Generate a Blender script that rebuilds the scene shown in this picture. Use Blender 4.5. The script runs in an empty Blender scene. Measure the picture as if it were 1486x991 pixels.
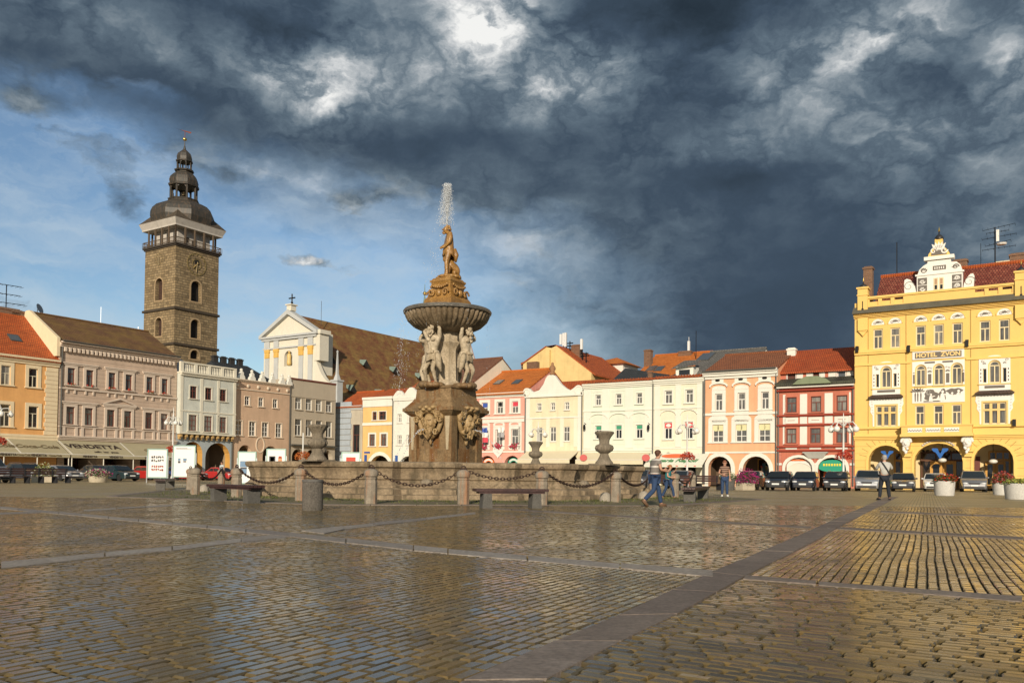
import bpy, bmesh, math, random
import numpy as np
from mathutils import Vector, Matrix, noise as mnoise
random.seed(7)
scn = bpy.context.scene
COL = scn.collection
PI = math.pi
rad = math.radians
# ------------------------------------------------------------------ camera
F = 1214.0; PITCH = rad(1.46); ROLL = rad(.617); CAMH = .88; PPY = 658.0
RC = Matrix.Rotation(PI/2+PITCH, 3, 'X') @ Matrix.Rotation(ROLL, 3, 'Z')
C0 = Vector((0, 0, CAMH))
def ray(px, py): return RC @ Vector(((px-743)/F, (PPY-py)/F, -1))
def G(px, py, z=0.0):
    d = ray(px, py); return C0 + d*((z-CAMH)/d.z)
def AT(px, py, Y):
    d = ray(px, py); return C0 + d*(Y/d.y)
cam = bpy.data.cameras.new('camera'); co = bpy.data.objects.new('camera', cam); COL.objects.link(co)
co.matrix_world = Matrix.Translation(C0) @ RC.to_4x4()
cam.sensor_width = 36; cam.lens = 36*F/1486; cam.shift_y = (PPY-495.5)/1486
cam.clip_end = 3000; cam.clip_start = .05
scn.camera = co
# ------------------------------------------------------------------ objects
def props(o, label=None, cat=None, group=None, kind=None):
    if label: o['label'] = label
    if cat: o['category'] = cat
    if group: o['group'] = group
    if kind: o['kind'] = kind
    return o
def thing(name, label, cat, loc=(0, 0, 0), rz=0, group=None, scale=None):
    o = bpy.data.objects.new(name, None); COL.objects.link(o)
    o.location = loc; o.rotation_euler = (0, 0, rz); o.empty_display_size = .2
    if scale: o.scale = (scale,)*3
    return props(o, label, cat, group)
def kids(o): return [c for c in bpy.data.objects if c.parent == o]
def dup(o, parent=None, label=None, loc=None, rz=None):
    c = o.copy(); COL.objects.link(c)
    if parent: c.parent = parent
    if label: c['label'] = label
    if loc is not None: c.location = loc
    if rz is not None: c.rotation_euler = (0, 0, rz)
    for k in kids(o): dup(k, c)
    return c
class MB:
    def __init__(s): s.v = []; s.f = []; s.m = []; s.T = None
    def add(s, vs, fs, mi=0):
        n = len(s.v)
        s.v += [tuple(s.T @ Vector(p)) for p in vs] if s.T else [tuple(p) for p in vs]
        for f in fs: s.f.append([i+n for i in f]); s.m.append(mi)
        return s
    def quad(s, a, b, c, d, mi=0): return s.add([a, b, c, d], [(0, 1, 2, 3)], mi)
    def poly(s, pts, mi=0): return s.add(pts, [tuple(range(len(pts)))], mi)
    def box(s, x0, y0, z0, x1, y1, z1, mi=0):
        return s.add([(x0,y0,z0),(x1,y0,z0),(x1,y1,z0),(x0,y1,z0),(x0,y0,z1),(x1,y0,z1),(x1,y1,z1),(x0,y1,z1)],
            [(0,3,2,1),(4,5,6,7),(0,1,5,4),(1,2,6,5),(2,3,7,6),(3,0,4,7)], mi)
    def lathe(s, prof, n=24, c=(0, 0, 0), mi=0, ph=0, rf=None, sq=None):
        vs = []; fs = []
        for r, z in prof:
            for k in range(n):
                a = ph+2*PI*k/n; rr = r*(rf(a, z) if rf else 1)
                if sq: rr *= sq(a)
                vs.append((c[0]+rr*math.cos(a), c[1]+rr*math.sin(a), c[2]+z))
        for i in range(len(prof)-1):
            for k in range(n):
                k2 = (k+1) % n
                fs.append((i*n+k, i*n+k2, (i+1)*n+k2, (i+1)*n+k))
        if prof[0][0] > 1e-4: fs.append(tuple(range(n-1, -1, -1)))
        if prof[-1][0] > 1e-4: fs.append(tuple((len(prof)-1)*n+k for k in range(n)))
        return s.add(vs, fs, mi)
    def tube(s, pts, r, n=6, mi=0, closed=False):
        pts = [Vector(p) for p in pts]; N = len(pts); vs = []; fs = []
        up = Vector((0, 0, 1)); prev = None
        for i, p in enumerate(pts):
            if closed: t = pts[(i+1) % N]-pts[i-1]
            else: t = pts[min(i+1, N-1)]-pts[max(i-1, 0)]
            t.normalize()
            if prev is None:
                x = t.cross(up)
                if x.length < .05: x = t.cross(Vector((1, 0, 0)))
            else: x = prev - t*prev.dot(t)
            x.normalize(); prev = x.copy(); y = t.cross(x)
            rr = r[i] if isinstance(r, (list, tuple)) else r
            for k in range(n):
                a = 2*PI*k/n; vs.append(p+x*(rr*math.cos(a))+y*(rr*math.sin(a)))
        for i in range(N if closed else N-1):
            j = (i+1) % N
            for k in range(n):
                k2 = (k+1) % n; fs.append((i*n+k, i*n+k2, j*n+k2, j*n+k))
        if not closed:
            fs.append(tuple(range(n-1, -1, -1))); fs.append(tuple((N-1)*n+k for k in range(n)))
        return s.add(vs, fs, mi)
    def prism(s, poly, y0, y1, mi=0):           # poly in (x,z), extruded along y
        n = len(poly)
        vs = [(x, y0, z) for x, z in poly]+[(x, y1, z) for x, z in poly]
        fs = [tuple(range(n)), tuple(range(2*n-1, n-1, -1))]+[(i, (i+1) % n+0, (i+1) % n+n, i+n) for i in range(n)]
        return s.add(vs, fs, mi)
    def ring(s, a, b, y0, y1, mi=0, closed=True):  # ring between outlines a (outer) and b (inner), front y0, back y1
        n = len(a); vs = [(x, y0, z) for x, z in a]+[(x, y0, z) for x, z in b]+[(x, y1, z) for x, z in a]+[(x, y1, z) for x, z in b]
        fs = []
        for i in range(n if closed else n-1):
            j = (i+1) % n
            fs += [(i, j, n+j, n+i), (i, 2*n+i, 2*n+j, j), (n+i, n+j, 3*n+j, 3*n+i)]
        return s.add(vs, fs, mi)
    def ball(s, c, r, n=10, m=6, mi=0):
        if not isinstance(r, (list, tuple)): r = (r, r, r)
        vs = [(c[0], c[1], c[2]-r[2])]; fs = []
        for i in range(1, m):
            t = -PI/2+PI*i/m
            for k in range(n):
                a = 2*PI*k/n; vs.append((c[0]+r[0]*math.cos(t)*math.cos(a), c[1]+r[1]*math.cos(t)*math.sin(a), c[2]+r[2]*math.sin(t)))
        vs.append((c[0], c[1], c[2]+r[2])); L = len(vs)-1
        for k in range(n):
            k2 = (k+1) % n; fs.append((0, 1+k2, 1+k)); fs.append((L, L-n+k, L-n+k2))
        for i in range(m-2):
            for k in range(n):
                k2 = (k+1) % n; fs.append((1+i*n+k, 1+i*n+k2, 1+(i+1)*n+k2, 1+(i+1)*n+k))
        return s.add(vs, fs, mi)
    def build(s, name, mats, parent=None, smooth=False, uv=True, loc=None, rz=None):
        me = bpy.data.meshes.new(name)
        me.from_pydata(s.v, [], s.f)
        bm = bmesh.new(); bm.from_mesh(me); bmesh.ops.recalc_face_normals(bm, faces=bm.faces); bm.to_mesh(me); bm.free()
        if not isinstance(mats, (list, tuple)): mats = [mats]
        for m in mats: me.materials.append(m)
        if len(mats) > 1: me.polygons.foreach_set('material_index', s.m)
        if smooth:
            me.polygons.foreach_set('use_smooth', [True]*len(me.polygons))
            if smooth is not True:
                try: me.set_sharp_from_angle(angle=rad(smooth))
                except Exception: pass
        if uv: auto_uv(me)
        o = bpy.data.objects.new(name, me); COL.objects.link(o)
        if parent: o.parent = parent
        if loc is not None: o.location = loc
        if rz is not None: o.rotation_euler = (0, 0, rz)
        return o
def auto_uv(me):
    nl = len(me.loops)
    if not nl: return
    lay = me.uv_layers.new(name='UVMap')
    vi = np.empty(nl, np.int32); me.loops.foreach_get('vertex_index', vi)
    cv = np.empty(len(me.vertices)*3, np.float32); me.vertices.foreach_get('co', cv); cv = cv.reshape(-1, 3)
    npoly = len(me.polygons); nr = np.empty(npoly*3, np.float32); me.polygons.foreach_get('normal', nr); nr = nr.reshape(-1, 3)
    lt = np.empty(npoly, np.int32); me.polygons.foreach_get('loop_total', lt)
    ls = np.empty(npoly, np.int32); me.polygons.foreach_get('loop_start', ls)
    pid = np.empty(nl, np.int32)
    for i in range(npoly): pid[ls[i]:ls[i]+lt[i]] = i
    n = nr[pid]; p = cv[vi]
    t = np.stack([-n[:, 1], n[:, 0], np.zeros(nl)], 1); L = np.linalg.norm(t, axis=1)
    flat = L < .2
    t[flat] = (1, 0, 0); L[flat] = 1; t /= L[:, None]
    b = np.cross(n, t); 
    uvv = np.stack([(p*t).sum(1), (p*b).sum(1)], 1).astype(np.float32)
    lay.data.foreach_set('uv', uvv.ravel())
def text_mesh(body, size, depth=.01, align='CENTER', shear=0, sx=1):
    cu = bpy.data.curves.new('t', 'FONT'); cu.body = body; cu.size = size; cu.extrude = depth; cu.offset = size*.03; cu.align_x = align; cu.align_y = 'CENTER'
    cu.shear = shear
    o = bpy.data.objects.new('t', cu); COL.objects.link(o)
    dg = bpy.context.evaluated_depsgraph_get(); dg.update()
    me = bpy.data.meshes.new_from_object(o.evaluated_get(dg))
    bpy.data.objects.remove(o); bpy.data.curves.remove(cu)
    return me
def lettering(body, size, mat, parent, x, y, z, name='lettering', tilt=0, depth=.01, shear=0, sx=1, bold=0):
    """upright letters facing -y of the parent"""
    me = text_mesh(body, size, depth, shear=shear)
    me.materials.clear(); me.materials.append(mat); me.name = name
    o = bpy.data.objects.new(name, me); COL.objects.link(o); o.parent = parent
    o.location = (x, y, z); o.rotation_euler = (PI/2-tilt, 0, 0); o.scale = (sx, 1, 1)
    return o
def skin(name, pts, edges, rads, mat, parent, sub=1, rnd=0, loc=None):
    me = bpy.data.meshes.new(name); me.from_pydata([tuple(p) for p in pts], edges, [])
    o = bpy.data.objects.new(name, me); COL.objects.link(o)
    o.modifiers.new('skin', 'SKIN')
    d = me.skin_vertices[0].data
    for i, r in enumerate(rads):
        d[i].radius = r if isinstance(r, tuple) else (r, r); d[i].use_root = (i == 0)
    sb = o.modifiers.new('sub', 'SUBSURF'); sb.levels = sub; sb.render_levels = sub
    dg = bpy.context.evaluated_depsgraph_get(); dg.update()
    me2 = bpy.data.meshes.new_from_object(o.evaluated_get(dg))
    bpy.data.objects.remove(o)
    if rnd:
        for v in me2.vertices:
            v.co += Vector(mnoise.noise_vector(v.co*6))*rnd + Vector(mnoise.noise_vector(v.co*17))*rnd*.5
    me2.name = name; me2.materials.clear(); me2.materials.append(mat)
    me2.polygons.foreach_set('use_smooth', [True]*len(me2.polygons))
    o = bpy.data.objects.new(name, me2); COL.objects.link(o)
    if parent: o.parent = parent
    if loc: o.location = loc
    return o
# ------------------------------------------------------------------ materials
MC = {}
def newmat(name):
    m = bpy.data.materials.new(name); m.use_nodes = True
    nt = m.node_tree; b = nt.nodes['Principled BSDF']
    return m, nt, b
def N(nt, t, **k):
    n = nt.nodes.new(t)
    for a, v in k.items():
        if a[0] == 'i' and a[1:].isdigit(): n.inputs[int(a[1:])].default_value = v
        else: setattr(n, a, v)
    return n
def lk(nt, a, b): nt.links.new(a, b)
def mixc(nt, fac, a, b, blend='MIX'):
    n = nt.nodes.new('ShaderNodeMix'); n.data_type = 'RGBA'; n.blend_type = blend
    for s, v in ((n.inputs[0], fac), (n.inputs[6], a), (n.inputs[7], b)):
        if hasattr(v, 'is_linked') or hasattr(v, 'links'): nt.links.new(v, s)
        elif isinstance(v, (int, float)): s.default_value = v
        else: s.default_value = (*v[:3], 1)
    return n.outputs[2]
def ramp(nt, fac, stops):
    n = nt.nodes.new('ShaderNodeValToRGB'); e = n.color_ramp.elements
    while len(e) < len(stops): e.new(.5)
    for i, (p, c) in enumerate(stops):
        e[i].position = p; e[i].color = (*c[:3], 1) if not isinstance(c, (int, float)) else (c, c, c, 1)
    if fac is not None: nt.links.new(fac, n.inputs[0])
    return n.outputs[0]
def noise(nt, vec, scale, detail=4, rough=.55, dist=0):
    n = nt.nodes.new('ShaderNodeTexNoise'); n.inputs['Scale'].default_value = scale
    n.inputs['Detail'].default_value = detail; n.inputs['Roughness'].default_value = rough; n.inputs['Distortion'].default_value = dist
    if vec is not None: nt.links.new(vec, n.inputs['Vector'])
    return n
def mapping(nt, vec, scale=(1, 1, 1), loc=(0, 0, 0), rot=(0, 0, 0)):
    n = nt.nodes.new('ShaderNodeMapping'); n.inputs[3].default_value = scale; n.inputs[1].default_value = loc; n.inputs[2].default_value = rot
    nt.links.new(vec, n.inputs[0]); return n.outputs[0]
def bump(nt, h, strength, dist, b):
    n = nt.nodes.new('ShaderNodeBump'); n.inputs['Strength'].default_value = strength; n.inputs['Distance'].default_value = dist
    nt.links.new(h, n.inputs['Height']); nt.links.new(n.outputs[0], b.inputs['Normal'])
def scale3(c, k): return tuple(min(1, x*k) for x in c)
def plain(name, col, rough=.6, metal=0, spec=.5):
    if name in MC: return MC[name]
    m, nt, b = newmat(name); b.inputs['Base Color'].default_value = (*col, 1); b.inputs['Roughness'].default_value = rough
    b.inputs['Metallic'].default_value = metal; b.inputs['Specular IOR Level'].default_value = spec
    MC[name] = m; return m
def stucco(name, col, var=.12, stain=.30, rough=.88, lines=0):
    if name in MC: return MC[name]
    m, nt, b = newmat(name); tc = N(nt, 'ShaderNodeTexCoord').outputs['Object']
    n1 = noise(nt, tc, .7, 6, .6)
    c = mixc(nt, ramp(nt, n1.outputs[0], [(.3, 0), (.7, 1)]), scale3(col, 1-var), scale3(col, 1+var*.7))
    n2 = noise(nt, mapping(nt, tc, (1.6, 1.6, .14)), 1.3, 5, .65)
    c = mixc(nt, ramp(nt, n2.outputs[0], [(.5, 0), (.78, stain)]), c, (col[0]*.45, col[1]*.43, col[2]*.42))
    n3 = noise(nt, tc, 14, 5, .7)
    h = n3.outputs[0]
    if lines:      # horizontal rustication grooves
        w = N(nt, 'ShaderNodeTexBrick'); w.offset = 0; w.inputs['Scale'].default_value = 1; w.inputs['Brick Width'].default_value = 60
        w.inputs['Row Height'].default_value = lines; w.inputs['Mortar Size'].default_value = .02; w.inputs['Mortar Smooth'].default_value = .2
        lk(nt, N(nt, 'ShaderNodeTexCoord').outputs['UV'], w.inputs['Vector'])
        mth = N(nt, 'ShaderNodeMath', operation='MULTIPLY_ADD'); lk(nt, w.outputs['Fac'], mth.inputs[0]); mth.inputs[1].default_value = -1.6; lk(nt, h, mth.inputs[2]); h = mth.outputs[0]
        c = mixc(nt, w.outputs['Fac'], c, scale3(col, .62))
    lk(nt, c, b.inputs['Base Color']); b.inputs['Roughness'].default_value = rough; b.inputs['Specular IOR Level'].default_value = .25
    bump(nt, h, .35, .02, b)
    MC[name] = m; return m
def tiles(name, c1, c2, moss=None, w=.19, h=.32, mossamt=.6, rough=.75):
    if name in MC: return MC[name]
    m, nt, b = newmat(name); uv = N(nt, 'ShaderNodeTexCoord').outputs['UV']
    br = N(nt, 'ShaderNodeTexBrick'); br.inputs['Scale'].default_value = 1; br.inputs['Brick Width'].default_value = w; br.inputs['Row Height'].default_value = h
    br.inputs['Mortar Size'].default_value = .035; br.inputs['Mortar Smooth'].default_value = .4; br.inputs['Bias'].default_value = -.1
    br.inputs['Color1'].default_value = (*c1, 1); br.inputs['Color2'].default_value = (*c2, 1); br.inputs['Mortar'].default_value = (*scale3(c1, .35), 1)
    lk(nt, uv, br.inputs['Vector'])
    n1 = noise(nt, uv, .5, 6, .65); n2 = noise(nt, uv, 3.5, 4, .7)
    c = mixc(nt, ramp(nt, n2.outputs[0], [(.35, 0), (.7, .35)]), br.outputs['Color'], scale3(c1, .5))
    if moss: c = mixc(nt, ramp(nt, n1.outputs[0], [(.42, 0), (.62, mossamt)]), c, moss)
    else: c = mixc(nt, ramp(nt, n1.outputs[0], [(.4, 0), (.75, .3)]), c, scale3(c2, .6))
    n5 = noise(nt, mapping(nt, uv, (.6, 1.6, 1)), 1.3, 6, .7)
    c = mixc(nt, 1, c, ramp(nt, n5.outputs[0], [(.3, .62), (.55, 1.0), (.75, 1.18)]), 'MULTIPLY')
    lk(nt, c, b.inputs['Base Color']); b.inputs['Roughness'].default_value = rough
    inv = N(nt, 'ShaderNodeMath', operation='MULTIPLY_ADD'); lk(nt, br.outputs['Fac'], inv.inputs[0]); inv.inputs[1].default_value = -1; lk(nt, n2.outputs[0], inv.inputs[2])
    bump(nt, inv.outputs[0], .6, .04, b)
    MC[name] = m; return m
def blocks(name, cols, mortar, w, h, rough=.9, msize=.03, bstr=.7):
    if name in MC: return MC[name]
    m, nt, b = newmat(name); uv = N(nt, 'ShaderNodeTexCoord').outputs['UV']
    br = N(nt, 'ShaderNodeTexBrick'); br.inputs['Scale'].default_value = 1; br.inputs['Brick Width'].default_value = w; br.inputs['Row Height'].default_value = h
    br.inputs['Mortar Size'].default_value = msize; br.inputs['Mortar Smooth'].default_value = .3; br.squash = .7; br.squash_frequency = 3
    br.inputs['Color1'].default_value = (0, 0, 0, 1); br.inputs['Color2'].default_value = (1, 1, 1, 1)
    br.inputs['Mortar'].default_value = (.5, .5, .5, 1); lk(nt, uv, br.inputs['Vector'])
    st = [(i/(len(cols)-1), c) for i, c in enumerate(cols)]
    c = ramp(nt, br.outputs['Color'], st)
    n1 = noise(nt, uv, 2.5, 8, .7); n2 = noise(nt, uv, .25, 4, .6)
    c = mixc(nt, ramp(nt, n1.outputs[0], [(.35, .45), (.65, 0)]), c, scale3(cols[0], .5))
    c = mixc(nt, ramp(nt, n2.outputs[0], [(.4, 0), (.7, .4)]), c, cols[-1])
    c = mixc(nt, br.outputs['Fac'], c, mortar)
    lk(nt, c, b.inputs['Base Color']); b.inputs['Roughness'].default_value = rough
    inv = N(nt, 'ShaderNodeMath', operation='MULTIPLY_ADD'); lk(nt, br.outputs['Fac'], inv.inputs[0]); inv.inputs[1].default_value = -1.2; lk(nt, n1.outputs[0], inv.inputs[2])
    bump(nt, inv.outputs[0], bstr, .05, b)
    MC[name] = m; return m
def stone(name, cols, scale=1.6, rough=.85, rust=None, rustamt=.7, bstr=.5, wet=0):
    if name in MC: return MC[name]
    m, nt, b = newmat(name); tc = N(nt, 'ShaderNodeTexCoord').outputs['Object']
    n1 = noise(nt, tc, scale, 8, .68, .3); n2 = noise(nt, tc, scale*9, 6, .75)
    st = [(.28+.44*i/(len(cols)-1), c) for i, c in enumerate(cols)]
    c = ramp(nt, n1.outputs[0], st)
    c = mixc(nt, ramp(nt, n2.outputs[0], [(.38, .55), (.6, 0)]), c, scale3(cols[0], .45))
    if rust:
        n3 = noise(nt, mapping(nt, tc, (1.8, 1.8, .22)), 1.7, 5, .6)
        c = mixc(nt, ramp(nt, n3.outputs[0], [(.5, 0), (.66, rustamt)]), c, rust)
    lk(nt, c, b.inputs['Base Color']); b.inputs['Roughness'].default_value = rough
    if wet: b.inputs['Specular IOR Level'].default_value = wet
    mm = N(nt, 'ShaderNodeMath', operation='ADD'); lk(nt, n1.outputs[0], mm.inputs[0]); lk(nt, n2.outputs[0], mm.inputs[1])
    bump(nt, mm.outputs[0], bstr, .05, b)
    MC[name] = m; return m
def paint(name, col, rough=.25, metal=.0):
    if name in MC: return MC[name]
    m, nt, b = newmat(name); b.inputs['Base Color'].default_value = (*col, 1); b.inputs['Roughness'].default_value = .4
    b.inputs['Metallic'].default_value = metal; b.inputs['Coat Weight'].default_value = 1; b.inputs['Coat Roughness'].default_value = .06
    tc = N(nt, 'ShaderNodeTexCoord').outputs['Object']; n1 = noise(nt, tc, 2.5, 4)
    lk(nt, mixc(nt, ramp(nt, n1.outputs[0], [(.5, 0), (.8, .1)]), col, (.09, .08, .065)), b.inputs['Base Color'])
    MC[name] = m; return m
def leafy(name, cols, rough=.6):
    if name in MC: return MC[name]
    m, nt, b = newmat(name); g = N(nt, 'ShaderNodeNewGeometry'); 
    c = ramp(nt, g.outputs['Random Per Island'], [(i/max(1, len(cols)-1), c) for i, c in enumerate(cols)])
    lk(nt, c, b.inputs['Base Color']); b.inputs['Roughness'].default_value = rough
    MC[name] = m; return m
def pane(name, col, col2=None, rough=.08):
    if name in MC: return MC[name]
    m, nt, b = newmat(name); tc = N(nt, 'ShaderNodeTexCoord').outputs['Object']
    if col2:
        n1 = noise(nt, mapping(nt, tc, (9, 9, .5)), 1.2, 3); n2 = noise(nt, tc, .8, 2)
        c = mixc(nt, ramp(nt, n1.outputs[0], [(.35, 0), (.65, 1)]), col, col2)
        c = mixc(nt, ramp(nt, n2.outputs[0], [(.45, 0), (.6, .5)]), c, scale3(col, .5))
        lk(nt, c, b.inputs['Base Color'])
    else: b.inputs['Base Color'].default_value = (*col, 1)
    b.inputs['Roughness'].default_value = rough; b.inputs['Specular IOR Level'].default_value = .5
    b.inputs['Coat Weight'].default_value = .6; b.inputs['Coat Roughness'].default_value = .02
    n4 = noise(nt, tc, .9, 2); bump(nt, n4.outputs[0], .05, .1, b)
    MC[name] = m; return m
WHITE = plain('white_paint', (.78, .76, .70), .5)
CREAMF = plain('cream_frame', (.72, .66, .5), .5)
BROWNF = plain('brown_frame', (.16, .045, .03), .5)
ORANGEF = plain('orange_frame', (.62, .33, .07), .5)
BLACKM = plain('black_metal', (.02, .02, .022), .45, .6)
GREYM = plain('grey_metal', (.35, .36, .37), .35, .8)
ZINC = plain('zinc_sheet', (.11, .11, .10), .5, .3)
GOLD = plain('gilding', (.9, .62, .18), .25, 1)
RUBBER = plain('rubber', (.015, .015, .015), .8)
P_DARK = pane('dark_pane', (.018, .02, .022))
P_CURT = pane('curtain_pane', (.16, .15, .13), (.34, .32, .28), .12)
P_GREY = pane('grey_pane', (.09, .09, .085), (.2, .19, .17), .1)
P_SHOP = pane('shop_pane', (.02, .018, .016), (.10, .06, .03), .08)
# ------------------------------------------------------------------ light, sky
SUN_H = Vector((-.12, -.99, 0)).normalized(); SUN_EL = rad(19)
sd = Vector((SUN_H.x*math.cos(SUN_EL), SUN_H.y*math.cos(SUN_EL), math.sin(SUN_EL)))
sl = bpy.data.lights.new('sun', 'SUN'); sl.energy = 4.3; sl.angle = rad(.53); sl.color = (1, .87, .69)
so = bpy.data.objects.new('sun', sl); COL.objects.link(so); so.rotation_euler = sd.to_track_quat('Z', 'Y').to_euler(); so.location = (-20, -60, 60)
w = bpy.data.worlds.new('World'); scn.world = w; w.use_nodes = True
nt = w.node_tree; bg = nt.nodes['Background']; bg.inputs[1].default_value = .1
sky = N(nt, 'ShaderNodeTexSky', sky_type='NISHITA'); sky.sun_disc = False; sky.sun_elevation = SUN_EL
sky.sun_rotation = math.atan2(SUN_H.x, SUN_H.y); sky.air_density = 1.0; sky.dust_density = .6; sky.ozone_density = 1.5
tc = N(nt, 'ShaderNodeTexCoord').outputs['Generated']
nd = N(nt, 'ShaderNodeVectorMath', operation='NORMALIZE'); lk(nt, tc, nd.inputs[0])
sep = N(nt, 'ShaderNodeSeparateXYZ'); lk(nt, nd.outputs[0], sep.inputs[0])
def MA(op, a, b=None, c=None, clamp=False):
    n = N(nt, 'ShaderNodeMath', operation=op); n.use_clamp = clamp
    for i, v in enumerate((a, b, c)):
        if v is None: continue
        if isinstance(v, (int, float)): n.inputs[i].default_value = v
        else: lk(nt, v, n.inputs[i])
    return n.outputs[0]
az = MA('ARCTAN2', sep.outputs[0], sep.outputs[1]); el = MA('ARCSINE', sep.outputs[2])
cb = N(nt, 'ShaderNodeCombineXYZ'); lk(nt, az, cb.inputs[0]); lk(nt, el, cb.inputs[1])
# billowing distortion so that cloud edges are ragged
wn = noise(nt, mapping(nt, nd.outputs[0], (3, 3, 5.0)), 1.4, 7, .62)
def VM(op, a, b):
    n = N(nt, 'ShaderNodeVectorMath', operation=op)
    for i, v in enumerate((a, b)):
        if isinstance(v, tuple): n.inputs[i].default_value = v
        else: lk(nt, v, n.inputs[i])
    return n
wv = VM('MULTIPLY', VM('SUBTRACT', wn.outputs['Color'], (.5, .5, .5)).outputs[0], (.17, .12, 0)).outputs[0]
pw = VM('ADD', cb.outputs[0], wv).outputs[0]
def azel(px, py):
    d = ray(px, py).normalized(); return math.atan2(d.x, d.y), math.asin(d.z)
def field(base, blobs, vec):
    acc = base
    for px, py, rx, ry, amp in blobs:
        a, e = azel(px, py)
        s = VM('SUBTRACT', vec, (a, e, 0)).outputs[0]
        s = VM('MULTIPLY', s, (F/rx*.95, F/ry*.9, 0)).outputs[0]
        q = VM('DOT_PRODUCT', s, s).outputs['Value']
        ex = MA('POWER', 2.718, MA('MULTIPLY', q, -1))
        acc = MA('MULTIPLY_ADD', ex, amp, acc)
    return acc
LUM = [(688,22,60,46,.75),(425,105,75,32,.50),(520,88,110,46,.26),(600,130,120,60,.10),(830,112,75,42,.42),(765,128,60,36,.22),(1255,62,95,46,.42),(1130,135,110,45,.14),(1080,90,60,40,.10),
       (1295,190,85,30,.26),(1475,118,45,34,.34),(1060,205,90,20,.18),(1430,290,120,120,.13),(1400,60,90,50,.10),(640,330,240,80,.12),(560,440,180,90,.12),(120,25,120,26,.10),(250,70,70,22,.08),
       (360,28,110,32,-.12),(220,135,80,36,-.08),(40,75,90,34,-.08),(610,195,100,42,-.20),(745,215,110,24,-.12),(960,14,190,30,-.14),(1030,130,70,60,-.08),
       (830,282,130,22,-.14),(1090,245,90,20,-.12),(1345,112,95,30,-.16),(900,420,280,130,.02),(1160,430,200,150,-.13),(455,380,60,8,.5),(430,255,70,18,.16),(330,235,70,20,.12),(90,430,120,16,.25),(30,140,50,24,.26),(510,290,60,20,.14),(730,470,170,130,.10),(690,230,60,20,.05)]
BLUE = [(20,330,330,130,1.0),(50,205,130,42,.8),(280,430,230,110,.65),(110,520,300,130,.7),(520,420,200,120,.36),(670,470,240,160,.46),(780,520,160,110,.13),(180,110,60,16,.5),(50,110,60,14,.4)]
lum = field(.295, LUM, pw)
blue = field(0.0, BLUE, pw)
w2 = noise(nt, mapping(nt, nd.outputs[0], (9, 9, 14)), 1.5, 5, .6)
wd = VM('ADD', nd.outputs[0], VM('MULTIPLY', VM('SUBTRACT', w2.outputs['Color'], (.5, .5, .5)).outputs[0], (.07, .07, .07)).outputs[0]).outputs[0]
d1 = noise(nt, mapping(nt, wd, (4.0, 4.0, 8.0)), 1.6, 12, .58, .15)
d2 = noise(nt, mapping(nt, wd, (2.4, 2.4, 8.0), rot=(0, .25, 0)), 3.0, 8, .6, .2)
d3 = noise(nt, mapping(nt, wd, (5.5, 5.5, 9.0), loc=(3, 1, 2)), 1.7, 9, .55)
bill = MA('ABSOLUTE', MA('MULTIPLY_ADD', d3.outputs[0], 4.0, -2.0))
namp = N(nt, 'ShaderNodeMapRange'); namp.inputs[1].default_value = .27; namp.inputs[2].default_value = .46; namp.inputs[3].default_value = .07; namp.inputs[4].default_value = .60
lk(nt, el, namp.inputs[0])
hi = MA('MAXIMUM', MA('SUBTRACT', lum, .17), 0)
lum = MA('ADD', lum, MA('MULTIPLY', MA('SUBTRACT', d1.outputs[0], .5), namp.outputs[0]))
lum = MA('ADD', lum, MA('MULTIPLY', MA('MULTIPLY', hi, 1.5), MA('SUBTRACT', bill, .42)))
# unseen cloud behind the photographer, brightened to add ambient fill light
back = N(nt, 'ShaderNodeMapRange'); back.inputs[1].default_value = .35; back.inputs[2].default_value = -.5; back.inputs[3].default_value = 0; back.inputs[4].default_value = .32
lk(nt, sep.outputs[1], back.inputs[0]); lum = MA('ADD', lum, back.outputs[0])
cc = ramp(nt, lum, [(0, (.016, .026, .038)), (.10, (.030, .047, .068)), (.2, (.052, .080, .118)), (.34, (.115, .16, .205)), (.5, (.24, .29, .33)), (.68, (.50, .53, .55)), (.9, (.9, .9, .88))])
# clear air with thin veils
veil = ramp(nt, MA('ADD', d2.outputs[0], MA('MULTIPLY', el, -.35)), [(.30, 0), (.62, 1)])
skyc = VM('MULTIPLY', sky.outputs[0], (.098, .106, .112)).outputs[0]
skyc = mixc(nt, MA('MULTIPLY', veil, .62), skyc, (.52, .62, .70))
crisp = field(0.0, [(110,40,300,46,.95),(400,110,170,65,.8),(620,170,150,75,.9),(455,380,62,9,.75),(30,142,60,26,.9),(510,285,50,14,.65),(175,280,34,22,.5),(690,275,70,18,.5),(330,235,70,22,.45),(420,250,60,16,.4),(90,430,120,16,.32),(920,130,260,112,1.3),(1270,150,330,200,1.4)], pw)
crisp = ramp(nt, MA('ADD', crisp, MA('MULTIPLY', MA('SUBTRACT', d1.outputs[0], .5), 2.3)), [(.34, 0), (.74, 1)])
bm_ = ramp(nt, MA('ADD', blue, MA('MULTIPLY', MA('SUBTRACT', d2.outputs[0], .5), .45)), [(.10, 0), (.95, 1)])
bm_ = MA('MULTIPLY', bm_, MA('SUBTRACT', 1, crisp))
col = mixc(nt, bm_, cc, skyc)
gl = N(nt, 'ShaderNodeMapRange'); gl.inputs[1].default_value = -.02; gl.inputs[2].default_value = 0; lk(nt, sep.outputs[2], gl.inputs[0])
col = mixc(nt, gl.outputs[0], (.03, .03, .03), col)
fin = VM('MULTIPLY', col, (10, 10, 10)).outputs[0]
lk(nt, fin, bg.inputs[0])
scn.view_settings.view_transform = 'Standard'; scn.view_settings.look = 'None'; scn.view_settings.exposure = 0; scn.view_settings.gamma = 1
scn.view_settings.use_curve_mapping = False
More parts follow.
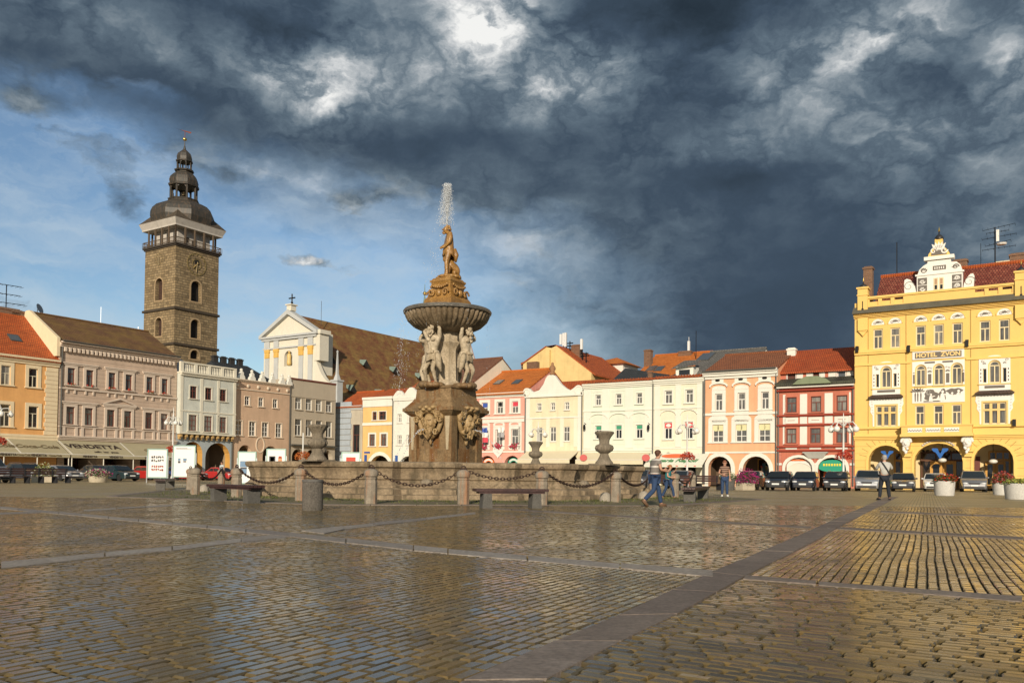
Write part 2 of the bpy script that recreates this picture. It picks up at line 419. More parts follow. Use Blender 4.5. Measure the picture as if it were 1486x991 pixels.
scn.cycles.max_bounces = 6; scn.cycles.diffuse_bounces = 2; scn.cycles.glossy_bounces = 3; scn.cycles.transparent_max_bounces = 6
scn.cycles.use_adaptive_sampling = True; scn.cycles.use_denoising = True
# ------------------------------------------------------------------ ground
def Gx(px, py, z=0): p = G(px, py, z); return p.x, p.y
RA = rad(-32.4); LA = rad(57.6)
A_DIR = None
STRIPS = {   # photo measurements of both edges of each granite band: (x, y) of one edge, (x, y) of the other
 'A': [((640,1012),(735,1012)),((672,988.6),(791.6,986.5)),((806.5,931),(900,931)),((898,893),(982,891)),((1032,831),(1081,836.4)),((1153,780),(1192,780)),((1183,766),(1214,766)),((1274,726),(1293.5,726))],
 'C': [((-60,731),(-60,733.6)),((0,735),(0,738.4)),((117.8,745.4),(117.8,748.8)),((250,758),(250,762)),((420,773),(420,778.6)),((600,791.7),(600,799)),((650,796.5),(650,803.5)),((900,818),(900,825)),((1036,829),(1036,838))],
 'C2': [((1081,836),(1076,841)),((1186,843.9),(1186,849)),((1486,866),(1486,873.7)),((1560,871),(1560,880))],
 'B': [((-60,826),(-60,835)),((0,816),(0,825.3)),((152,802.5),(152,808)),((250,793.4),(250,799)),((350,781.5),(350,786.5)),((425,772),(430,777.8)),],
 'B2': [((436.8,770.5),(470,774.6)),((491,764.4),(500,768.0)),((650,747.6),(650,750.6)),((690,743),(690,745.6))],
 'D': [((-40,745.6),(-40,748)),((59,742),(59,744.4))],
 'D2': [((121,739.6),(121,741.6)),((250,732.2),(250,734))],
 'E': [((700,736),(700,737.6)),((1100,760),(1100,762.4)),((1178,764.6),(1178,767))],
 'E2': [((1214,765),(1214,767.6)),((1486,780),(1486,783)),((1560,784),(1560,787.4))],
 'F': [((1278,741.6),(1278,743.2)),((1486,749.4),(1486,751.2)),((1560,752),(1560,754))],
}
SP = {}
granite = stone('granite_slab', [(.20, .162, .136), (.265, .218, .184), (.33, .275, .235)], 3, .6, bstr=.12)
granite.node_tree.nodes['Principled BSDF'].inputs['Specular IOR Level'].default_value = .3
_nt = granite.node_tree; _b = _nt.nodes['Principled BSDF']; _src = _b.inputs['Base Color'].links[0].from_socket; _gi = N(_nt, 'ShaderNodeNewGeometry')
lk(_nt, mixc(_nt, 1, _src, ramp(_nt, _gi.outputs['Random Per Island'], [(0, (.72, .70, .70)), (.5, (.95, .93, .9)), (1, (1.0, 1.0, 1.0))]), 'MULTIPLY'), _b.inputs['Base Color'])
for k, pts in STRIPS.items():
    a = [Vector(Gx(*p[0])) for p in pts]; b = [Vector(Gx(*p[1])) for p in pts]
    if k in ('A', 'C', 'B', 'D'): a.insert(0, a[0]+(a[0]-a[1]).normalized()*6); b.insert(0, b[0]+(b[0]-b[1]).normalized()*6)
    if k in ('C2', 'E2', 'F', 'A'): a.append(a[-1]+(a[-1]-a[-2]).normalized()*8); b.append(b[-1]+(b[-1]-b[-2]).normalized()*8)
    SP[k] = (a, b)
def strip_polys(): 
    for a, b in SP.values():
        for i in range(len(a)-1): yield (a[i], a[i+1], b[i+1], b[i])
mbA, mbL = MB(), MB()
for k, (a, b) in SP.items():
    mb = mbL if k in ('B', 'B2', 'C', 'D', 'D2') else mbA
    for i in range(len(a)-1):
        L = (a[i+1]-a[i]).length; n = max(1, round(L/1.25))
        for j in range(n):
            t0 = j/n; t1 = (j+1)/n; e = .024/L*.5
            p = [a[i].lerp(a[i+1], t0+e), a[i].lerp(a[i+1], t1-e), b[i].lerp(b[i+1], t1-e), b[i].lerp(b[i+1], t0+e)]
            z = random.uniform(-.004, .004); tz = [z+random.uniform(-.002, .002) for _ in range(4)]
            vs = [(q.x, q.y, .008+dz) for q, dz in zip(p, tz)]+[(q.x, q.y, -.06) for q in p]
            mb.add(vs, [(0,1,2,3),(0,4,5,1),(1,5,6,2),(2,6,7,3),(3,7,4,0)])
props(mbA.build('paving_band', granite), kind='structure', label='brown granite slab bands at the right of the cobbled square')
pale_granite = granite.copy(); pale_granite.name = 'pale_granite_slab'
for _n in pale_granite.node_tree.nodes:
    if _n.type == 'VALTORGB' and len(_n.color_ramp.elements) == 3 and .1 < _n.color_ramp.elements[0].color[0] < .3:
        for _e, _c in zip(_n.color_ramp.elements, ((.30, .265, .235), (.39, .35, .31), (.47, .425, .38))): _e.color = (*_c, 1)
pale_granite.node_tree.nodes['Principled BSDF'].inputs['Roughness'].default_value = .7
props(mbL.build('paving_band', pale_granite), kind='structure', label='pale granite slab bands crossing at the left of the square')
m, nt2, b = newmat('joint_soil'); tcg = N(nt2, 'ShaderNodeTexCoord').outputs['Object']
nn = noise(nt2, tcg, 5, 8, .7)
lk(nt2, ramp(nt2, nn.outputs[0], [(.3, (.03, .024, .012)), (.55, (.075, .06, .026)), (.7, (.06, .06, .022))]), b.inputs['Base Color']); b.inputs['Roughness'].default_value = .8
bump(nt2, nn.outputs[0], .8, .03, b)
props(MB().quad((-700, -60, -.022), (700, -60, -.022), (700, 1200, -.022), (-700, 1200, -.022)).build('ground', m), kind='structure', label='earth under the paving')
# wet cobbles
FC = Vector((-2.85, 36.0)); 
aA = (SP['A'][0][7]-SP['A'][0][2]).normalized(); cC = (SP['C'][0][9]-SP['C'][0][4]).normalized(); cC2 = (SP['C2'][0][2]-SP['C2'][0][0]).normalized()
angL = math.atan2(.844, .536)
def poly_line(pts_mid): return pts_mid
def mids(k): a, b = SP[k]; return [(p+q)/2 for p, q in zip(a, b)]
lineA = mids('A'); lineC = mids('C')+mids('C2')
def side_np(line, X, Y):
    """signed side of a polyline (nearest segment by projection on its main direction)"""
    d = line[-1]-line[0]; d.normalize(); t = (X-line[0].x)*d.x+(Y-line[0].y)*d.y
    ts = np.array([(p-line[0]).dot(d) for p in line]); ns = np.array([(p-line[0]).x*-d.y+(p-line[0]).y*d.x for p in line])
    n = -(X-line[0].x)*d.y+(Y-line[0].y)*d.x
    return n-np.interp(t, ts, ns)
def in_strips(X, Y, m=-.05):
    r = np.zeros(len(X), bool)
    for q in strip_polys():
        ins = np.ones(len(X), bool); c = sum(q, Vector((0, 0)))/4
        for i in range(4):
            p0, p1 = q[i], q[(i+1) % 4]; e = p1-p0
            if e.length < 1e-6: continue
            e.normalize(); nx, ny = -e.y, e.x
            if (c.x-p0.x)*nx+(c.y-p0.y)*ny < 0: nx, ny = -nx, -ny
            ins &= ((X-p0.x)*nx+(Y-p0.y)*ny) > -m
        r |= ins
    return r
RING = 12.3
YMAX = 27.0
def oct_r(X, Y):      # distance measure of an octagon aligned with the square
    dx = X-FC.x; dy = Y-FC.y; r = np.zeros(len(X))
    for k in range(8):
        a = RA+k*PI/4+PI/2; r = np.maximum(r, dx*math.cos(a)+dy*math.sin(a))
    return r
rs = np.random.RandomState(3)
def stones(ang, mask, pitch, length):
    u = Vector((math.cos(ang), math.sin(ang))); v = Vector((-u.y, u.x))
    R = 52; nj = int(2*R/pitch); ni = int(2*R/length)
    J, I = np.meshgrid(np.arange(nj), np.arange(ni), indexing='ij')
    off = rs.rand(nj)[:, None]*length
    us = I*length+off-R+rs.uniform(-.22, .22, J.shape)*length; le = np.diff(np.concatenate([us, us[:, -1:]+length], 1), axis=1)
    uc = us+le/2; wob = .009*np.sin(uc*.9+J*.05)+.004*np.sin(uc*2.3+J*.31)
    vc = J*pitch-R+wob
    uc = uc.ravel(); vc = vc.ravel(); le = le.ravel()
    X = uc*u.x+vc*v.x; Y = 12+uc*u.y+vc*v.y
    k = (Y > 2.2) & (Y < YMAX) & (np.abs(X) < .70*Y+3.5)
    X, Y, le = X[k], Y[k], le[k]
    k = mask(X, Y); X, Y, le = X[k], Y[k], le[k]
    return X, Y, le, np.full(len(X), ang), np.full(len(X), pitch)
def base_mask(X, Y): return ~in_strips(X, Y) & (oct_r(X, Y) > RING)
def quadrant(a, c):
    def f(X, Y):
        sa = side_np(lineA, X, Y) > 0; sc = side_np(lineC, X, Y) > 0
        return (sa == a) & (sc == c) & base_mask(X, Y)
    return f
angA = math.atan2(aA.y, aA.x); angC = math.atan2(cC.y, cC.x); angC2 = math.atan2(cC2.y, cC2.x)
lineB = mids('B')+mids('B2')
def f_lc_rB(X, Y): return quadrant(True, True)(X, Y) & (side_np(lineB, X, Y) < 0)
def f_lc_lB(X, Y): return quadrant(True, True)(X, Y) & (side_np(lineB, X, Y) >= 0)
parts = [stones(angL+.06, quadrant(True, False), .08, .17), stones(angC2-.02, quadrant(False, False), .08, .175), stones(angA, quadrant(False, True), .084, .15),
         stones(angC, f_lc_rB, .10, .19), stones(angL, f_lc_lB, .10, .19)]
X, Y, LE, AN, PT = [np.concatenate([p[i] for p in parts]) for i in range(5)]
n = len(X); 
hx = LE/2-.006; hy = PT/2*rs.uniform(.83, .93, n)
sx = rs.normal(0, .009, n); sy = rs.normal(0, .014, n); hz = rs.normal(0, .0012, n)
big = np.array([mnoise.noise(Vector((a*.35, b*.35, 0))) for a, b in zip(X, Y)])
hz += big*.003
ca, sa_ = np.cos(AN), np.sin(AN)
rings = [(.88, .80, 0.0), (1.0, 1.0, -.009), (1.0, 1.0, -.05)]
V = np.zeros((n, 12, 3), np.float32)
for ri, (kx, ky, z) in enumerate(rings):
    for ci, (qx, qy) in enumerate(((-1, -1), (1, -1), (1, 1), (-1, 1))):
        jx = rs.uniform(.9, 1.0, n); jy = rs.uniform(.9, 1.0, n)
        lx = qx*hx*kx*jx; ly = qy*hy*ky*jy
        V[:, ri*4+ci, 0] = X+lx*ca-ly*sa_; V[:, ri*4+ci, 1] = Y+lx*sa_+ly*ca
        V[:, ri*4+ci, 2] = z+hz+(lx*sx+ly*sy if ri < 2 else 0)
fq = [(0,1,2,3)]+[(i+4, (i+1) % 4+4, (i+1) % 4, i) for i in range(4)]+[(i+8, (i+1) % 4+8, (i+1) % 4+4, i+4) for i in range(4)]
Fq = (np.array(fq)[None]+(np.arange(n)*12)[:, None, None]).reshape(-1, 4)
me = bpy.data.meshes.new('cobbles'); me.vertices.add(n*12); me.vertices.foreach_set('co', V.ravel())
nf = len(Fq); me.loops.add(nf*4); me.loops.foreach_set('vertex_index', Fq.ravel().astype(np.int32))
me.polygons.add(nf); me.polygons.foreach_set('loop_start', np.arange(nf, dtype=np.int32)*4); me.polygons.foreach_set('use_smooth', np.zeros(nf, bool))
me.update(calc_edges=True)
m, ntc, b = newmat('wet_cobble')
g = N(ntc, 'ShaderNodeNewGeometry'); tco = N(ntc, 'ShaderNodeTexCoord').outputs['Object']
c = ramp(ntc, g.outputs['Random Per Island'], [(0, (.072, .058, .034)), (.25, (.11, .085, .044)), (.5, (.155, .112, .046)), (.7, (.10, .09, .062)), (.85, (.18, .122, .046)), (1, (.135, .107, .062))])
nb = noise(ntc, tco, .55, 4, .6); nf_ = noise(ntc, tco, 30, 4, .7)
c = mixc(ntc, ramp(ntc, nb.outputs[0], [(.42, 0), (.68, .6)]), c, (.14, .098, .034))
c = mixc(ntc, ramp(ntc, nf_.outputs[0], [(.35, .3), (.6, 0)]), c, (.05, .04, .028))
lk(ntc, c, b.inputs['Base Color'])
rr = ramp(ntc, noise(ntc, tco, .8, 3, .6).outputs[0], [(.35, .115), (.7, .30)])
lk(ntc, rr, b.inputs['Roughness']); b.inputs['Specular IOR Level'].default_value = .5
bump(ntc, nf_.outputs[0], .10, .006, b)
me.materials.append(m)
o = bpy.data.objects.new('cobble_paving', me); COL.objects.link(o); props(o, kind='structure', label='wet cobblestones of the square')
# far paving sheet
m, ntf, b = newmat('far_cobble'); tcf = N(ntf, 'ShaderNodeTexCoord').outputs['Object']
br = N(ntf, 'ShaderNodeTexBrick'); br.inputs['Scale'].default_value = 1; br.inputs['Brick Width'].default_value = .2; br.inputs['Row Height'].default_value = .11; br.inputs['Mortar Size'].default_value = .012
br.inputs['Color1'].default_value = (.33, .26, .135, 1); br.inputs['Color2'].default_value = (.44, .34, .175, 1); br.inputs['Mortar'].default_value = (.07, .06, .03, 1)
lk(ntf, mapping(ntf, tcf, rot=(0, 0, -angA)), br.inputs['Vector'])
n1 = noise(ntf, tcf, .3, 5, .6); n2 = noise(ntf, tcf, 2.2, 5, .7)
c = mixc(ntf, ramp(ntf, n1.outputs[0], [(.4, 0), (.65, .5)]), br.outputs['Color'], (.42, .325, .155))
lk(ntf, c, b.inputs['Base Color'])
lk(ntf, ramp(ntf, n1.outputs[0], [(.35, .34), (.65, .6)]), b.inputs['Roughness'])
ad = N(ntf, 'ShaderNodeMath', operation='MULTIPLY_ADD'); lk(ntf, n2.outputs[0], ad.inputs[0]); ad.inputs[1].default_value = .6; lk(ntf, br.outputs['Fac'], ad.inputs[2])
bump(ntf, ad.outputs[0], .9, .03, b)
# built as sheets around the octagonal fountain island
mb = MB()
def oct_pt(k, r): a = RA+PI/2+PI/8+k*PI/4; return Vector((FC.x+r/math.cos(PI/8)*math.cos(a), FC.y+r/math.cos(PI/8)*math.sin(a)))
def clipY(poly, y):      # keep Y >= y
    out = []
    for i in range(len(poly)):
        p, q = poly[i], poly[(i+1) % len(poly)]
        if p.y >= y: out.append(p)
        if (p.y-y)*(q.y-y) < 0: out.append(p.lerp(q, (y-p.y)/(q.y-p.y)))
    return out
for k in range(8):
    p0, p1 = oct_pt(k, RING), oct_pt(k+1, RING); d0 = (p0-FC).normalized(); d1_ = (p1-FC).normalized()
    poly = clipY([p0, p1, FC+d1_*420, FC+d0*420], YMAX-.05)
    if len(poly) >= 3: mb.poly([(p.x, p.y, -.006) for p in poly])
for s_ in (-1, 1): mb.poly([(s_*(.70*y+3.4), y, -.006) for y in (-3, YMAX-.05)]+[(s_*300, YMAX-.05, -.006), (s_*300, -50, -.006), (s_*1.3, -50, -.006)])
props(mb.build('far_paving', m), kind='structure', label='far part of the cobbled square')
# mossy island round the fountain with its kerb
m, nti, b = newmat('mossy_setts'); tci = N(nti, 'ShaderNodeTexCoord').outputs['Object']
vo = N(nti, 'ShaderNodeTexVoronoi'); vo.inputs['Scale'].default_value = 8; lk(nti, tci, vo.inputs['Vector'])
n1 = noise(nti, tci, .8, 6, .65); n2 = noise(nti, tci, 9, 6, .75)
c = ramp(nti, n2.outputs[0], [(.3, (.09, .07, .04)), (.5, (.19, .15, .092)), (.7, (.27, .215, .135))])
c = mixc(nti, ramp(nti, n1.outputs[0], [(.45, 0), (.6, .8)]), c, (.10, .11, .03))
lk(nti, c, b.inputs['Base Color']); b.inputs['Roughness'].default_value = .8
bump(nti, vo.outputs['Distance'], .6, .03, b)
mb = MB()
for k in range(8):
    p0, p1, q0, q1 = oct_pt(k, RING-.35), oct_pt(k+1, RING-.35), oct_pt(k, 6.5), oct_pt(k+1, 6.5)
    mb.quad((p0.x, p0.y, .012), (p1.x, p1.y, .012), (q1.x, q1.y, .03), (q0.x, q0.y, .03))
props(mb.build('fountain_island', m), kind='structure', label='mossy setts round the fountain')
mb = MB()
for k in range(8):
    for j in range(8):
        p0, p1 = oct_pt(k, RING).lerp(oct_pt(k+1, RING), j/8+.001), oct_pt(k, RING).lerp(oct_pt(k+1, RING), (j+1)/8-.001)
        q0, q1 = oct_pt(k, RING-.34).lerp(oct_pt(k+1, RING-.34), j/8+.001), oct_pt(k, RING-.34).lerp(oct_pt(k+1, RING-.34), (j+1)/8-.001)
        z = .016+random.uniform(-.004, .004)
        mb.add([(p0.x, p0.y, z), (p1.x, p1.y, z), (q1.x, q1.y, z), (q0.x, q0.y, z)]+[(p.x, p.y, -.05) for p in (p0, p1, q1, q0)], [(0,1,2,3),(0,4,5,1),(1,5,6,2),(2,6,7,3),(3,7,4,0)])
props(mb.build('island_kerb', granite), kind='structure', label='flat granite kerb round the fountain island')
grassm = leafy('grass_blades', [(.05, .075, .012), (.09, .10, .02), (.13, .12, .04), (.06, .085, .02)])
mb = MB()
for _ in range(5200):
    a = random.uniform(PI*1.0, PI*2.0); r = random.gauss(9.3, .45) if random.random() < .6 else random.uniform(9, 12)
    p = Vector((FC.x+r*math.cos(a), FC.y+r*math.sin(a)))
    if oct_r(np.array([p.x]), np.array([p.y]))[0] < 8.45: continue
    if mnoise.noise(Vector((p.x*.9, p.y*.9, 3))) < -.05: continue
    h = random.uniform(.025, .09); t = random.uniform(0, 2*PI); dx, dy = math.cos(t)*.02, math.sin(t)*.02; lx, ly = random.gauss(0, .03), random.gauss(0, .03)
    mb.add([(p.x-dx, p.y-dy, .01), (p.x+dx, p.y+dy, .01), (p.x+lx, p.y+ly, .01+h)], [(0, 1, 2)])
props(mb.build('grass', grassm, uv=False), label='grass and moss at the foot of the fountain basin', kind='stuff')
# ------------------------------------------------------------------ buildings
class Row:
    def __init__(s, x, y, ang): s.o = Vector((x, y, 0)); s.ang = ang; s.u = Vector((math.cos(ang), math.sin(ang), 0)); s.n = Vector((-s.u.y, s.u.x, 0))
    def hit(s, px, py, off=0):
        d = ray(px, py); o = s.o+s.n*off; t = (o-C0).dot(s.n)/d.dot(s.n); p = C0+d*t
        return (p-s.o).dot(s.u), p.z
    def pt(s, a, off=0): return s.o+s.u*a+s.n*off
RR = Row(30.3, 74, RA); LR = Row(-45.4, 84, LA)
def outline(r, arch=0, n=10):
    a, z0, b, z1 = r
    if not arch: return [(a, z0), (b, z0), (b, z1), (a, z1)]
    rise = arch if arch is not True else (b-a)/2
    xm = (a+b)/2; zs = z1-rise; hw = (b-a)/2
    return [(a, z0), (b, z0)]+[(xm+hw*math.cos(PI*k/n), zs+rise*math.sin(PI*k/n)) for k in range(n+1)]
def grow(r, e, bot=None): return (r[0]-e, r[1]-(e if bot is None else bot), r[2]+e, r[3]+e)
def wall_face(mb, x0, x1, z0, z1, ops, depth=.2, mi=0, rmi=None, y=0):
    rmi = mi if rmi is None else rmi
    xs = sorted(set([x0, x1]+[v for o in ops for v in (o[0][0], o[0][2]) if x0 < v < x1]))
    zs = sorted(set([z0, z1]+[v for o in ops for v in (o[0][1], o[0][3]) if z0 < v < z1]))
    for j in range(len(zs)-1):
        st = None
        for i in range(len(xs)):
            hole = True
            if i < len(xs)-1:
                cx, cz = (xs[i]+xs[i+1])/2, (zs[j]+zs[j+1])/2
                hole = any(o[0][0] < cx < o[0][2] and o[0][1] < cz < o[0][3] for o in ops)
            if hole:
                if st is not None: mb.quad((st, y, zs[j]), (xs[i], y, zs[j]), (xs[i], y, zs[j+1]), (st, y, zs[j+1]), mi); st = None
            elif st is None: st = xs[i]
    for o in ops:
        r, arch = o[0], (o[1] if len(o) > 1 else 0); dp = o[2] if len(o) > 2 else depth
        pts = outline(r, arch)
        for i in range(len(pts)):
            p, q = pts[i], pts[(i+1) % len(pts)]
            mb.quad((p[0], y, p[1]), (q[0], y, q[1]), (q[0], y+dp, q[1]), (p[0], y+dp, p[1]), rmi)
        if arch:
            cv = pts[2:]; h = len(cv)//2; xm = (r[0]+r[2])/2
            for i in range(len(cv)-1):
                c = (r[2], r[3]) if i < h else (r[0], r[3])
                mb.add([(c[0], y, c[1]), (cv[i][0], y, cv[i][1]), (cv[i+1][0], y, cv[i+1][1])], [(0, 1, 2)], mi)
class House:
    def __init__(s, row, pl, pr, py, D, name, label, cat='house', H=None, off=0, group=None):
        s.row = row; s.off = off; a = row.hit(pl, py, off)[0]; b = row.hit(pr, py, off)[0]
        s.s0 = a; s.W = b-a; s.D = D; s.ops = []
        p = row.pt(a, off); s.root = thing(name, label, cat, (p.x, p.y, 0), row.ang, group)
    def L(s, px, py, off=0):
        a, z = s.row.hit(px, py, s.off+off); return a-s.s0, z
    def R(s, b, off=0):
        x0, y0, x1, y1 = b; xm, ym = (x0+x1)/2, (y0+y1)/2
        return (s.L(x0, ym, off)[0], s.L(xm, y1, off)[1], s.L(x1, ym, off)[0], s.L(xm, y0, off)[1])
    def RS(s, bs, off=0):
        rs_ = [s.R(b, off) for b in bs]; n = len(rs_); z0 = sum(r[1] for r in rs_)/n; z1 = sum(r[3] for r in rs_)/n
        hw = sum(r[2]-r[0] for r in rs_)/n/2
        return [((r[0]+r[2])/2-hw, z0, (r[0]+r[2])/2+hw, z1) for r in rs_]
    def z(s, px, py, off=0): return s.L(px, py, off)[1]
    def mb(s): return MB()
    def put(s, mb, name, mat, smooth=False): return mb.build(name, mat, s.root, smooth)
    def body(s, H, mat, z0=0, side=True, back=True, rmat=None, ops=None, hR=None):
        s.H = H; mb = MB(); ops = s.ops if ops is None else ops
        wall_face(mb, 0, s.W, z0, H, ops, .2, 0, 1 if rmat else 0)
        D = s.D
        mb.quad((0, 0, z0), (0, D, z0), (0, D, H), (0, 0, H)); mb.quad((s.W, 0, z0), (s.W, 0, H), (s.W, D, H), (s.W, D, z0))
        mb.quad((0, D, z0), (s.W, D, z0), (s.W, D, H), (0, D, H)); mb.quad((0, .25, H-.02), (s.W, .25, H-.02), (s.W, D, H-.02), (0, D, H-.02))
        s.bm_ = mb; s.wmat = [mat]+([rmat] if rmat else [])
        return mb
    def gable(s, H, zr, over=.35, mat=None, wallside=True, x0=0, x1=None, yr=None, th=.14, xo=.05):
        """pitched roof, ridge along the facade"""
        x1 = s.W if x1 is None else x1; D = s.D; yr = D/2 if yr is None else yr
        sl1 = (zr-H)/yr; mb = MB()
        f = (-over, H-over*sl1+.06); r = (yr, zr+.06); bk = (D+.2, H-.2*(zr-H)/(D-yr)+.06)
        a, b = x0-xo, x1+xo
        for p, q in ((f, r), (r, bk)):
            mb.add([(a, p[0], p[1]), (b, p[0], p[1]), (b, q[0], q[1]), (a, q[0], q[1]), (a, p[0], p[1]-th), (b, p[0], p[1]-th), (b, q[0], q[1]-th), (a, q[0], q[1]-th)],
                [(0,1,2,3),(7,6,5,4),(0,4,5,1),(1,5,6,2),(2,6,7,3),(3,7,4,0)])
        if wallside:
            for x in (x0+.01, x1-.01): s.bm_.add([(x, 0, H), (x, yr, zr-.09), (x, D, H)], [(0, 1, 2)])
        o = s.put(mb, 'roof', mat)
        rc = MB(); rc.tube([(a, yr, zr+.10), (b, yr, zr+.10)], .13, 6); rc.build('ridge_tiles', mat, o)
        return o
    def finish(s): return s.put(s.bm_, 'wall', s.wmat)
    def win(s, r, frame=WHITE, pn=None, style='T', depth=.16, arch=0, sur=None, e=.14, surd=.05, fw=.075, cols=2, rows=2, sill=True, parent=None, tr=.64, surbot=None, yb=0):
        pn = pn or random.choice([P_DARK, P_CURT, P_GREY, P_GREY]); mb = MB()
        a, z0, b, z1 = r; y1 = yb+depth; y0 = y1-.07
        out = outline(r, arch); inn = outline((a+fw, z0+fw, b-fw, z1-fw), (arch if arch is True else max(.05, arch-fw)) if arch else 0)
        mb.ring(out, inn, y0, y1)
        zs = z1-((b-a)/2 if arch is True else arch) if arch else z1
        m = (a+b)/2; k = fw*.42
        if style == 'T':
            zt = z0+(z1-z0)*tr if not arch else zs
            mb.box(a+fw, y0+.004, zt-k, b-fw, y1, zt+k); mb.box(m-k, y0+.008, z0+fw, m+k, y1, zt-k)
        elif style == 'X':
            zt = z0+(z1-z0)*.62
            mb.box(a+fw, y0+.004, zt-k, b-fw, y1, zt+k); mb.box(m-k, y0+.008, z0+fw, m+k, y1, z1-fw)
        elif style == 'G':
            for i in range(1, cols): x = a+(b-a)*i/cols; mb.box(x-k, y0+.008, z0+fw, x+k, y1, z1-fw)
            for i in range(1, rows): z = z0+(z1-z0)*i/rows; mb.box(a+fw, y0+.004, z-k, b-fw, y1, z+k)
        w_ = mb.build('window', frame, parent or s.root)
        pp = outline((a+fw*.5, z0+fw*.5, b-fw*.5, z1-fw*.5), (arch if arch is True else arch-fw*.5) if arch else 0)
        p = MB().poly([(x, y1-.02, z) for x, z in pp]).build('pane', pn, w_)
        if sur:
            t = MB(); o2 = outline(grow(r, e, 0 if surbot is None else surbot), (True if arch is True else arch+e) if arch else 0)
            t.ring(o2, out, yb-surd, yb+.015)
            if sill: t.box(a-e-.06, yb-surd-.10, z0-.10, b+e+.06, yb+.01, z0-.002)
            t.build('surround', sur, w_)
        elif sill:
            MB().box(a-.06, yb-.10, z0-.07, b+.06, yb+.01, z0-.002).build('sill', frame if frame is not BROWNF else ZINC, w_)
        return w_
    def trim(s, boxes, mat, name='stucco_trim'):
        for b in boxes: s.put(MB().box(*b), name, mat)
    def cornice(s, z, h, d, mat, x0=-.05, x1=None, steps=3, name='cornice'):
        x1 = s.W+.05 if x1 is None else x1; mb = MB()
        for i in range(steps):
            t = (i+1)/steps; mb.box(x0-d*t*0, -d*t, z+h*i/steps+.001*i, x1, .02, z+h*(i+1)/steps)
        return s.put(mb, name, mat)
    def pipe(s, x, z0, z1, mat=None): return s.put(MB().tube([(x, -.12, z0), (x, -.12, z1-.3), (x+.02, -.3, z1)], .07, 6), 'drainpipe', mat or ZINC)
    def gutter(s, z, y, x0=0, x1=None): return s.put(MB().tube([(x0, y, z), (s.W if x1 is None else x1, y, z)], .085, 6), 'gutter', ZINC)
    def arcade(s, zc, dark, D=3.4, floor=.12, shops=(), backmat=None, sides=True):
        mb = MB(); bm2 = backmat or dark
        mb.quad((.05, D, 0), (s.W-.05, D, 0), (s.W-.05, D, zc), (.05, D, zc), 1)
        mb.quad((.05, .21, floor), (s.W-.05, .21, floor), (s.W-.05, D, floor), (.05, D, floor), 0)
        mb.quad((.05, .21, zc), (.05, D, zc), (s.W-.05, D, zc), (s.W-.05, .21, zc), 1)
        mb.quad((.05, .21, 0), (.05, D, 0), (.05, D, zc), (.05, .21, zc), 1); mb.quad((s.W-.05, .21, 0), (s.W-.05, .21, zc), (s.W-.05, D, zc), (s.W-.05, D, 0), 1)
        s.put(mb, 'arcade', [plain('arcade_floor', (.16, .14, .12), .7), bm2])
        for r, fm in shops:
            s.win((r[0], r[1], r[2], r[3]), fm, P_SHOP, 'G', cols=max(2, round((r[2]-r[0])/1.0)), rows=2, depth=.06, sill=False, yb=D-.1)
    def chimney(s, x, y, z0, z1, w=.6, d=.5, mat=None, parent=None):
        mb = MB(); mb.box(x-w/2, y-d/2, z0, x+w/2, y+d/2, z1-.25); mb.box(x-w/2-.07, y-d/2-.07, z1-.25, x+w/2+.07, y+d/2+.07, z1-.1); mb.box(x-w/2+.06, y-d/2+.06, z1-.1, x+w/2-.06, y+d/2-.06, z1)
        return mb.build('chimney', mat or BRICK, parent or s.root)
    def skylight(s, px, py, w, h, H, zr, yr=None, parent=None):
        """roof window on the front slope seen at a photo point"""
        yr = yr or s.D/2; sl = (zr-H)/yr
        # find slope point
        best = None
        for i in range(60):
            y = yr*i/60; x, z = s.L(px, py, y)
            e = abs(z-(H+y*sl))
            if best is None or e < best[0]: best = (e, x, y)
        _, x, y = best; c = math.cos(math.atan(sl)); sn = math.sin(math.atan(sl))
        mb = MB(); P = lambda u, v, n: (x+u, y+v*c-n*sn, H+y*sl+v*sn+n*c+.06)
        for (u0, v0, u1, v1, n1, mi) in ((-w/2-.08, -h/2-.08, w/2+.08, h/2+.08, .09, 0), (-w/2, -h/2, w/2, h/2, .105, 1)):
            mb.add([P(u0, v0, 0), P(u1, v0, 0), P(u1, v1, 0), P(u0, v1, 0), P(u0, v0, n1), P(u1, v0, n1), P(u1, v1, n1), P(u0, v1, n1)], [(4,5,6,7),(0,1,5,4),(1,2,6,5),(2,3,7,6),(3,0,4,7)], mi)
        return mb.build('roof_window', [ZINC, P_SKY], parent or s.root)
P_SKY = pane('roof_pane', (.10, .11, .12), None, .12)
BRICK = blocks('chimney_brick', [(.20, .09, .05), (.30, .14, .07), (.26, .15, .09)], (.22, .19, .15), .3, .09, msize=.012)
RED_T = tiles('red_tiles', (.60, .115, .02), (.70, .17, .035))
ORANGE_T = tiles('orange_tiles', (.74, .20, .028), (.82, .26, .045))
BROWN_T = tiles('brown_tiles', (.21, .10, .042), (.30, .15, .062), (.25, .155, .035))
DRED_T = tiles('dark_red_tiles', (.20, .045, .025), (.34, .09, .04))
CHURCH_T = tiles('church_tiles', (.27, .105, .042), (.35, .15, .06), (.28, .175, .05), mossamt=.85)
GREY_T = tiles('grey_slate', (.17, .16, .145), (.24, .225, .2), w=.35, h=.3)
DARK_T = tiles('dark_slate', (.035, .04, .045), (.05, .055, .06), w=.35, h=.3)
TRIMW = stucco('white_stucco', (.76, .74, .66), .05, .12)
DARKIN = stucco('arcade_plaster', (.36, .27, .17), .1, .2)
DARKIN2 = stucco('arcade_plaster_brown', (.15, .10, .065), .1, .2)

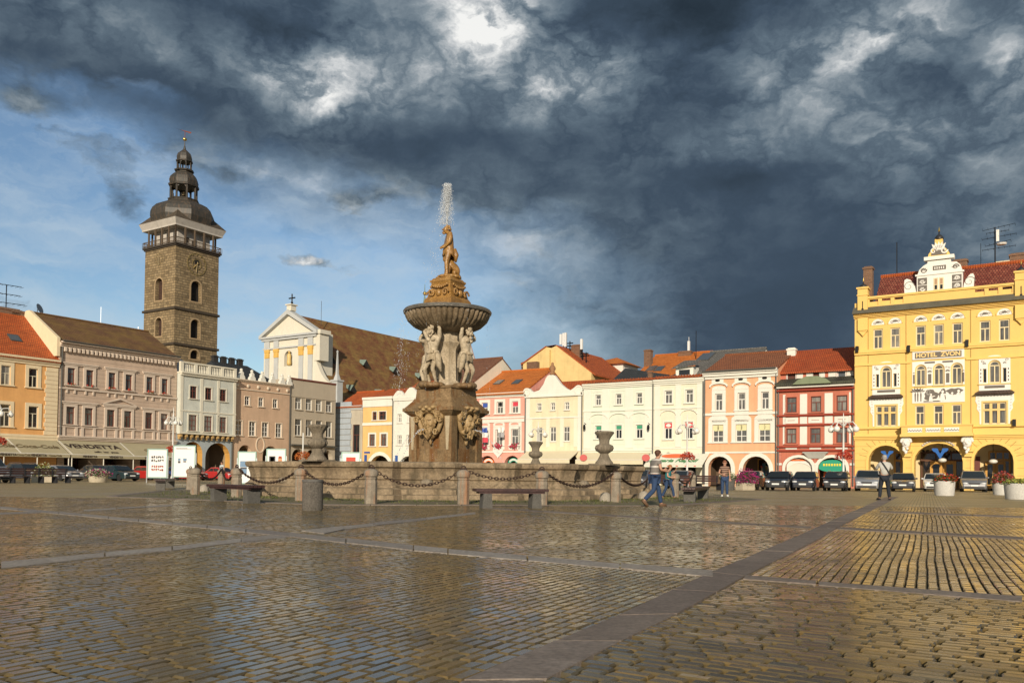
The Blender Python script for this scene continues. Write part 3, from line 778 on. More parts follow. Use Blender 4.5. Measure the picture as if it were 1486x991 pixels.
# ---- orange house at the frame's left edge
h = House(LR, -78, 84.5, 560, 13, 'corner_house', 'orange plastered house with red tiled roof and quoins, left of the taupe house')
ORW = stucco('orange_stucco', (.78, .42, .16)); CRM = stucco('cream_stucco', (.80, .66, .44), .06, .15)
H = (h.z(0, 513)+h.z(84, 521.5))/2; zr = h.z(33, 457, 6.5)
up = h.RS([(1.6, 530, 15, 559), (41.3, 535, 55, 561.5)]); lo = h.RS([(0, 587, 14.5, 618.7), (40.7, 589, 55.5, 620.6)])
per = up[1][0]-up[0][0]
up = [(up[0][0]-per*k, up[0][1], up[0][2]-per*k, up[0][3]) for k in (2, 1)]+up; lo = [(lo[0][0]-per*k, lo[0][1], lo[0][2]-per*k, lo[0][3]) for k in (2, 1)]+lo
zg = h.z(40, 634); sh = [(x, .1, x+4.6, 3.0) for x in (.8, 6.6, 12.4) if x+4.6 < h.W-.3]
h.ops = [(r,) for r in up+lo]+[(r, 0, 3.4) for r in sh]
h.body(H, ORW); o = h.gable(H, zr, mat=RED_T)
h.skylight(21, 492, .9, 1.0, H, zr, parent=o); h.finish()
for i, r in enumerate(up): h.win(r, CREAMF, P_CURT if i == 2 else P_DARK, sur=CRM, e=.32, tr=.6)
for i, r in enumerate(lo): h.win(r, CREAMF, P_DARK, sur=CRM, e=.32, tr=.66)
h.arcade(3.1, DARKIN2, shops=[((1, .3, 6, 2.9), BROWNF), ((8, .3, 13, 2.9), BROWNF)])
h.cornice(H-.75, .7, .35, CRM); h.cornice(zg-.5, .75, .14, CRM, name='string_course')
mb = MB()
for k in range(int((H-zg-1)/.42)): mb.box(h.W-1.35+(.12 if k % 2 else 0), -.06, zg+.3+k*.42, h.W-.05, .02, zg+.3+k*.42+.39)
h.put(mb, 'quoins', CRM)
h.chimney(h.L(12, 452, 6.5)[0], 6.5, zr-.6, h.z(12, 447, 6.5), 2.2, .6, parent=o); h.chimney(h.L(27, 453, 6.5)[0], 6.5, zr-.6, h.z(27, 451, 6.5), 1.6, .6, parent=o)
# aerial and dish
mb = MB(); xx, zz = h.L(8.5, 455, 6.5); zt = h.z(9, 413, 6.5); mb.tube([(xx, 6.5, zz-1), (xx, 6.5, zt)], .05, 5)
for fz, ln in ((.98, 1.5), (.66, 1.4), (.36, 1.9)):
    z = zz+(zt-zz)*fz; mb.tube([(xx-ln*.5, 6.5, z), (xx+ln, 6.5, z+.1)], .03, 4)
    for k in range(6): x = xx-ln*.5+ln*1.5*k/5; mb.tube([(x, 6.1, z), (x, 6.9, z)], .018, 4)
mb.build('aerial', BLACKM, o)
mb = MB(); xx, zz = h.L(53.5, 449, 6.5); mb.lathe([(0, 0), (.3, .05), (.55, .18)], 12); mb.T = None
ds = mb.build('satellite_dish', GREYM, o, loc=(xx, 6.2, zz)); ds.rotation_euler = (rad(70), 0, rad(30))
MB().tube([(xx, 6.4, zz-1.6), (xx, 6.4, zz)], .04, 5).build('dish_pole', GREYM, o)

# ---- taupe house with paired windows
h = House(LR, 85.5, 256.5, 560, 13, 'stucco_house', 'taupe stucco house with paired red-brown windows and pediment, beside the orange house')
VW = stucco('taupe_stucco', (.56, .43, .33), lines=.42); VT = stucco('pale_taupe_stucco', (.66, .55, .45), .06, .18)
H = (h.z(86, 493.5)+h.z(256.5, 518.2))/2; yr = 5.6; zr = (h.z(54, 455.5, yr)+h.z(222, 484, yr))/2
up = h.RS([(97.5,534,108.2,558),(124.4,537,135,561),(157,540.5,167,564),(181.5,543.7,191.2,567),(211.9,547,221,569.6),(234,550,243,572)])
lo = h.RS([(95.3,590.6,107.9,615.8),(122.4,592.8,134,617),(154.4,594,166,618.7),(179.6,596,190,620.3),(210,598.3,220.6,622.2),(232.6,600.3,242.6,623.5)])
zl = (h.z(86, 632)+h.z(247, 640))/2; sh = [(x, .1, x+3.4, 3.0) for x in (.7, 4.9, 9.1)]
h.ops = [(r,) for r in up+lo]+[(r, 0, 3.4) for r in sh]
h.body(H, VW); o = h.gable(H, zr, mat=BROWN_T, yr=yr, over=.45)
h.finish()
# fire wall above the lower neighbour
fw = MB(); sl = (zr-H)/yr
fw.add([(0-.02, -.1, H-1.6), (0-.02, -.1, H+.25), (0-.02, yr-.3, zr+.22), (0-.02, yr+.3, zr+.22), (0-.02, 13, H), (0-.02, 13, H-1.6)]+[(-.34, -.1, H-1.6), (-.34, -.1, H+.25), (-.34, yr-.3, zr+.22), (-.34, yr+.3, zr+.22), (-.34, 13, H), (-.34, 13, H-1.6)],
    [(0,1,2,3,4,5), (11,10,9,8,7,6)]+[(i, (i+1) % 6, (i+1) % 6+6, i+6) for i in range(6)])
h.put(fw, 'fire_wall', CRM)
for r in up: h.win(r, BROWNF, P_GREY, sur=VT, e=.27, surd=.1, tr=.66)
for r in lo: h.win(r, BROWNF, random.choice([P_DARK, P_GREY, P_CURT]), sur=VT, e=.27, surd=.1, tr=.66)
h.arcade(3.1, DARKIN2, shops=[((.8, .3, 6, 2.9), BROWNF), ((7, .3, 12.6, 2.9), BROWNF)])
h.cornice(H-.62, .55, .55, VT); h.gutter(H-.05, -.62)
mb = MB(); k = 0
x = .35
while x < h.W-.3: mb.box(x, -.34, H-1.05, x+.22, .02, H-.63); x += .46
h.put(mb, 'corbel_table', VT)
for i in range(6): x = h.W*(i+.5)/6; h.put(MB().box(x-.35, -.012, H-1.0, x+.35, .01, H-.68), 'attic_vent', plain('vent_dark', (.02, .018, .016), .9))
zs = up[0][1]-.35; h.trim([(-.0, -.16, zs-.12, h.W, .02, zs+.05)]+[(x, -.12, zs-.5, x+.16, .02, zs-.12) for x in [r[0]-.1 for r in up]+[r[2]-.06 for r in up]], VT, 'sill_course')
for i in (0, 2, 4):
    for g, d in ((up, .0), (lo, 0)):
        a, b = g[i][0]-.5, g[i+1][2]+.5; z = g[i][3]+.42
        h.trim([(a, -.22, z, b, .02, z+.12), (a+.08, -.15, z-.14, b-.08, .02, z)], VT, 'window_cornice')
a, b, z = lo[2][0]-.7, lo[3][2]+.7, lo[2][3]+.55
h.put(MB().ring([(a, z), (b, z), ((a+b)/2, z+.75)], [(a+.5, z+.1), (b-.5, z+.1), ((a+b)/2, z+.58)], -.24, .02), 'pediment', VT)
z = lo[0][1]-.2; h.trim([(0, -.12, z-.1, h.W, .02, z)]+[(r[0]-.35+j*(r[2]-r[0]+.42), -.1, z-.95, r[0]-.35+j*(r[2]-r[0]+.42)+.28, .02, z-.1) for r in lo for j in (0, 1)], VT, 'parapet_panels')
h.cornice(zl-.35, .42, .3, VT, name='string_course'); h.pipe(.2, zl, H-.1)
for r in up:
    mb = MB()
    for _ in range(9): mb.ball((random.uniform(r[0], r[2]), -.2, r[1]+random.uniform(0, .16)), random.uniform(.04, .1), 5, 4)
    h.put(mb, 'window_flowers', leafy('red_blooms', [(.35, .02, .02), (.5, .05, .03), (.08, .10, .02)]))
mb = MB(); xx, zz = h.L(175, 476, yr); mb.tube([(xx-2.6, yr, zz), (xx+2.2, yr, zz+.1)], .03, 4); mb.tube([(xx+2.2, yr, zr-.1), (xx+2.2, yr, zz+.5)], .035, 4); mb.tube([(xx-2.4, yr, zr-.1), (xx-2.4, yr, zz+2.0)], .02, 4)
for k in range(7): mb.tube([(xx-2.4+k*.6, yr-.4, zz), (xx-2.4+k*.6, yr+.4, zz)], .015, 4)
mb.build('aerial', GREYM, o)
# awnings of both cafes: fabric, valance, lettering
AWN = stucco('awning_cloth', (.42, .37, .24), .08, .1); AWNT = plain('awning_print', (.03, .015, .012), .8); AWNW = plain('awning_white', (.72, .68, .58), .7)
def awning(h, x0, x1, zt, zb, out, mat, texts=(), val=.32, legs=True, stripes=(), name='awning', y0=.0):
    mb = MB(); 
    mb.add([(x0, y0, zt), (x1, y0, zt), (x1, -out, zb), (x0, -out, zb), (x0, y0, zt-.03), (x1, y0, zt-.03), (x1, -out, zb-.03), (x0, -out, zb-.03)], [(0,1,2,3),(7,6,5,4),(0,4,5,1),(1,5,6,2),(2,6,7,3),(3,7,4,0)])
    mb.box(x0, -out-.02, zb-val, x1, -out, zb)
    for sx in stripes:
        mb.add([(sx, y0, zt+.012), (sx+.16, y0, zt+.012), (sx+.16, -out, zb+.012), (sx, -out, zb+.012)], [(0,1,2,3)], 1)
    a = mb.build(name, [mat, AWNW], h.root)
    fr = MB(); fr.tube([(x0, -out, zb), (x1, -out, zb)], .05, 6)
    for sx in (x0+.05, x1-.05): fr.tube([(sx, y0, zt-.06), (sx, -out, zb-.06)], .04, 6)
    if legs:
        n = max(2, round((x1-x0)/3.2)+1)
        for i in range(n): x = x0+.1+(x1-x0-.2)*i/(n-1); fr.tube([(x, -out+.08, .0), (x, -out+.08, zb-.1)], .05, 6)
    fr.build('awning_frame', AWNW, a)
    tl = math.atan2(out, zt-zb)
    for t in texts:
        body, x, f, size, mt = t[:5]; yy = y0-out*f-(y0*(0)); zz = zt+(zb-zt)*f
        if f > 1: lettering(body, size, mt, a, x, -out-.035, zb-val*.5, depth=.004)
        else:
            L = math.hypot(out, zt-zb); nn_ = ((zt-zb)/L, out/L)
            lettering(body, size, mt, a, x, -out*f-nn_[0]*.03, zz+nn_[1]*.03, tilt=tl, depth=.004, shear=t[5] if len(t) > 5 else 0)
    return a
zt = h.z(150, 641); zb = 2.42
BR2 = plain('awning_print_brown', (.16, .12, .06), .8)
awning(h, -.1, h.W-.2, zt, zb, 2.7, AWN, [('VENDETTA', 3.1, .42, 1.15, AWNT), ('caffe  bar  pizza', 3.9, .78, .42, AWNT), ('Gambrinus', 10.1, .55, .7, BR2, .2)]+[('VENDETTA', x, 2, .3, AWNT) for x in (1.8, 4.6, 8.6, 11.6)], stripes=(-.05, 6.6))
h0 = h
h = House(LR, -78, 84.5, 560, 13, 'cafe_canopy', 'beige cafe awning printed with soft drink lettering under the orange house', 'awning')
awning(h, h.W-15.5, h.W-.15, zt-.05, zb, 2.7, AWN, [('Coca-Cola', h.W-2.7, .52, .95, BR2, .25), ('Coca-Cola', h.W-6.9, .52, .95, BR2, .25)]+[('VENDETTA', x, 2, .3, AWNT) for x in (h.W-6, h.W-3.2, h.W-9)]+[('Coca-Cola', x, 2, .28, BR2, .25) for x in (h.W-4.6, h.W-1.6)], stripes=(h.W-4.9,), name='awning_cloth')

# ---- pale house with balustrade and arcade
h = House(LR, 256.5, 338, 590, 12, 'arcaded_house', 'pale blue-white house with roof balustrade and corbelled storey over two arches')
W3 = stucco('pale_blue_stucco', (.60, .62, .56)); W3b = stucco('blue_grey_stucco', (.40, .45, .47), .08, .2); W3t = stucco('ivory_stucco', (.72, .68, .56), .05, .12)
Hc = (h.z(258, 541)+h.z(336.6, 551))/2; Hp = (h.z(258.8, 524.5)+h.z(337.5, 535))/2; zj = (h.z(256, 629)+h.z(333, 633.5))/2
up = h.RS([(271.2,560.8,280.9,578),(293,563,302.7,580.8),(314.5,565.6,323.6,582.9)]); lo = h.RS([(269,602,280.9,625),(291.5,603.8,303,626.5),(312.7,605.6,323.6,627.7)])
za = h.z(316, 642.5); ar = [(.5, 0, 3.0, za), (3.95, 0, 6.75, za)]
x1_, x2_ = h.L(265, 660)[0], h.L(293.6, 660)[0]; x3_, x4_ = h.L(298, 660)[0], h.L(334, 660)[0]; ar = [(max(.4, x1_), 0, x2_, za), (x3_, 0, min(h.W-.3, x4_), za)]
mb = h.body(zj, W3b, ops=[(r, True, .9) for r in ar], rmat=stucco('ochre_stucco', (.62, .34, .09)))
wall_face(mb, 0, h.W, zj, Hc, [(r,) for r in up+lo], .25, 2, y=-.55)
mb.quad((0, -.55, zj), (0, .2, zj), (0, .2, Hc), (0, -.55, Hc), 2); mb.quad((h.W, -.55, zj), (h.W, -.55, Hc), (h.W, .2, Hc), (h.W, .2, zj), 2); mb.quad((0, -.55, zj), (h.W, -.55, zj), (h.W, .1, zj), (0, .1, zj), 2)
mb.quad((0, 0, zj), (0, 12, zj), (0, 12, Hc), (0, 0, Hc), 2); mb.quad((h.W, 0, zj), (h.W, 0, Hc), (h.W, 12, Hc), (h.W, 12, zj), 2); mb.quad((0, 12, zj), (h.W, 12, zj), (h.W, 12, Hc), (0, 12, Hc), 2); mb.quad((0, -.55, Hc), (h.W, -.55, Hc), (h.W, 12, Hc), (0, 12, Hc), 2)
h.wmat.append(W3); h.finish()
for r in up: h.win(r, BROWNF, P_DARK, 'X', sur=W3t, e=.13, yb=-.55)
for r in lo: h.win(r, BROWNF, P_GREY, 'G', cols=2, rows=3, sur=W3t, e=.16, yb=-.55)
h.arcade(za+.3, DARKIN, D=4.2, shops=[((.6, .3, 3, 2.6), BROWNF), ((4.2, .3, 6.6, 2.6), BROWNF)])
mb = MB()
for k in range(11): x = .3+(h.W-.6)*k/10; mb.box(x-.13, -.54, zj-.35, x+.13, .02, zj-.002); mb.box(x-.1, -.3, zj-.6, x+.1, .02, zj-.351)
h.put(mb, 'corbels', stucco('ochre_stone', (.50, .33, .14)))
tr = MB(); tr.box(-.05, -.95, Hc-.02, h.W+.05, .3, Hc+.16); tr.box(-.02, -.78, Hc-.25, h.W+.02, -.5, Hc-.021); tr.box(0, -.6, Hp-.16, h.W, -.25, Hp); 
for k in range(5): x = (h.W-.4)*k/4; tr.box(x, -.58, Hc+.161, x+.4, -.27, Hp-.161)
for k in range(32):
    x = .35+(h.W-.7)*k/31; tr.lathe([(.05, 0), (.09, .15), (.045, (Hp-Hc-.33)*.6), (.06, Hp-Hc-.33)], 6, (x, -.42, Hc+.162))
h.put(tr, 'balustrade', W3t)
h.trim([(x, -.60, zj+.05, x+.35, -.54, Hc-.3) for x in (.05, h.W*.36-.1, h.W*.66-.1, h.W-.4)]+[(0, -.62, lo[0][3]+.35, h.W, -.54, lo[0][3]+.5), (0, -.63, zj+.02, h.W, -.54, zj+.22)], W3t, 'pilaster_strips')
gr = MB(); x0 = h.L(293, 528, 5)[0]; gr.add([(1.2, 3, Hc+.02), (h.W-1.2, 3, Hc+.02), (h.W-1.2, 8, Hc+.02), (1.2, 8, Hc+.02), (h.W/2-.6, 5.5, Hp+1.1), (h.W/2+.6, 5.5, Hp+1.1)], [(0,1,5,4),(2,3,4,5),(1,2,5),(3,0,4)]); h.put(gr, 'roof', GREYM)
h.pipe(h.W-.1, .2, Hc)
# ---- pinkish house with figures on its parapet
h = House(LR, 338, 421, 590, 12, 'parapet_house', 'pinkish beige house with scalloped parapet ornaments and an oval plaster medallion')
PW = stucco('pink_beige_stucco', (.60, .42, .29)); PT_ = stucco('pink_white_stucco', (.74, .62, .48), .05, .12)
H = (h.z(339, 548.7)+h.z(420.7, 559.3))/2
up = h.RS([(355,575,362.3,588),(375,577,382,589.9),(395.9,579.6,402.6,592)]); lo = h.RS([(341.7,610.4,351,631),(361.4,611.6,370.8,632.5),(380,612.9,389,633.4),(400,614.7,408.6,634.7)])
za = h.z(355, 645.5); ar = [(h.L(346, 660)[0], 0, h.L(365, 660)[0], za), (h.L(381, 660)[0], 0, h.L(404, 660)[0], za)]
h.ops = [(r,) for r in up+lo]+[(r, True, .8) for r in ar]
h.body(H, PW); h.finish()
for r in up: h.win(r, WHITE, P_DARK, 'X', sur=PT_, e=.08, sill=True)
for r in lo: h.win(r, WHITE, P_GREY, 'G', cols=2, rows=3, sur=PT_, e=.1)
h.arcade(za+.3, DARKIN, D=4, shops=[((1, .3, 3.5, 2.6), BROWNF), ((5, .3, 7.5, 2.6), BROWNF)])
h.cornice(H-.28, .3, .3, PT_); z2 = H-1.25
tr = MB(); tr.box(0, -.12, z2, h.W, .02, z2+.1)
for k in range(6): x = .6+(h.W-1.2)*k/5; tr.ball((x, -.08, H-.75), (.22, .1, .22), 8, 6)
h.put(tr, 'parapet_band', PT_)
xs_ = [h.L(px, 550)[0] for px in (350.2, 365.6, 380.5, 395.3, 409.2)]
for x in xs_+[h.W-.25]:
    t = MB(); t.prism([(x-.45, H+.02), (x+.45, H+.02), (x+.4, H+.35), (x+.2, H+.55), (x+.22, H+.8), (x, H+1.0), (x-.22, H+.8), (x-.2, H+.55), (x-.4, H+.35)], -.2, .25); t.ball((x, .03, H+1.15), .2, 8, 6); h.put(t, 'parapet_ornament', TRIMW)
ov = MB(); cx, cz = h.L(377.4, 645.5); rx = h.R((371, 634, 383.7, 657)); rx_, rz_ = (rx[2]-rx[0])/2, (rx[3]-rx[1])/2
A = [(cx+rx_*math.cos(t*PI/14), cz+rz_*math.sin(t*PI/14)) for t in range(28)]; B = [(cx+rx_*.82*math.cos(t*PI/14), cz+rz_*.86*math.sin(t*PI/14)) for t in range(28)]
ov.ring(A, B, -.07, .01); h.put(ov, 'medallion', PT_)
gr = MB(); gr.add([(.3, 1.5, H-.01), (h.W-.3, 1.5, H-.01), (h.W-.3, 11, H-.01), (.3, 11, H-.01), (.9, 5.5, H+2.6), (h.W-2.5, 5.5, H+2.6)], [(0,1,5,4),(2,3,4,5),(1,2,5),(3,0,4)]); ro = h.put(gr, 'roof', DARK_T)
for k in range(4): h.chimney(1.6+k*1.3, 5.6, H+2.3, H+3.4-.0, .7, .5, plain('soot', (.03, .028, .026), .9), ro)
h.pipe(h.W-.12, .2, H)
# ---- flat grey block
h = House(LR, 421.5, 487, 590, 12, 'modern_block', 'flat-roofed grey-beige block with two plain rows of windows, right of the pinkish house')
MW = stucco('grey_beige_stucco', (.50, .43, .33), .06, .15)
H = (h.z(423.8, 548.7)+h.z(486.7, 557.8))/2; zj = (h.z(421, 643.5)+h.z(486, 648))/2
up = h.RS([(428.3,577,437.4,593.8),(443.4,579,452.8,595.3),(458,580.5,467.4,597),(472.8,582,481.6,598.6)]); lo = h.RS([(427.7,607.7,437.4,632),(443,609,452.8,633),(458,610.5,467.4,634),(472.8,612,481.3,635)])
za = h.z(431, 651); ar = [(.4, 0, h.L(441, 665)[0], za), (h.L(443, 665)[0], 0, h.L(462, 665)[0], za), (h.L(464, 665)[0], 0, h.W-.4, za)]
h.ops = [(r,) for r in up+lo]+[(r, True, .8) for r in ar]
h.body(H, MW); h.finish()
for r in up+lo: h.win(r, WHITE, random.choice([P_GREY, P_CURT, P_GREY]), 'T', fw=.1, sur=MW, e=.06)
h.arcade(za+.3, DARKIN2, D=4)
h.trim([(0, -.1, H-.12, h.W, .3, H+.1)], BROWNF, 'roof_edge'); h.trim([(0, -.45, zj-.2, h.W, .02, zj)], ZINC, 'ledge')
h.trim([(0, -.07, up[0][3]+.1, h.W, .02, up[0][3]+.3)], MW, 'string_course')
# ------------------------------------------------------------------ church, tower
CHW = stucco('church_cream', (.74, .69, .57), .06, .14); CHG = stucco('church_grey', (.52, .53, .52), .06, .12)
class CRow(Row): pass
ch_o = AT(382.5, 600, 150); cr = Row(ch_o.x, ch_o.y, RA)
h = House(cr, 381.5, 457, 600, 40, 'church', 'cream church with pilastered gable front and long red-brown tiled roof, between tower and fountain', 'church')
H = (h.z(382, 489.5)+h.z(456, 481.5))/2; zr = h.z(420, 452); zv = h.z(470, 530)
wv = h.L(487, 556)[0]-h.W                      # lower wing with the concave volute
mb = MB(); ar = [(h.L(412.5, 520)[0], h.z(420, 531), h.L(424.5, 520)[0], h.z(420, 509))]
wall_face(mb, 0, h.W, 0, H, [(r, True, .7) for r in ar], .7)
mb.quad((0, 0, 0), (0, 2, 0), (0, 2, H), (0, 0, H)); mb.quad((h.W, 0, 0), (h.W, 0, H), (h.W, 4, H), (h.W, 4, 0)); mb.quad((0, 0, H), (h.W, 0, H), (h.W, 4, H), (0, 4, H))
mb.add([(0, 0, H), (h.W, 0, H), (h.W/2, 0, zr)], [(0, 1, 2)])
cv = [(h.W, h.z(463, 521))]+[(h.W+wv*t, h.z(487, 556)+(h.z(463, 521)-h.z(487, 556))*(1-t)**2.6) for t in [i/10 for i in range(1, 11)]]
mb.prism([(h.W, 0), (h.W+wv, 0)]+cv[::-1], .0, .9)
zlow = cv[-1][1]
xl = -h.W*.25; xr_ = h.W+wv*1.0; D = 44
mb.quad((xl, .5, 0), (xl, D, 0), (xl, D, zlow-6), (xl, .5, zlow-6)); mb.quad((xr_, .5, 0), (xr_, .5, zlow-6), (xr_, D, zlow-6), (xr_, D, 0)); mb.quad((xl, D, 0), (xr_, D, 0), (xr_, D, zlow-6), (xl, D, zlow-6))
mb.add([(xl, D, zlow-6), (xr_, D, zlow-6), (h.W/2, D, zr-.6)], [(0, 1, 2)])
h.put(mb, 'wall', CHW)
MB().poly([(x, .68, z) for x, z in outline(ar[0], True)]).build('niche', CHG, h.root)
st = MB(); nx = (ar[0][0]+ar[0][2])/2; nz = ar[0][1]; st.lathe([(.35, 0), (.45, .5), (.34, 1.2), (.42, 1.7), (.28, 2.1), (.1, 2.2)], 10, (nx, .2, nz+.1)); st.ball((nx, .2, nz+2.5), .22); h.put(st, 'niche_figure', plain('gilded_wood', (.72, .5, .18), .5), True)
rf = MB(); cxm = h.W/2
for sgn, xe in ((1, xr_+1.2), (-1, xl-1.2)):
    ze = zlow-6.6; n = 6; prev = None
    for i in range(n+1):
        t = i/n; x = cxm+(xe-cxm)*t; z = zr-.35+(ze-zr+.35)*t-.9*math.sin(PI*t)*.9
        if prev: rf.quad((prev[0], .6, prev[1]), (prev[0], D+.4, prev[1]), (x, D+.4, z), (x, .6, z))
        prev = (x, z)
ro = h.put(rf, 'roof', CHURCH_T)
RED2 = tiles('gable_red_tiles', (.45, .10, .03), (.55, .15, .04))
for sgn in (1, -1):
    t = MB(); a = (cxm, zr); b = (cxm+sgn*(h.W/2+.7), H+.1); t.add([(a[0], -.7, a[1]+.25), (b[0], -.7, b[1]+.05), (b[0], .8, b[1]+.05), (a[0], .8, a[1]+.25), (a[0], -.7, a[1]-.55), (b[0], -.7, b[1]-.55), (b[0], .8, b[1]-.55), (a[0], .8, a[1]-.55)], [(0,1,2,3),(7,6,5,4),(0,4,5,1),(1,5,6,2),(2,6,7,3),(3,7,4,0)]); h.put(t, 'raking_cornice', CHG)
h.put(MB().box(-.6, -.65, H-.45, h.W+.6, .02, H-.1).box(-.3, -.4, H-.85, h.W+.3, .02, H-.451).box(-.1, -.25, H-2.35, h.W+.1, .02, H-2.1), 'cornice', CHG)
for px in (388.5, 401.5, 437.5, 451):
    x = h.L(px, 520)[0]; t = MB().box(x-.5, -.22, 0, x+.5, .02, H-3.9).box(x-.6, -.26, H-2.09, x+.6, .02, H-.86); pi = h.put(t, 'pilaster', CHG)
    MB().box(x-.62, -.34, H-2.9, x+.62, .02, H-2.36).box(x-.52, -.30, H-3.9, x+.52, .02, H-2.901).build('capital', stucco('ochre_gilt', (.74, .46, .12)), pi)
ck = MB().box(cxm-.55, -.3, zr+.1, cxm+.55, .9, zr+1.05).box(cxm-.75, -.5, zr+1.05, cxm+.75, 1.1, zr+1.25); pk = h.put(ck, 'gable_pedestal', CHW)
zc = h.z(424, 433); cz0 = zr+1.25; zc = max(zc, cz0+1.9); MB().tube([(cxm, .4, cz0), (cxm, .4, zc)], .12, 6).tube([(cxm-.75, .4, cz0+(zc-cz0)*.62), (cxm+.75, .4, cz0+(zc-cz0)*.62)], .12, 6).ball((cxm, .4, cz0+.35), .22).build('cross', BLACKM, pk)
ob = MB(); ox = h.W+wv; ob.box(ox-.6, -.35, zlow-3.4, ox+.75, .95, zlow+.3); ob.box(ox-.75, -.5, zlow+.3, ox+.9, 1.1, zlow+.55); ob.lathe([(.62, 0), (.5, .4), (.28, 1.0), (.12, 4.6), (.2, 4.8), (0, 5.1)], 4, (ox+.05, .3, zlow+.56), ph=PI/4); h.put(ob, 'obelisk', CHG)
mb = MB(); h.put(MB().box(h.W-.3, -.12, cv[0][1]-.2, h.W+1.0, 2.0, H+.05).box(h.W-.4, -.3, H-.45, h.W+1.3, 2.2, H+.25), 'corner_pier', CHW)
def church_slope(px, py):
    best = None
    for i in range(200):
        y = .6+i*.21; x, z = h.L(px, py, y); t = (x-cxm)/(xr_+1.2-cxm)
        if 0 < t < 1:
            zz = zr-.35+(zlow-6.6-zr+.35)*t-.81*math.sin(PI*t); e = abs(z-zz)
            if best is None or e < best[0]: best = (e, x, y, zz)
    return best[1:]
for px, py in ((478, 526), (526, 530), (569, 540), (606, 549), (507, 566), (548, 572)):
    x, y, z = church_slope(px, py); d = MB(); d.add([(x-1.6, y-.1, z+1.15), (x+1.0, y-.9, z-.2), (x+1.0, y+.9, z-.2), (x+1.0, y, z+.95)], [(0,1,3),(0,3,2)], 0); d.add([(x+1.0, y-.9, z-.2), (x+1.0, y+.9, z-.2), (x+1.0, y, z+.95)], [(0,1,2)], 1)
    d.build('dormer', [stucco('copper_green', (.20, .26, .22)), plain('vent_dark', (.02, .018, .016), .9)], ro)
# slim ridge turret with a gilded ball, seen just left of the statue
best = None
for i in range(300):
    y = i*.2; x, z = h.L(615, 500, y)
    if best is None or abs(x-cxm) < best[0]: best = (abs(x-cxm), y)
ty = best[1]; zt = h.z(615, 412, ty); t = MB(); t.lathe([(.5, zr-2), (.5, zt-7.2), (.6, zt-7.0), (.5, zt-5.4), (.25, zt-3.6), (.12, zt-2.6), (.05, zt-.2), (0, zt)], 8, (cxm, ty, 0))
tu = t.build('ridge_turret', stucco('copper_green', (.20, .26, .22)), ro); MB().ball((cxm, ty, zt-2.1), .42).build('gilded_ball', GOLD, tu)
if ty > D-1: MB().box(cxm-2, D, 0, cxm+2, ty+2, zr-1.5).build('choir_wall', CHW, h.root)
h.put(MB().tube([(h.L(466, 470, 6)[0], 6, zr-1.6), (h.L(466, 470, 6)[0], 6, h.z(466, 437, 6))], .05, 4), 'lightning_rod', BLACKM)

# ---- black tower
TB = blocks('tower_stone', [(.15, .105, .055), (.29, .205, .105), (.38, .275, .15), (.21, .15, .08), (.43, .32, .18)], (.13, .10, .06), 1.15, .52, msize=.05, bstr=.9)
TZ = 166.0; tp = AT(253.0, 470, TZ); SD = 9.9
# root at the near corner, x along the right face, y along the left face
tw = thing('stone_tower', 'tall dark stone clock tower with gallery and triple onion dome, behind the taupe house', 'tower', (tp.x, tp.y, 0), LA)
# local: x to right-back (LR.u), y into building = (-.844,.536): left face runs along +y from the corner
def TL(px, py):      # on right face plane y=0
    d = ray(px, py); n = Vector((-math.sin(LA), math.cos(LA), 0)); t = (Vector((tp.x, tp.y, 0))-C0).dot(n)/d.dot(n); p = C0+d*t-Vector((tp.x, tp.y, 0))
    return p.x*math.cos(LA)+p.y*math.sin(LA), p.z
def TLl(px, py):     # on left face plane x=0
    d = ray(px, py); n = Vector((math.cos(LA), math.sin(LA), 0)); t = (Vector((tp.x, tp.y, 0))-C0).dot(n)/d.dot(n); p = C0+d*t-Vector((tp.x, tp.y, 0))
    return -p.x*math.sin(LA)+p.y*math.cos(LA), p.z
zg = TL(253, 353)[1]; SX = TL(316.5, 430)[0]; SY = TLl(209.5, 430)[0]; ze = TL(252.8, 315.5)[1]
def trect(b): return (TL(b[0], (b[1]+b[3])/2)[0], TL((b[0]+b[2])/2, b[3])[1], TL(b[2], (b[1]+b[3])/2)[0], TL((b[0]+b[2])/2, b[1])[1])
def trectl(b): return (TLl(b[2], (b[1]+b[3])/2)[0], TLl((b[0]+b[2])/2, b[3])[1], TLl(b[0], (b[1]+b[3])/2)[0], TLl((b[0]+b[2])/2, b[1])[1])
wr = [trect(b) for b in ((277,408,291.5,438), (276.5,463.5,290,491), (276,508,289,521))]; wl = [trectl(b) for b in ((225.5,404,236,436), (225.5,461,235,488))]
mb = MB(); wall_face(mb, 0, SX, 0, zg, [(r, True, .9) for r in wr])
m2 = MB(); wall_face(m2, 0, SY, 0, zg, [(r, True, .9) for r in wl]); 
for v, f in ((m2.v, m2.f),): mb.add([(y, x, z) for x, y, z in v], f)
mb.quad((SX, 0, 0), (SX, SY, 0), (SX, SY, zg), (SX, 0, zg)); mb.quad((0, SY, 0), (SX, SY, 0), (SX, SY, zg), (0, SY, zg)); mb.quad((0, 0, zg), (SX, 0, zg), (SX, SY, zg), (0, SY, zg))
mb.build('shaft', TB, tw)
OPEN = plain('opening_dark', (.012, .010, .009), .9); LOUV = tiles('louvre_wood', (.06, .03, .02), (.09, .045, .03), w=2, h=.3)
for r in wr:
    o = MB().poly([(x, .8, z) for x, z in outline(r, True)]).build('belfry_opening', OPEN, tw)
    MB().ring(outline(grow(r, .3), True), outline(r, True), -.07, .02).build('opening_frame', stucco('sandstone', (.40, .29, .17)), o)
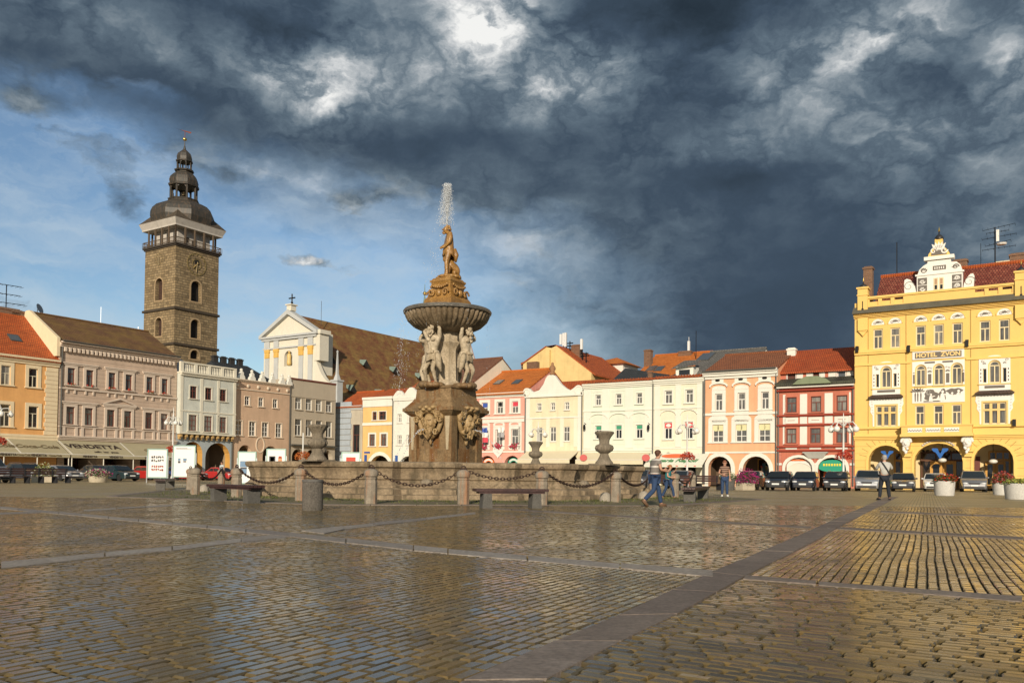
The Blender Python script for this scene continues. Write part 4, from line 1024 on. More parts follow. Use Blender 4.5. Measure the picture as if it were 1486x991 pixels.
for r in wl:
    o = MB().poly([(.8, x, z) for x, z in outline(r, True)]).build('belfry_louvre', LOUV, tw)
    q = MB().ring(outline(grow(r, .25), True), outline(r, True), -.07, .02); q.v = [(y, x, z) for x, y, z in q.v]; q.build('opening_frame', stucco('sandstone', (.40, .29, .17)), o)
DKS = stucco('dark_stone', (.07, .055, .04))
def band(z, h_, d, mat, name): return MB().box(-d, -d, z, SX+d, SY+d, z+h_).build(name, mat, tw)
for px, py in ((251, 446), (251, 498)): band(TL(px, py)[1]-.2, .45, .3, DKS, 'string_course')
# faint clock ring and hands on the right face, small dial on the left
cx, cz = TL(285.5, 384); mb = MB()
for k in range(12):
    a = k*PI/6; mb.box(cx+2.0*math.cos(a)-.13, -.1, cz+2.0*math.sin(a)-.13, cx+2.0*math.cos(a)+.13, .02, cz+2.0*math.sin(a)+.13)
n = 40; A = [(cx+2.3*math.cos(2*PI*k/n), cz+2.3*math.sin(2*PI*k/n)) for k in range(n)]; B = [(cx+2.15*math.cos(2*PI*k/n), cz+2.15*math.sin(2*PI*k/n)) for k in range(n)]; mb.ring(A, B, -.09, .02)
A = [(cx+1.1*math.cos(2*PI*k/n), cz+1.1*math.sin(2*PI*k/n)) for k in range(n)]; B = [(cx+.95*math.cos(2*PI*k/n), cz+.95*math.sin(2*PI*k/n)) for k in range(n)]; mb.ring(A, B, -.09, .02)
ck = mb.build('clock_dial', plain('old_gold', (.20, .15, .06), .6), tw)
MB().box(cx-.5, -.06, cz+.1, cx+.5, .01, cz+1.2).build('clock_window', OPEN, ck); MB().tube([(cx-.9, -.14, cz-.9), (cx+.3, -.14, cz+.3)], .09, 4).tube([(cx-.2, -.15, cz-1.7), (cx+.1, -.15, cz+.5)], .07, 4).build('clock_hands', plain('old_gold_hands', (.30, .21, .07), .5), ck)
lx, lz = TLl(231, 376); mb = MB()
for k in range(12): a = k*PI/6; mb.box(-.08, lx+1.1*math.cos(a)-.1, lz+1.1*math.sin(a)-.1, .02, lx+1.1*math.cos(a)+.1, lz+1.1*math.sin(a)+.1)
mb.tube([(-.12, lx, lz-1.3), (-.12, lx, lz+.4)], .09, 4); mb.build('small_dial', plain('old_gold', (.20, .15, .06), .6), tw)
# gallery
GW = stucco('gallery_white', (.52, .48, .43)); GB = plain('gallery_wood', (.12, .085, .055), .7)
ov = .42; hgal = ze-zg
MB().box(-ov, -ov, zg, SX+ov, SY+ov, zg+.35).box(-ov+.2, -ov+.2, zg-.3, SX+ov-.2, SY+ov-.2, zg-.001).build('gallery_floor', plain('gallery_floor_wood', (.05, .038, .028), .8), tw)
MB().box(1.3, 1.3, zg+.35, SX-1.3, SY-1.3, ze+.6).build('gallery_wall', GW, tw)
ra = MB(); 
for (ax, ay, bx, by) in ((-ov, -ov, SX+ov, -ov), (-ov, -ov, -ov, SY+ov), (SX+ov, -ov, SX+ov, SY+ov), (-ov, SY+ov, SX+ov, SY+ov)):
    for z in (zg+.55, zg+1.35): ra.tube([(ax*.98, ay*.98, z), (bx*.98, by*.98, z)], .09, 4)
    for k in range(31): t = k/30; ra.tube([(ax+(bx-ax)*t, ay+(by-ay)*t, zg+.35), (ax+(bx-ax)*t, ay+(by-ay)*t, zg+1.35)], .05, 4)
ra.build('railing', GB, tw)
for (ax, ay, bx, by) in ((-ov, -ov, SX+ov, -ov), (-ov, -ov, -ov, SY+ov), (SX+ov, SY+ov, SX+ov, -ov), (SX+ov, SY+ov, -ov, SY+ov)):
    for k in range(5): t = k/5; MB().box(ax+(bx-ax)*t-.14, ay+(by-ay)*t-.14, zg+.35, ax+(bx-ax)*t+.14, ay+(by-ay)*t+.14, zg+hgal*.72).build('gallery_post', GB, tw)
MB().box(SX*.3, 1.24, zg+1.3, SX*.3+.8, 1.29, zg+2.3).box(SX*.45, 1.24, zg+.6, SX*.45+.8, 1.29, zg+1.9).build('gallery_window', OPEN, tw)
zb = zg+hgal*.72; co_ = MB(); e1, e2 = ov+.08, .98
for z0, z1, a, b2 in ((zb, zb+.3, e1, e1), (zb+.3, ze, e1, e2)):
    P0 = [(-a, -a, z0), (SX+a, -a, z0), (SX+a, SY+a, z0), (-a, SY+a, z0)]; P1 = [(-b2, -b2, z1), (SX+b2, -b2, z1), (SX+b2, SY+b2, z1), (-b2, SY+b2, z1)]
    co_.add(P0+P1, [(0,1,5,4),(1,2,6,5),(2,3,7,6),(3,0,4,7),(3,2,1,0)])
co_.build('eaves_cove', GW, tw)
COP = stone('weathered_copper', [(.028, .029, .025), (.06, .054, .044), (.10, .078, .056)], .8, .5, rust=(.16, .10, .06), rustamt=.5, bstr=.25)
cx, cy = SX/2, SY/2
sk = MB(); zk = TL(262, 291)[1]
pts = []
zs0 = ze+.02; zs1 = ze+2.3
a, b2 = e2, -1.0
sk.add([(-a, -a, zs0), (SX+a, -a, zs0), (SX+a, SY+a, zs0), (-a, SY+a, zs0), (-b2, -b2, zs1), (SX+b2, -b2, zs1), (SX+b2, SY+b2, zs1), (-b2, SY+b2, zs1)], [(0,1,5,4),(1,2,6,5),(2,3,7,6),(3,0,4,7),(4,5,6,7)])
sk.build('skirt_roof', DARK_T if False else tiles('shingle_roof', (.10, .075, .05), (.15, .11, .07), w=.3, h=.4), tw)
def zt(py): return .88+(684.2-py)*(TZ+6.5)/F      # height on the tower's axis
def oc(prof, name, mat, n=8, sm=False): return MB().lathe(prof, n, (cx, cy, 0), ph=PI/8).build(name, mat, tw, sm)
px2 = (TZ+6.5)/F*1.06
onion = [(6.35*.98, zt(326)), (6.5, zt(318)), (6.45, zt(311)), (6.1, zt(305)), (5.3, zt(299)), (4.2, zt(295)), (3.2, zt(292)), (2.95, zt(289))]
oc([(r, z) for r, z in onion], 'onion_dome', COP)
def lantern(y0, y1, r, n=8):
    z0, z1 = zt(y0), zt(y1); oc([(r+.5, z0-.25), (r+.6, z0), (r+.1, z0+.1)], 'lantern_floor', COP)
    for k in range(n):
        a = PI/8+2*PI*k/n; x, y = cx+r*math.cos(a), cy+r*math.sin(a); MB().tube([(x, y, z0), (x, y, z1)], .22*r/2.7, 6).build('lantern_post', COP, tw)
    q = MB()
    for k in range(n):
        a = PI/8+2*PI*k/n; b_ = PI/8+2*PI*(k+1)/n
        p, p2 = Vector((cx+r*math.cos(a), cy+r*math.sin(a), 0)), Vector((cx+r*math.cos(b_), cy+r*math.sin(b_), 0)); m = 6; zs = z1-(z1-z0)*.28
        for i in range(m):
            t0, t1 = i/m, (i+1)/m; f = lambda t: zs+(z1-z0)*.22*math.sin(PI*t)
            A0, A1 = p.lerp(p2, t0), p.lerp(p2, t1); q.quad((A0.x, A0.y, f(t0)), (A1.x, A1.y, f(t1)), (A1.x, A1.y, z1), (A0.x, A0.y, z1))
        q.box(p.x*.5+p2.x*.5-.05, p.y*.5+p2.y*.5-.05, z0, p.x*.5+p2.x*.5+.05, p.y*.5+p2.y*.5+.05, z0+.9)
    q.build('lantern_arches', COP, tw)
lantern(288, 267, 2.6)
oc([(3.05, zt(268.5)), (3.15, zt(266)), (2.85, zt(265)), (2.95, zt(260)), (2.75, zt(255)), (2.2, zt(250.5)), (1.6, zt(247)), (1.5, zt(244))], 'middle_dome', COP)
lantern(243.5, 230, 1.42)
oc([(1.7, zt(231)), (1.75, zt(229.5)), (1.5, zt(228.5)), (1.55, zt(224)), (1.35, zt(219)), (.8, zt(215.5)), (.3, zt(212)), (.1, zt(206)), (.07, zt(200))], 'upper_dome', COP)
MB().lathe([(0, zt(199.5)), (.35, zt(198.6)), (.42, zt(197)), (.35, zt(195.4)), (0, zt(194.5))], 12, (cx, cy, 0)).build('gilded_ball', GOLD, tw, True)
MB().tube([(cx, cy, zt(195)), (cx, cy, zt(184))], .06, 5).add([(cx-1.6, cy+.9, zt(183)), (cx+.9, cy-.6, zt(187)), (cx+1.1, cy-.7, zt(184.5)), (cx-.9, cy+.4, zt(184))], [(0,1,2,3)]).build('weather_vane', plain('vane_copper', (.22, .06, .04), .5), tw)
bl = MB().lathe([(.75, 0), (.62, .2), (.45, .8), (.3, 1.1), (0, 1.2)], 12, (cx, cy, zt(281))); bl.build('bell', plain('bronze', (.12, .09, .05), .4, .8), tw, True)

# ------------------------------------------------------------------ houses behind the square
def gable_house(name, label, px0, px1, Y, pyb, py_e, py_r, D, wm, rm, row_ang=RA, cat='house', **k):
    p = AT((px0+px1)/2, py_e, Y); r = Row(p.x, p.y, row_ang); h = House(r, px0, px1, py_e, D, name, label, cat)
    H = h.z((px0+px1)/2, py_e); h.body(H, wm); o = h.gable(H, h.z((px0+px1)/2, py_r, D/2), mat=rm, **k); h.finish(); h.ro = o; return h
YEL = stucco('yellow_gable_stucco', (.76, .56, .25))
# tall yellow gable wall: gable faces the square
p = AT(805, 560, 128); r = Row(p.x, p.y, RA)
h = House(r, 759, 858, 560, 16, 'gabled_building', 'yellow windowless gable wall with red roof rising behind the scroll-gabled cream house', 'building')
pts = [(759, 528), (793, 503.5), (800, 505), (806, 502), (858, 541)]
P2 = [h.L(*q) for q in pts]; mb = MB()
pl = [(0, 0)]+[(P2[4][0], 0), (P2[4][0], P2[4][1]), (P2[3][0]+.1, P2[3][1]), (P2[2][0], P2[2][1]), (P2[1][0], P2[1][1]), (P2[0][0], P2[0][1])]
mb.prism(pl, 0, .5); 
mb.quad((P2[4][0], .5, 0), (P2[4][0], 16, 0), (P2[4][0], 16, P2[4][1]), (P2[4][0], .5, P2[4][1])); mb.quad((0, .5, 0), (0, 16, 0), (0, 16, P2[0][1]), (0, .5, P2[0][1])); mb.prism(pl, 15.5, 16)
h.put(mb, 'wall', YEL)
h.put(MB().box(P2[1][0]+.1, -.5, 0, P2[2][0]-.02, -.001, P2[2][1]-.3), 'wall_pier', YEL)
rf = MB(); a, b_ = P2[3], P2[4]; dz = (b_[1]-a[1])/(b_[0]-a[0]); xe = b_[0]+.6
rf.add([(a[0], .2, a[1]+.2), (xe, .2, b_[1]+.6*dz+.2), (xe, 16, b_[1]+.6*dz+.2), (a[0], 16, a[1]+.2), (a[0], .2, a[1]), (xe, .2, b_[1]+.6*dz), (xe, 16, b_[1]+.6*dz), (a[0], 16, a[1])], [(0,1,2,3),(7,6,5,4),(0,4,5,1),(1,5,6,2),(2,6,7,3),(3,7,4,0)])
a, b_ = P2[0], P2[1]
rf.add([(a[0]-.3, -.2, a[1]+.0), (b_[0], -.2, b_[1]+.15), (b_[0], 16, b_[1]+.15), (a[0]-.3, 16, a[1]), (a[0]-.3, -.2, a[1]-.2), (b_[0], -.2, b_[1]), (b_[0], 16, b_[1]), (a[0]-.3, 16, a[1]-.2)], [(0,1,2,3),(7,6,5,4),(0,4,5,1),(1,5,6,2),(2,6,7,3),(3,7,4,0)])
c_ = P2[3]; rf.quad((b_[0], 0, b_[1]+.14), (c_[0], 0, c_[1]+.19), (c_[0], 16, c_[1]+.19), (b_[0], 16, b_[1]+.14))
ro = h.put(rf, 'roof', RED_T)
x, z = h.L(837, 510, 4); h.chimney(x, 4, z-3.5, h.z(837, 500.5, 4), 1.5, 1.0, parent=ro)
x, z = h.L(766, 530, 1); h.chimney(x-.4, 1.5, z-.5, h.z(755, 526, 1.5), 1.8, .8, parent=ro); x = h.L(774, 530, -.4)[0]; h.put(MB().box(x-.9, -.9, h.z(774, 537), x+.9, -.02, h.z(774, 526)), 'chimney_stack', BRICK)
ant = plain('antenna_white', (.75, .75, .73), .4)
mb = MB()
for px, yt, yb_ in ((814, 485, 500), (818, 483.5, 502), (820.5, 483, 503), (844, 492, 507)):
    x = h.L(px, yb_, 3)[0]; mb.box(x-.18, 2.85, h.z(px, yb_, 3), x+.18, 3.15, h.z(px, yt, 3))
mb.build('aerial', ant, ro)
mb = MB()
for px, yt, yb_ in ((815, 487, 508), (819, 485, 511), (824, 495, 513), (842, 494, 522), (847.5, 511, 520)): x = h.L(px, yb_, 3)[0]; mb.tube([(x+.25, 3.2, h.z(px, yb_, 3)-1), (x+.25, 3.2, h.z(px, yt, 3))], .09, 5)
for px, y_ in ((822, 502), (825, 498), (847, 513), (848, 516)): x, z = h.L(px, y_, 3); mb.tube([(x-.7, 3.2, z), (x+.7, 3.2, z)], .09, 4)
mb.build('aerial_mast', BLACKM, ro)
# small white tower with pyramid roof
p = AT(893, 540, 140); r = Row(p.x, p.y, RA); h = House(r, 868, 904, 530, 6, 'roof_pavilion', 'small white rooftop pavilion with low orange hipped roof, right of the yellow gable', 'pavilion')
H = h.z(890, 528.5); zr = h.z(880, 520, 3); a_ = h.L(877, 530)[0]
r1 = h.R((881, 532.5, 886, 541)); r2 = h.R((887.5, 532, 892, 537.5))
mb = MB(); wall_face(mb, a_, h.W, 8, H, [(r1,), (r2,)], .4); mb.quad((a_, 0, 8), (a_, 6, 8), (a_, 6, H), (a_, 0, H)); mb.quad((h.W, 0, 8), (h.W, 0, H), (h.W, 6, H), (h.W, 6, 8)); mb.quad((a_, 6, 8), (h.W, 6, 8), (h.W, 6, H), (a_, 6, H)); h.bm_ = mb; h.wmat = [TRIMW]; h.finish()
for q in (r1, r2): h.win(q, BROWNF, P_DARK, 'X', depth=.35)
rw = MB(); rw.box(h.W-.03, 1.2, h.z(899, 543), h.W+.03, 3.6, h.z(899, 534)); h.put(rw, 'window', P_DARK)
rf = MB(); e = .7; rf.add([(-1, -e, H), (h.W+e, -e, H), (h.W+e, 6+e, H), (-1, 6+e, H), (h.W*.45, 3, zr), (-1, 3, zr-.4)], [(0,1,4,5),(1,2,4),(2,3,5,4),(3,0,5),(3,2,1,0)]); h.put(rf, 'roof', ORANGE_T)
# large orange roof
h = gable_house('orange_roof_house', 'house with broad orange roof, two roof windows and chimney, behind the pale green house', 916, 1003, 112, 0, 549, 516, 17, TRIMW, ORANGE_T)
for px in (942, 957): pass
ro = h.ro; Hh = h.H; zr_ = h.z(960, 516, 8.5); h.skylight(945.5, 535.5, 1.0, 1.7, Hh, zr_, parent=ro); h.skylight(957, 536, 1.0, 1.7, Hh, zr_, parent=ro)
x = h.L(941, 520, 5)[0]; h.chimney(x, 5, h.z(941, 528, 5)-1.5, h.z(941, 507.5, 5), 1.0, .9, parent=ro)
x = h.L(995, 512, 8)[0]; h.chimney(x, 8, zr_-.8, h.z(995, 509.5, 8), 1.9, .9, parent=ro); MB().box(x+.3, 7.9, h.z(999, 510, 8), x+.6, 8.2, h.z(999, 495, 8)).tube([(x+.45, 8.05, h.z(999, 511, 8)), (x+.45, 8.05, h.z(999, 489, 8))], .04, 4).build('aerial', ant, ro)
x = h.L(1010, 520, 6)[0]; MB().tube([(x, 6, h.z(1010, 535, 6)), (x, 6, h.z(1010, 480, 6))], .05, 4).build('rod', BLACKM, ro)
# dark slate roof
p = AT(910, 545, 108); r = Row(p.x, p.y, RA); h = House(r, 885, 956, 552, 8, 'slate_roof_house', 'house with dark blue-grey slate hipped roof peeking over the pale green house', 'house')
zz = h.z(915, 553); zr = h.z(905, 533.5, 3); rf = MB(); xr0 = h.L(905, 533.5, 3)[0]
rf.add([(0, 0, zz), (h.W, 0, zz), (h.W, 8, zz), (0, 8, zz), (xr0, 3.5, zr), (h.W, 3.5, h.z(955, 544, 3))], [(0,1,5,4),(1,2,5),(2,3,4,5),(3,0,4)]); h.put(rf, 'roof', DARK_T)
mb = MB(); mb.box(0, 0, 0, h.W, 8, zz-.02); h.put(mb, 'wall', TRIMW)
x = h.L(944, 545, 1)[0]; h.chimney(x, 1, zz-.3, h.z(944, 539, 1), .55, .5)
# grey gabled roof with a small dormer
p = AT(990, 545, 96); r = Row(p.x, p.y, RA); h = House(r, 962, 1024, 548, 10, 'grey_roof_house', 'house with pale grey tiled gable roof and tiny white dormer behind the cream pizzeria house', 'house')
zz = h.z(990, 549); xp, zp = h.L(1000, 526); mb = MB(); mb.box(0, 0, 0, h.W, 10, zz-.02); h.put(mb, 'wall', TRIMW)
rf = MB(); rf.add([(-.2, 0, zz), (h.W+.2, 0, zz), (xp, 2.6, zp), (h.W+.2, 10, zz), (-.2, 10, zz), (xp+1.2, 7, zp)], [(0,1,2),(1,3,5,2),(3,4,5),(4,0,2,5)]); ro = h.put(rf, 'roof', GREY_T)
x0, z0 = h.L(983, 546.5); d = MB(); d.box(x0-.1, -.25, zz+.1, x0+2.0, 1.6, zz+1.3); dd = d.build('dormer', TRIMW, ro); MB().box(x0+.3, -.28, zz+.35, x0+1.6, -.26, zz+.95).build('pane', P_DARK, dd)
MB().add([(x0-.6, -.7, zz+1.05), (x0+2.5, -.7, zz+1.35), (x0+2.2, 1.9, zz+2.3), (x0+.1, 1.9, zz+2.3)], [(0,1,2,3)]).build('dormer_roof', GREY_T, dd)
# grey metal roof behind salmon house
h = gable_house('glazed_roof_house', 'house with long grey roof and a glazed roof light behind the salmon house', 1008, 1092, 104, 0, 530, 510, 12, TRIMW, GREY_T)
h.skylight(1024, 519, 1.6, 3.2, h.H, h.z(1050, 510, 6), parent=h.ro)
# red roof behind the fountain statue
h = gable_house('red_roof_house', 'house with steep bright red roof between the church roof and the fountain figures', 590, 652, 182, 0, 570, 497, 14, TRIMW, RED_T)
# ------------------------------------------------------------------ right-hand row of houses
def simple(pl, pr, py, D, name, label, H, wm, ops, **k):
    pass
OUTW = stucco('warm_white_stucco', (.80, .74, .60), .05, .14)
# narrow grey house in the lane
p = AT(505, 640, 118); r = Row(p.x, p.y, RA)
h = House(r, 486, 526, 620, 9, 'lane_house', 'narrow blue-grey house with red roof and tall dark doorway, left of the small orange house')
H = h.z(505, 589); ops = [h.R((512, 616, 522, 657))]
h.ops = [(q,) for q in ops]; h.body(H, stucco('lane_beige', (.50, .45, .36))); h.gable(H, h.z(505, 571, 4.5), mat=RED_T); h.finish()
h.win(ops[0], BROWNF, P_DARK, 'T', sur=stucco('lane_beige', (.50, .45, .36)), e=.2); x1 = h.L(509, 620)[0]
mb = MB()
for k in range(14): mb.box(0-.02*(k % 2), -.12, .1+k*.78, x1+(.15 if k % 2 else 0), .02, .1+k*.78+.7)
h.put(mb, 'rusticated_corner', stucco('blue_grey_stone', (.40, .45, .50))); h.cornice(H-.6, .6, .3, CHG)
# small orange house
h = House(RR, 526.5, 570, 620, 10, 'orange_house', 'small orange house with white parapet and one arch, left of the white scalloped house')
OW = stucco('apricot_stucco', (.80, .50, .20)); H = (h.z(527, 578)+h.z(569.5, 575))/2
up = [h.R((540.7,597.4,546.8,609.5)), h.R((550,597,560.3,609))]; lo = h.RS([(536,629.8,544.3,647),(553,629.6,561,647)]); ar = h.R((536.5, 660.5, 566, 688)); ar = (ar[0], 0, ar[2], ar[3])
h.ops = [(q,) for q in up+lo]+[(ar, True, .6)]; h.body(H, OW); h.finish()
for q in up: h.win(q, BROWNF, P_DARK, 'X', sur=TRIMW, e=.08)
for q in lo: h.win(q, BROWNF, P_GREY, 'X', sur=TRIMW, e=.2)
h.arcade(ar[3]+.3, DARKIN2); A = outline(ar, True); B = outline(grow(ar, .45, 0), True); h.put(MB().ring(B, A, -.06, .01), 'arch_surround', TRIMW)
z = h.z(548, 590); h.trim([(-.0, -.1, z+.0, h.W, .02, H), (0, -.22, H-.25, h.W, .02, H+.05), (0, -.1, h.z(548, 617), h.W, .02, h.z(548, 613))], TRIMW)
h.put(MB().box(.4, -.1, .9+1.4, .8, -.06, .9+2.3).box(.35, -.08, 3.4, 1.3, -.05, 3.6), 'street_sign', plain('sign_blue', (.03, .10, .35), .4))
mb = MB().add([(0, .5, H), (h.W, .5, H), (h.W, 5, H+1.6), (0, 5, H+1.6), (0, 10, H), (h.W, 10, H)], [(0,1,2,3),(3,2,5,4)]); h.put(mb, 'roof', RED_T)
# white scalloped house
h = House(RR, 570, 641, 620, 10, 'white_house', 'white house with scalloped parapet partly hidden behind the fountain pedestal')
H = h.z(600, 577); up = h.RS([(577.5,600,583,612.6), (592,600,597.5,612.6), (612,600,617.5,612.6)]); lo = h.RS([(576.8,631,583,645),(590,631,596.5,645),(612,631,618.5,645)]); ar = h.R((578, 661.5, 607, 690)); ar2 = h.R((612, 661.5, 636, 690)); ars = [(a[0], 0, a[2], a[3]) for a in (ar, ar2)]
h.ops = [(q,) for q in up+lo]+[(a, True, .6) for a in ars]; h.body(H, TRIMW); h.finish()
for q in up+lo: h.win(q, WHITE, P_CURT, 'X', fw=.09, sur=TRIMW, e=.1)
h.arcade(ars[0][3]+.3, DARKIN2); pts = [(0, H-.02)]
for k in range(4):
    x0 = h.W*k/4; pts += [(x0+h.W/4*t, H+.25+.75*math.sin(PI*t)+(.3 if k in (1, 2) else 0)) for t in (0.02, .2, .4, .6, .8, .98)]
h.put(MB().prism(pts+[(h.W, H-.02)], -.05, .3), 'scalloped_parapet', TRIMW); h.trim([(0, -.15, H-.3, h.W, .02, H-.06)], TRIMW)
h.put(MB().box(.5, -.1, 2.2, .9, -.06, 3.1), 'street_sign', plain('sign_blue', (.03, .10, .35), .4)); h.pipe(.05, .2, H)
h.put(MB().add([(0, .4, H), (h.W, .4, H), (h.W, 5, H+2.6), (0, 5, H+2.6), (0, 10, H), (h.W, 10, H)], [(0,1,2,3),(3,2,5,4)]), 'roof', RED_T)
# tall white house with brown roof
h = House(RR, 641, 686.5, 600, 12, 'tall_white_house', 'tall white house with brown tiled roof directly behind the fountain, left of the pink house')
H = h.z(686, 554); zr = h.z(709.5, 521.5, 6); h.body(H, OUTW); o = h.gable(H, zr, mat=DRED_T if False else tiles('brown_red_tiles', (.26, .11, .06), (.33, .15, .08)), over=.3); h.finish(); h.cornice(H-.9, .8, .3, OUTW)
# pink house
h = House(RR, 686.5, 761, 620, 12, 'pink_house', 'pink house with orange roof, white window surrounds, flags and a white heart banner')
PK = stucco('pink_stucco', (.78, .38, .30)); H = (h.z(687, 571)+h.z(758, 568.5))/2; zr = (h.z(717, 541, 6)+h.z(792, 536.8, 6))/2
up = h.RS([(699,583.6,708.3,599.8),(721,583.6,730,600.5),(743,582,752,599.8)]); lo = h.RS([(698,623,708,646.6),(719.5,623,729,645.5),(742,622.8,752,645.5)])
a1 = h.R((695, 661, 718.5, 690)); a2 = h.R((731.5, 661, 754.5, 690)); ars = [(a[0], 0, a[2], (a1[3]+a2[3])/2) for a in (a1, a2)]
h.ops = [(q,) for q in up+lo]+[(a, True, .6) for a in ars]; h.body(H, PK); o = h.gable(H, zr, mat=ORANGE_T, over=.4); h.skylight(724, 555.5, .8, 1.1, H, zr, parent=o); h.skylight(750.5, 555, .8, 1.1, H, zr, parent=o); h.finish()
fl = [plain('banner_blue', (.04, .09, .38), .7), WHITE, plain('banner_red', (.62, .05, .08), .7)]
for q, m in zip(up, fl):
    w_ = h.win(q, WHITE, P_GREY, 'T', sur=TRIMW, e=.3, tr=.55); zt = q[1]+(q[3]-q[1])*.55
    if m is not WHITE: MB().box(q[0]+.1, .06, zt+.05, q[2]-.1, .075, q[3]-.08).build('window_banner', m, w_)
    else: MB().poly([((q[0]+q[2])/2+.2*math.cos(k*PI/4), .07, zt+.35+.2*math.sin(k*PI/4)) for k in range(8)]).build('window_emblem', BLACKM, w_)
for q in lo:
    w_ = h.win(q, WHITE, P_CURT if q is lo[1] else P_GREY, 'T', sur=TRIMW, e=.3, tr=.55, surbot=.5)
    mb = MB(); cx = (q[0]+q[2])/2
    for k in range(60): mb.ball((cx+random.gauss(0, .26), -.22+random.gauss(0, .07), q[1]-.12+random.gauss(0, .14)), random.uniform(.05, .1), 5, 4)
    mb.build('window_flowers', leafy('crimson_blooms', [(.36, .03, .06), (.5, .05, .1), (.08, .1, .03)]), w_)
    MB().ring(outline((q[0]-.3, q[3]+.31, q[2]+.3, q[3]+.9), .3), outline((q[0]-.05, q[3]+.45, q[2]+.05, q[3]+.7), .12), -.06, .02).build('window_crest', TRIMW, w_)
def flag(h, q, cols, dx):
    x0 = (q[0]+q[2])/2+dx; z = q[1]+.9; mb = MB(); mb.tube([(x0-.2, 0, z-.2), (x0+.35, -.9, z+1.35)], .025, 5); pole = h.put(mb, 'flag_pole', WHITE)
    for i, m in enumerate(cols):
        z1 = z+1.05-.55*i; f = MB(); n = 5
        for j in range(n):
            t0, t1 = j/n, (j+1)/n; w = .75; y = lambda t: -.75+.12*math.sin(t*6+i)
            f.quad((x0+t0*w, y(t0), z1-.55), (x0+t1*w, y(t1), z1-.55), (x0+t1*w, y(t1)+.02, z1), (x0+t0*w, y(t0)+.02, z1))
        f.build('flag_stripe', m, pole)
flag(h, lo[0], [fl[0], WHITE, fl[2]], .15); flag(h, lo[1], [WHITE, plain('flag_grey', (.35, .35, .36), .7)], .35)
hx, hz = h.L(723.5, 655.5); hw = h.L(731, 655)[0]-h.L(716, 655)[0]; pts = []
for k in range(24): t = 2*PI*k/24; pts.append((hx+hw*.5*(math.sin(t)**3), hz+hw*.5*(13*math.cos(t)-5*math.cos(2*t)-2*math.cos(3*t)-math.cos(4*t))/16))
h.put(MB().prism(pts, -.16, -.1), 'heart_banner', WHITE)
h.cornice(H-.55, .5, .35, TRIMW); z1 = h.z(723, 606); z2 = h.z(723, 613); z3 = h.z(723, 655)
h.trim([(0, -.1, z2, h.W, .02, z2+.35), (0, -.06, z1-.1, h.W, .02, z1+.1), (0, -.08, z3-.12, h.W, .02, z3+.05), (h.W-.75, -.05, z3+.06, h.W-.35, .02, z2-.01)], TRIMW)
SG = plain('sign_orange', (.75, .16, .03), .5); SGY = plain('sign_yellow', (.85, .65, .05), .5); SGG = plain('sign_green', (.02, .32, .20), .5)
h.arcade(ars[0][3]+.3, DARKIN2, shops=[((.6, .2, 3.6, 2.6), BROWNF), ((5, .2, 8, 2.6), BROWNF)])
for a, m in zip(ars, (SG, SGG)):
    cx = (a[0]+a[2])/2; zs = a[3]-(a[2]-a[0])/2; R_ = (a[2]-a[0])/2-.25
    O = [(cx+R_*math.cos(PI*k/14), zs+R_*math.sin(PI*k/14)) for k in range(1, 14)]; I = [(cx+R_*.55*math.cos(PI*k/14), zs+R_*.55*math.sin(PI*k/14)) for k in range(1, 14)]
    t = MB().ring(O, I, .3, .36, closed=False); sg = h.put(t, 'shop_sign', m)
    mb = MB()
    for k in range(7): an = PI*(.25+.5*k/6); mb.box(cx+R_*.78*math.cos(an)-.09, .285, zs+R_*.78*math.sin(an)-.1, cx+R_*.78*math.cos(an)+.09, .298, zs+R_*.78*math.sin(an)+.1)
    mb.build('sign_marks', WHITE, sg)
cx = (ars[0][0]+ars[0][2])/2; h.put(MB().box(cx-.35, .25, 1.2, cx+.35, .29, ars[0][3]-.9), 'hanging_banner', SGY)
# cream house with scroll gable
h = House(RR, 762, 846, 620, 12, 'scroll_gable_house', 'cream house with curved white scroll gable and urn finial, right of the pink house')
CW = stucco('cream_yellow_stucco', (.76, .67, .47)); H = (h.z(762, 574)+h.z(846, 572))/2
up = h.RS([(779.8,585,785.8,596),(799.5,584.8,805.7,595),(819.8,584,826.3,594.5)]); lo = h.RS([(778,620,787,640.5),(798,619.4,807,640.5),(817.8,618.7,826.5,640.5)])
za = 3.3; ars = [(.6, 0, h.W*.44, za), (h.W*.54, 0, h.W-.6, za)]
h.ops = [(q,) for q in up+lo]+[(a, .9, .6) for a in ars]; h.body(H, CW); h.finish()
for q in up: h.win(q, WHITE, P_GREY, 'X', sur=TRIMW, e=.05)
for q in lo: h.win(q, WHITE, P_GREY, 'X', sur=None)
h.arcade(za+.2, DARKIN2)
gp = [(761.5, 574), (762, 566.5), (764.5, 563), (768, 563.5), (771, 567), (775, 569), (783, 566), (789, 558), (792.5, 549), (795.5, 545), (800.5, 543), (805.5, 545), (809, 550), (814, 557), (821, 563), (828, 566.5), (833, 563), (837, 559.8), (841, 559.5), (844.5, 563), (845.8, 572)]
G2 = [h.L(*q) for q in gp]; G2[0] = (0, H-.02); G2[-1] = (h.W, H-.02); h.put(MB().prism(G2, -.08, .35), 'scroll_gable', TRIMW)
mb = MB()
for px, py, r_ in ((765, 569, .45), (840, 565.5, .5)):
    x, z = h.L(px, py); n = 16; mb.ring([(x+r_*math.cos(2*PI*k/n), z+r_*math.sin(2*PI*k/n)) for k in range(n)], [(x+r_*.65*math.cos(2*PI*k/n), z+r_*.65*math.sin(2*PI*k/n)) for k in range(n)], -.14, -.06)
h.put(mb, 'gable_scrolls', TRIMW)
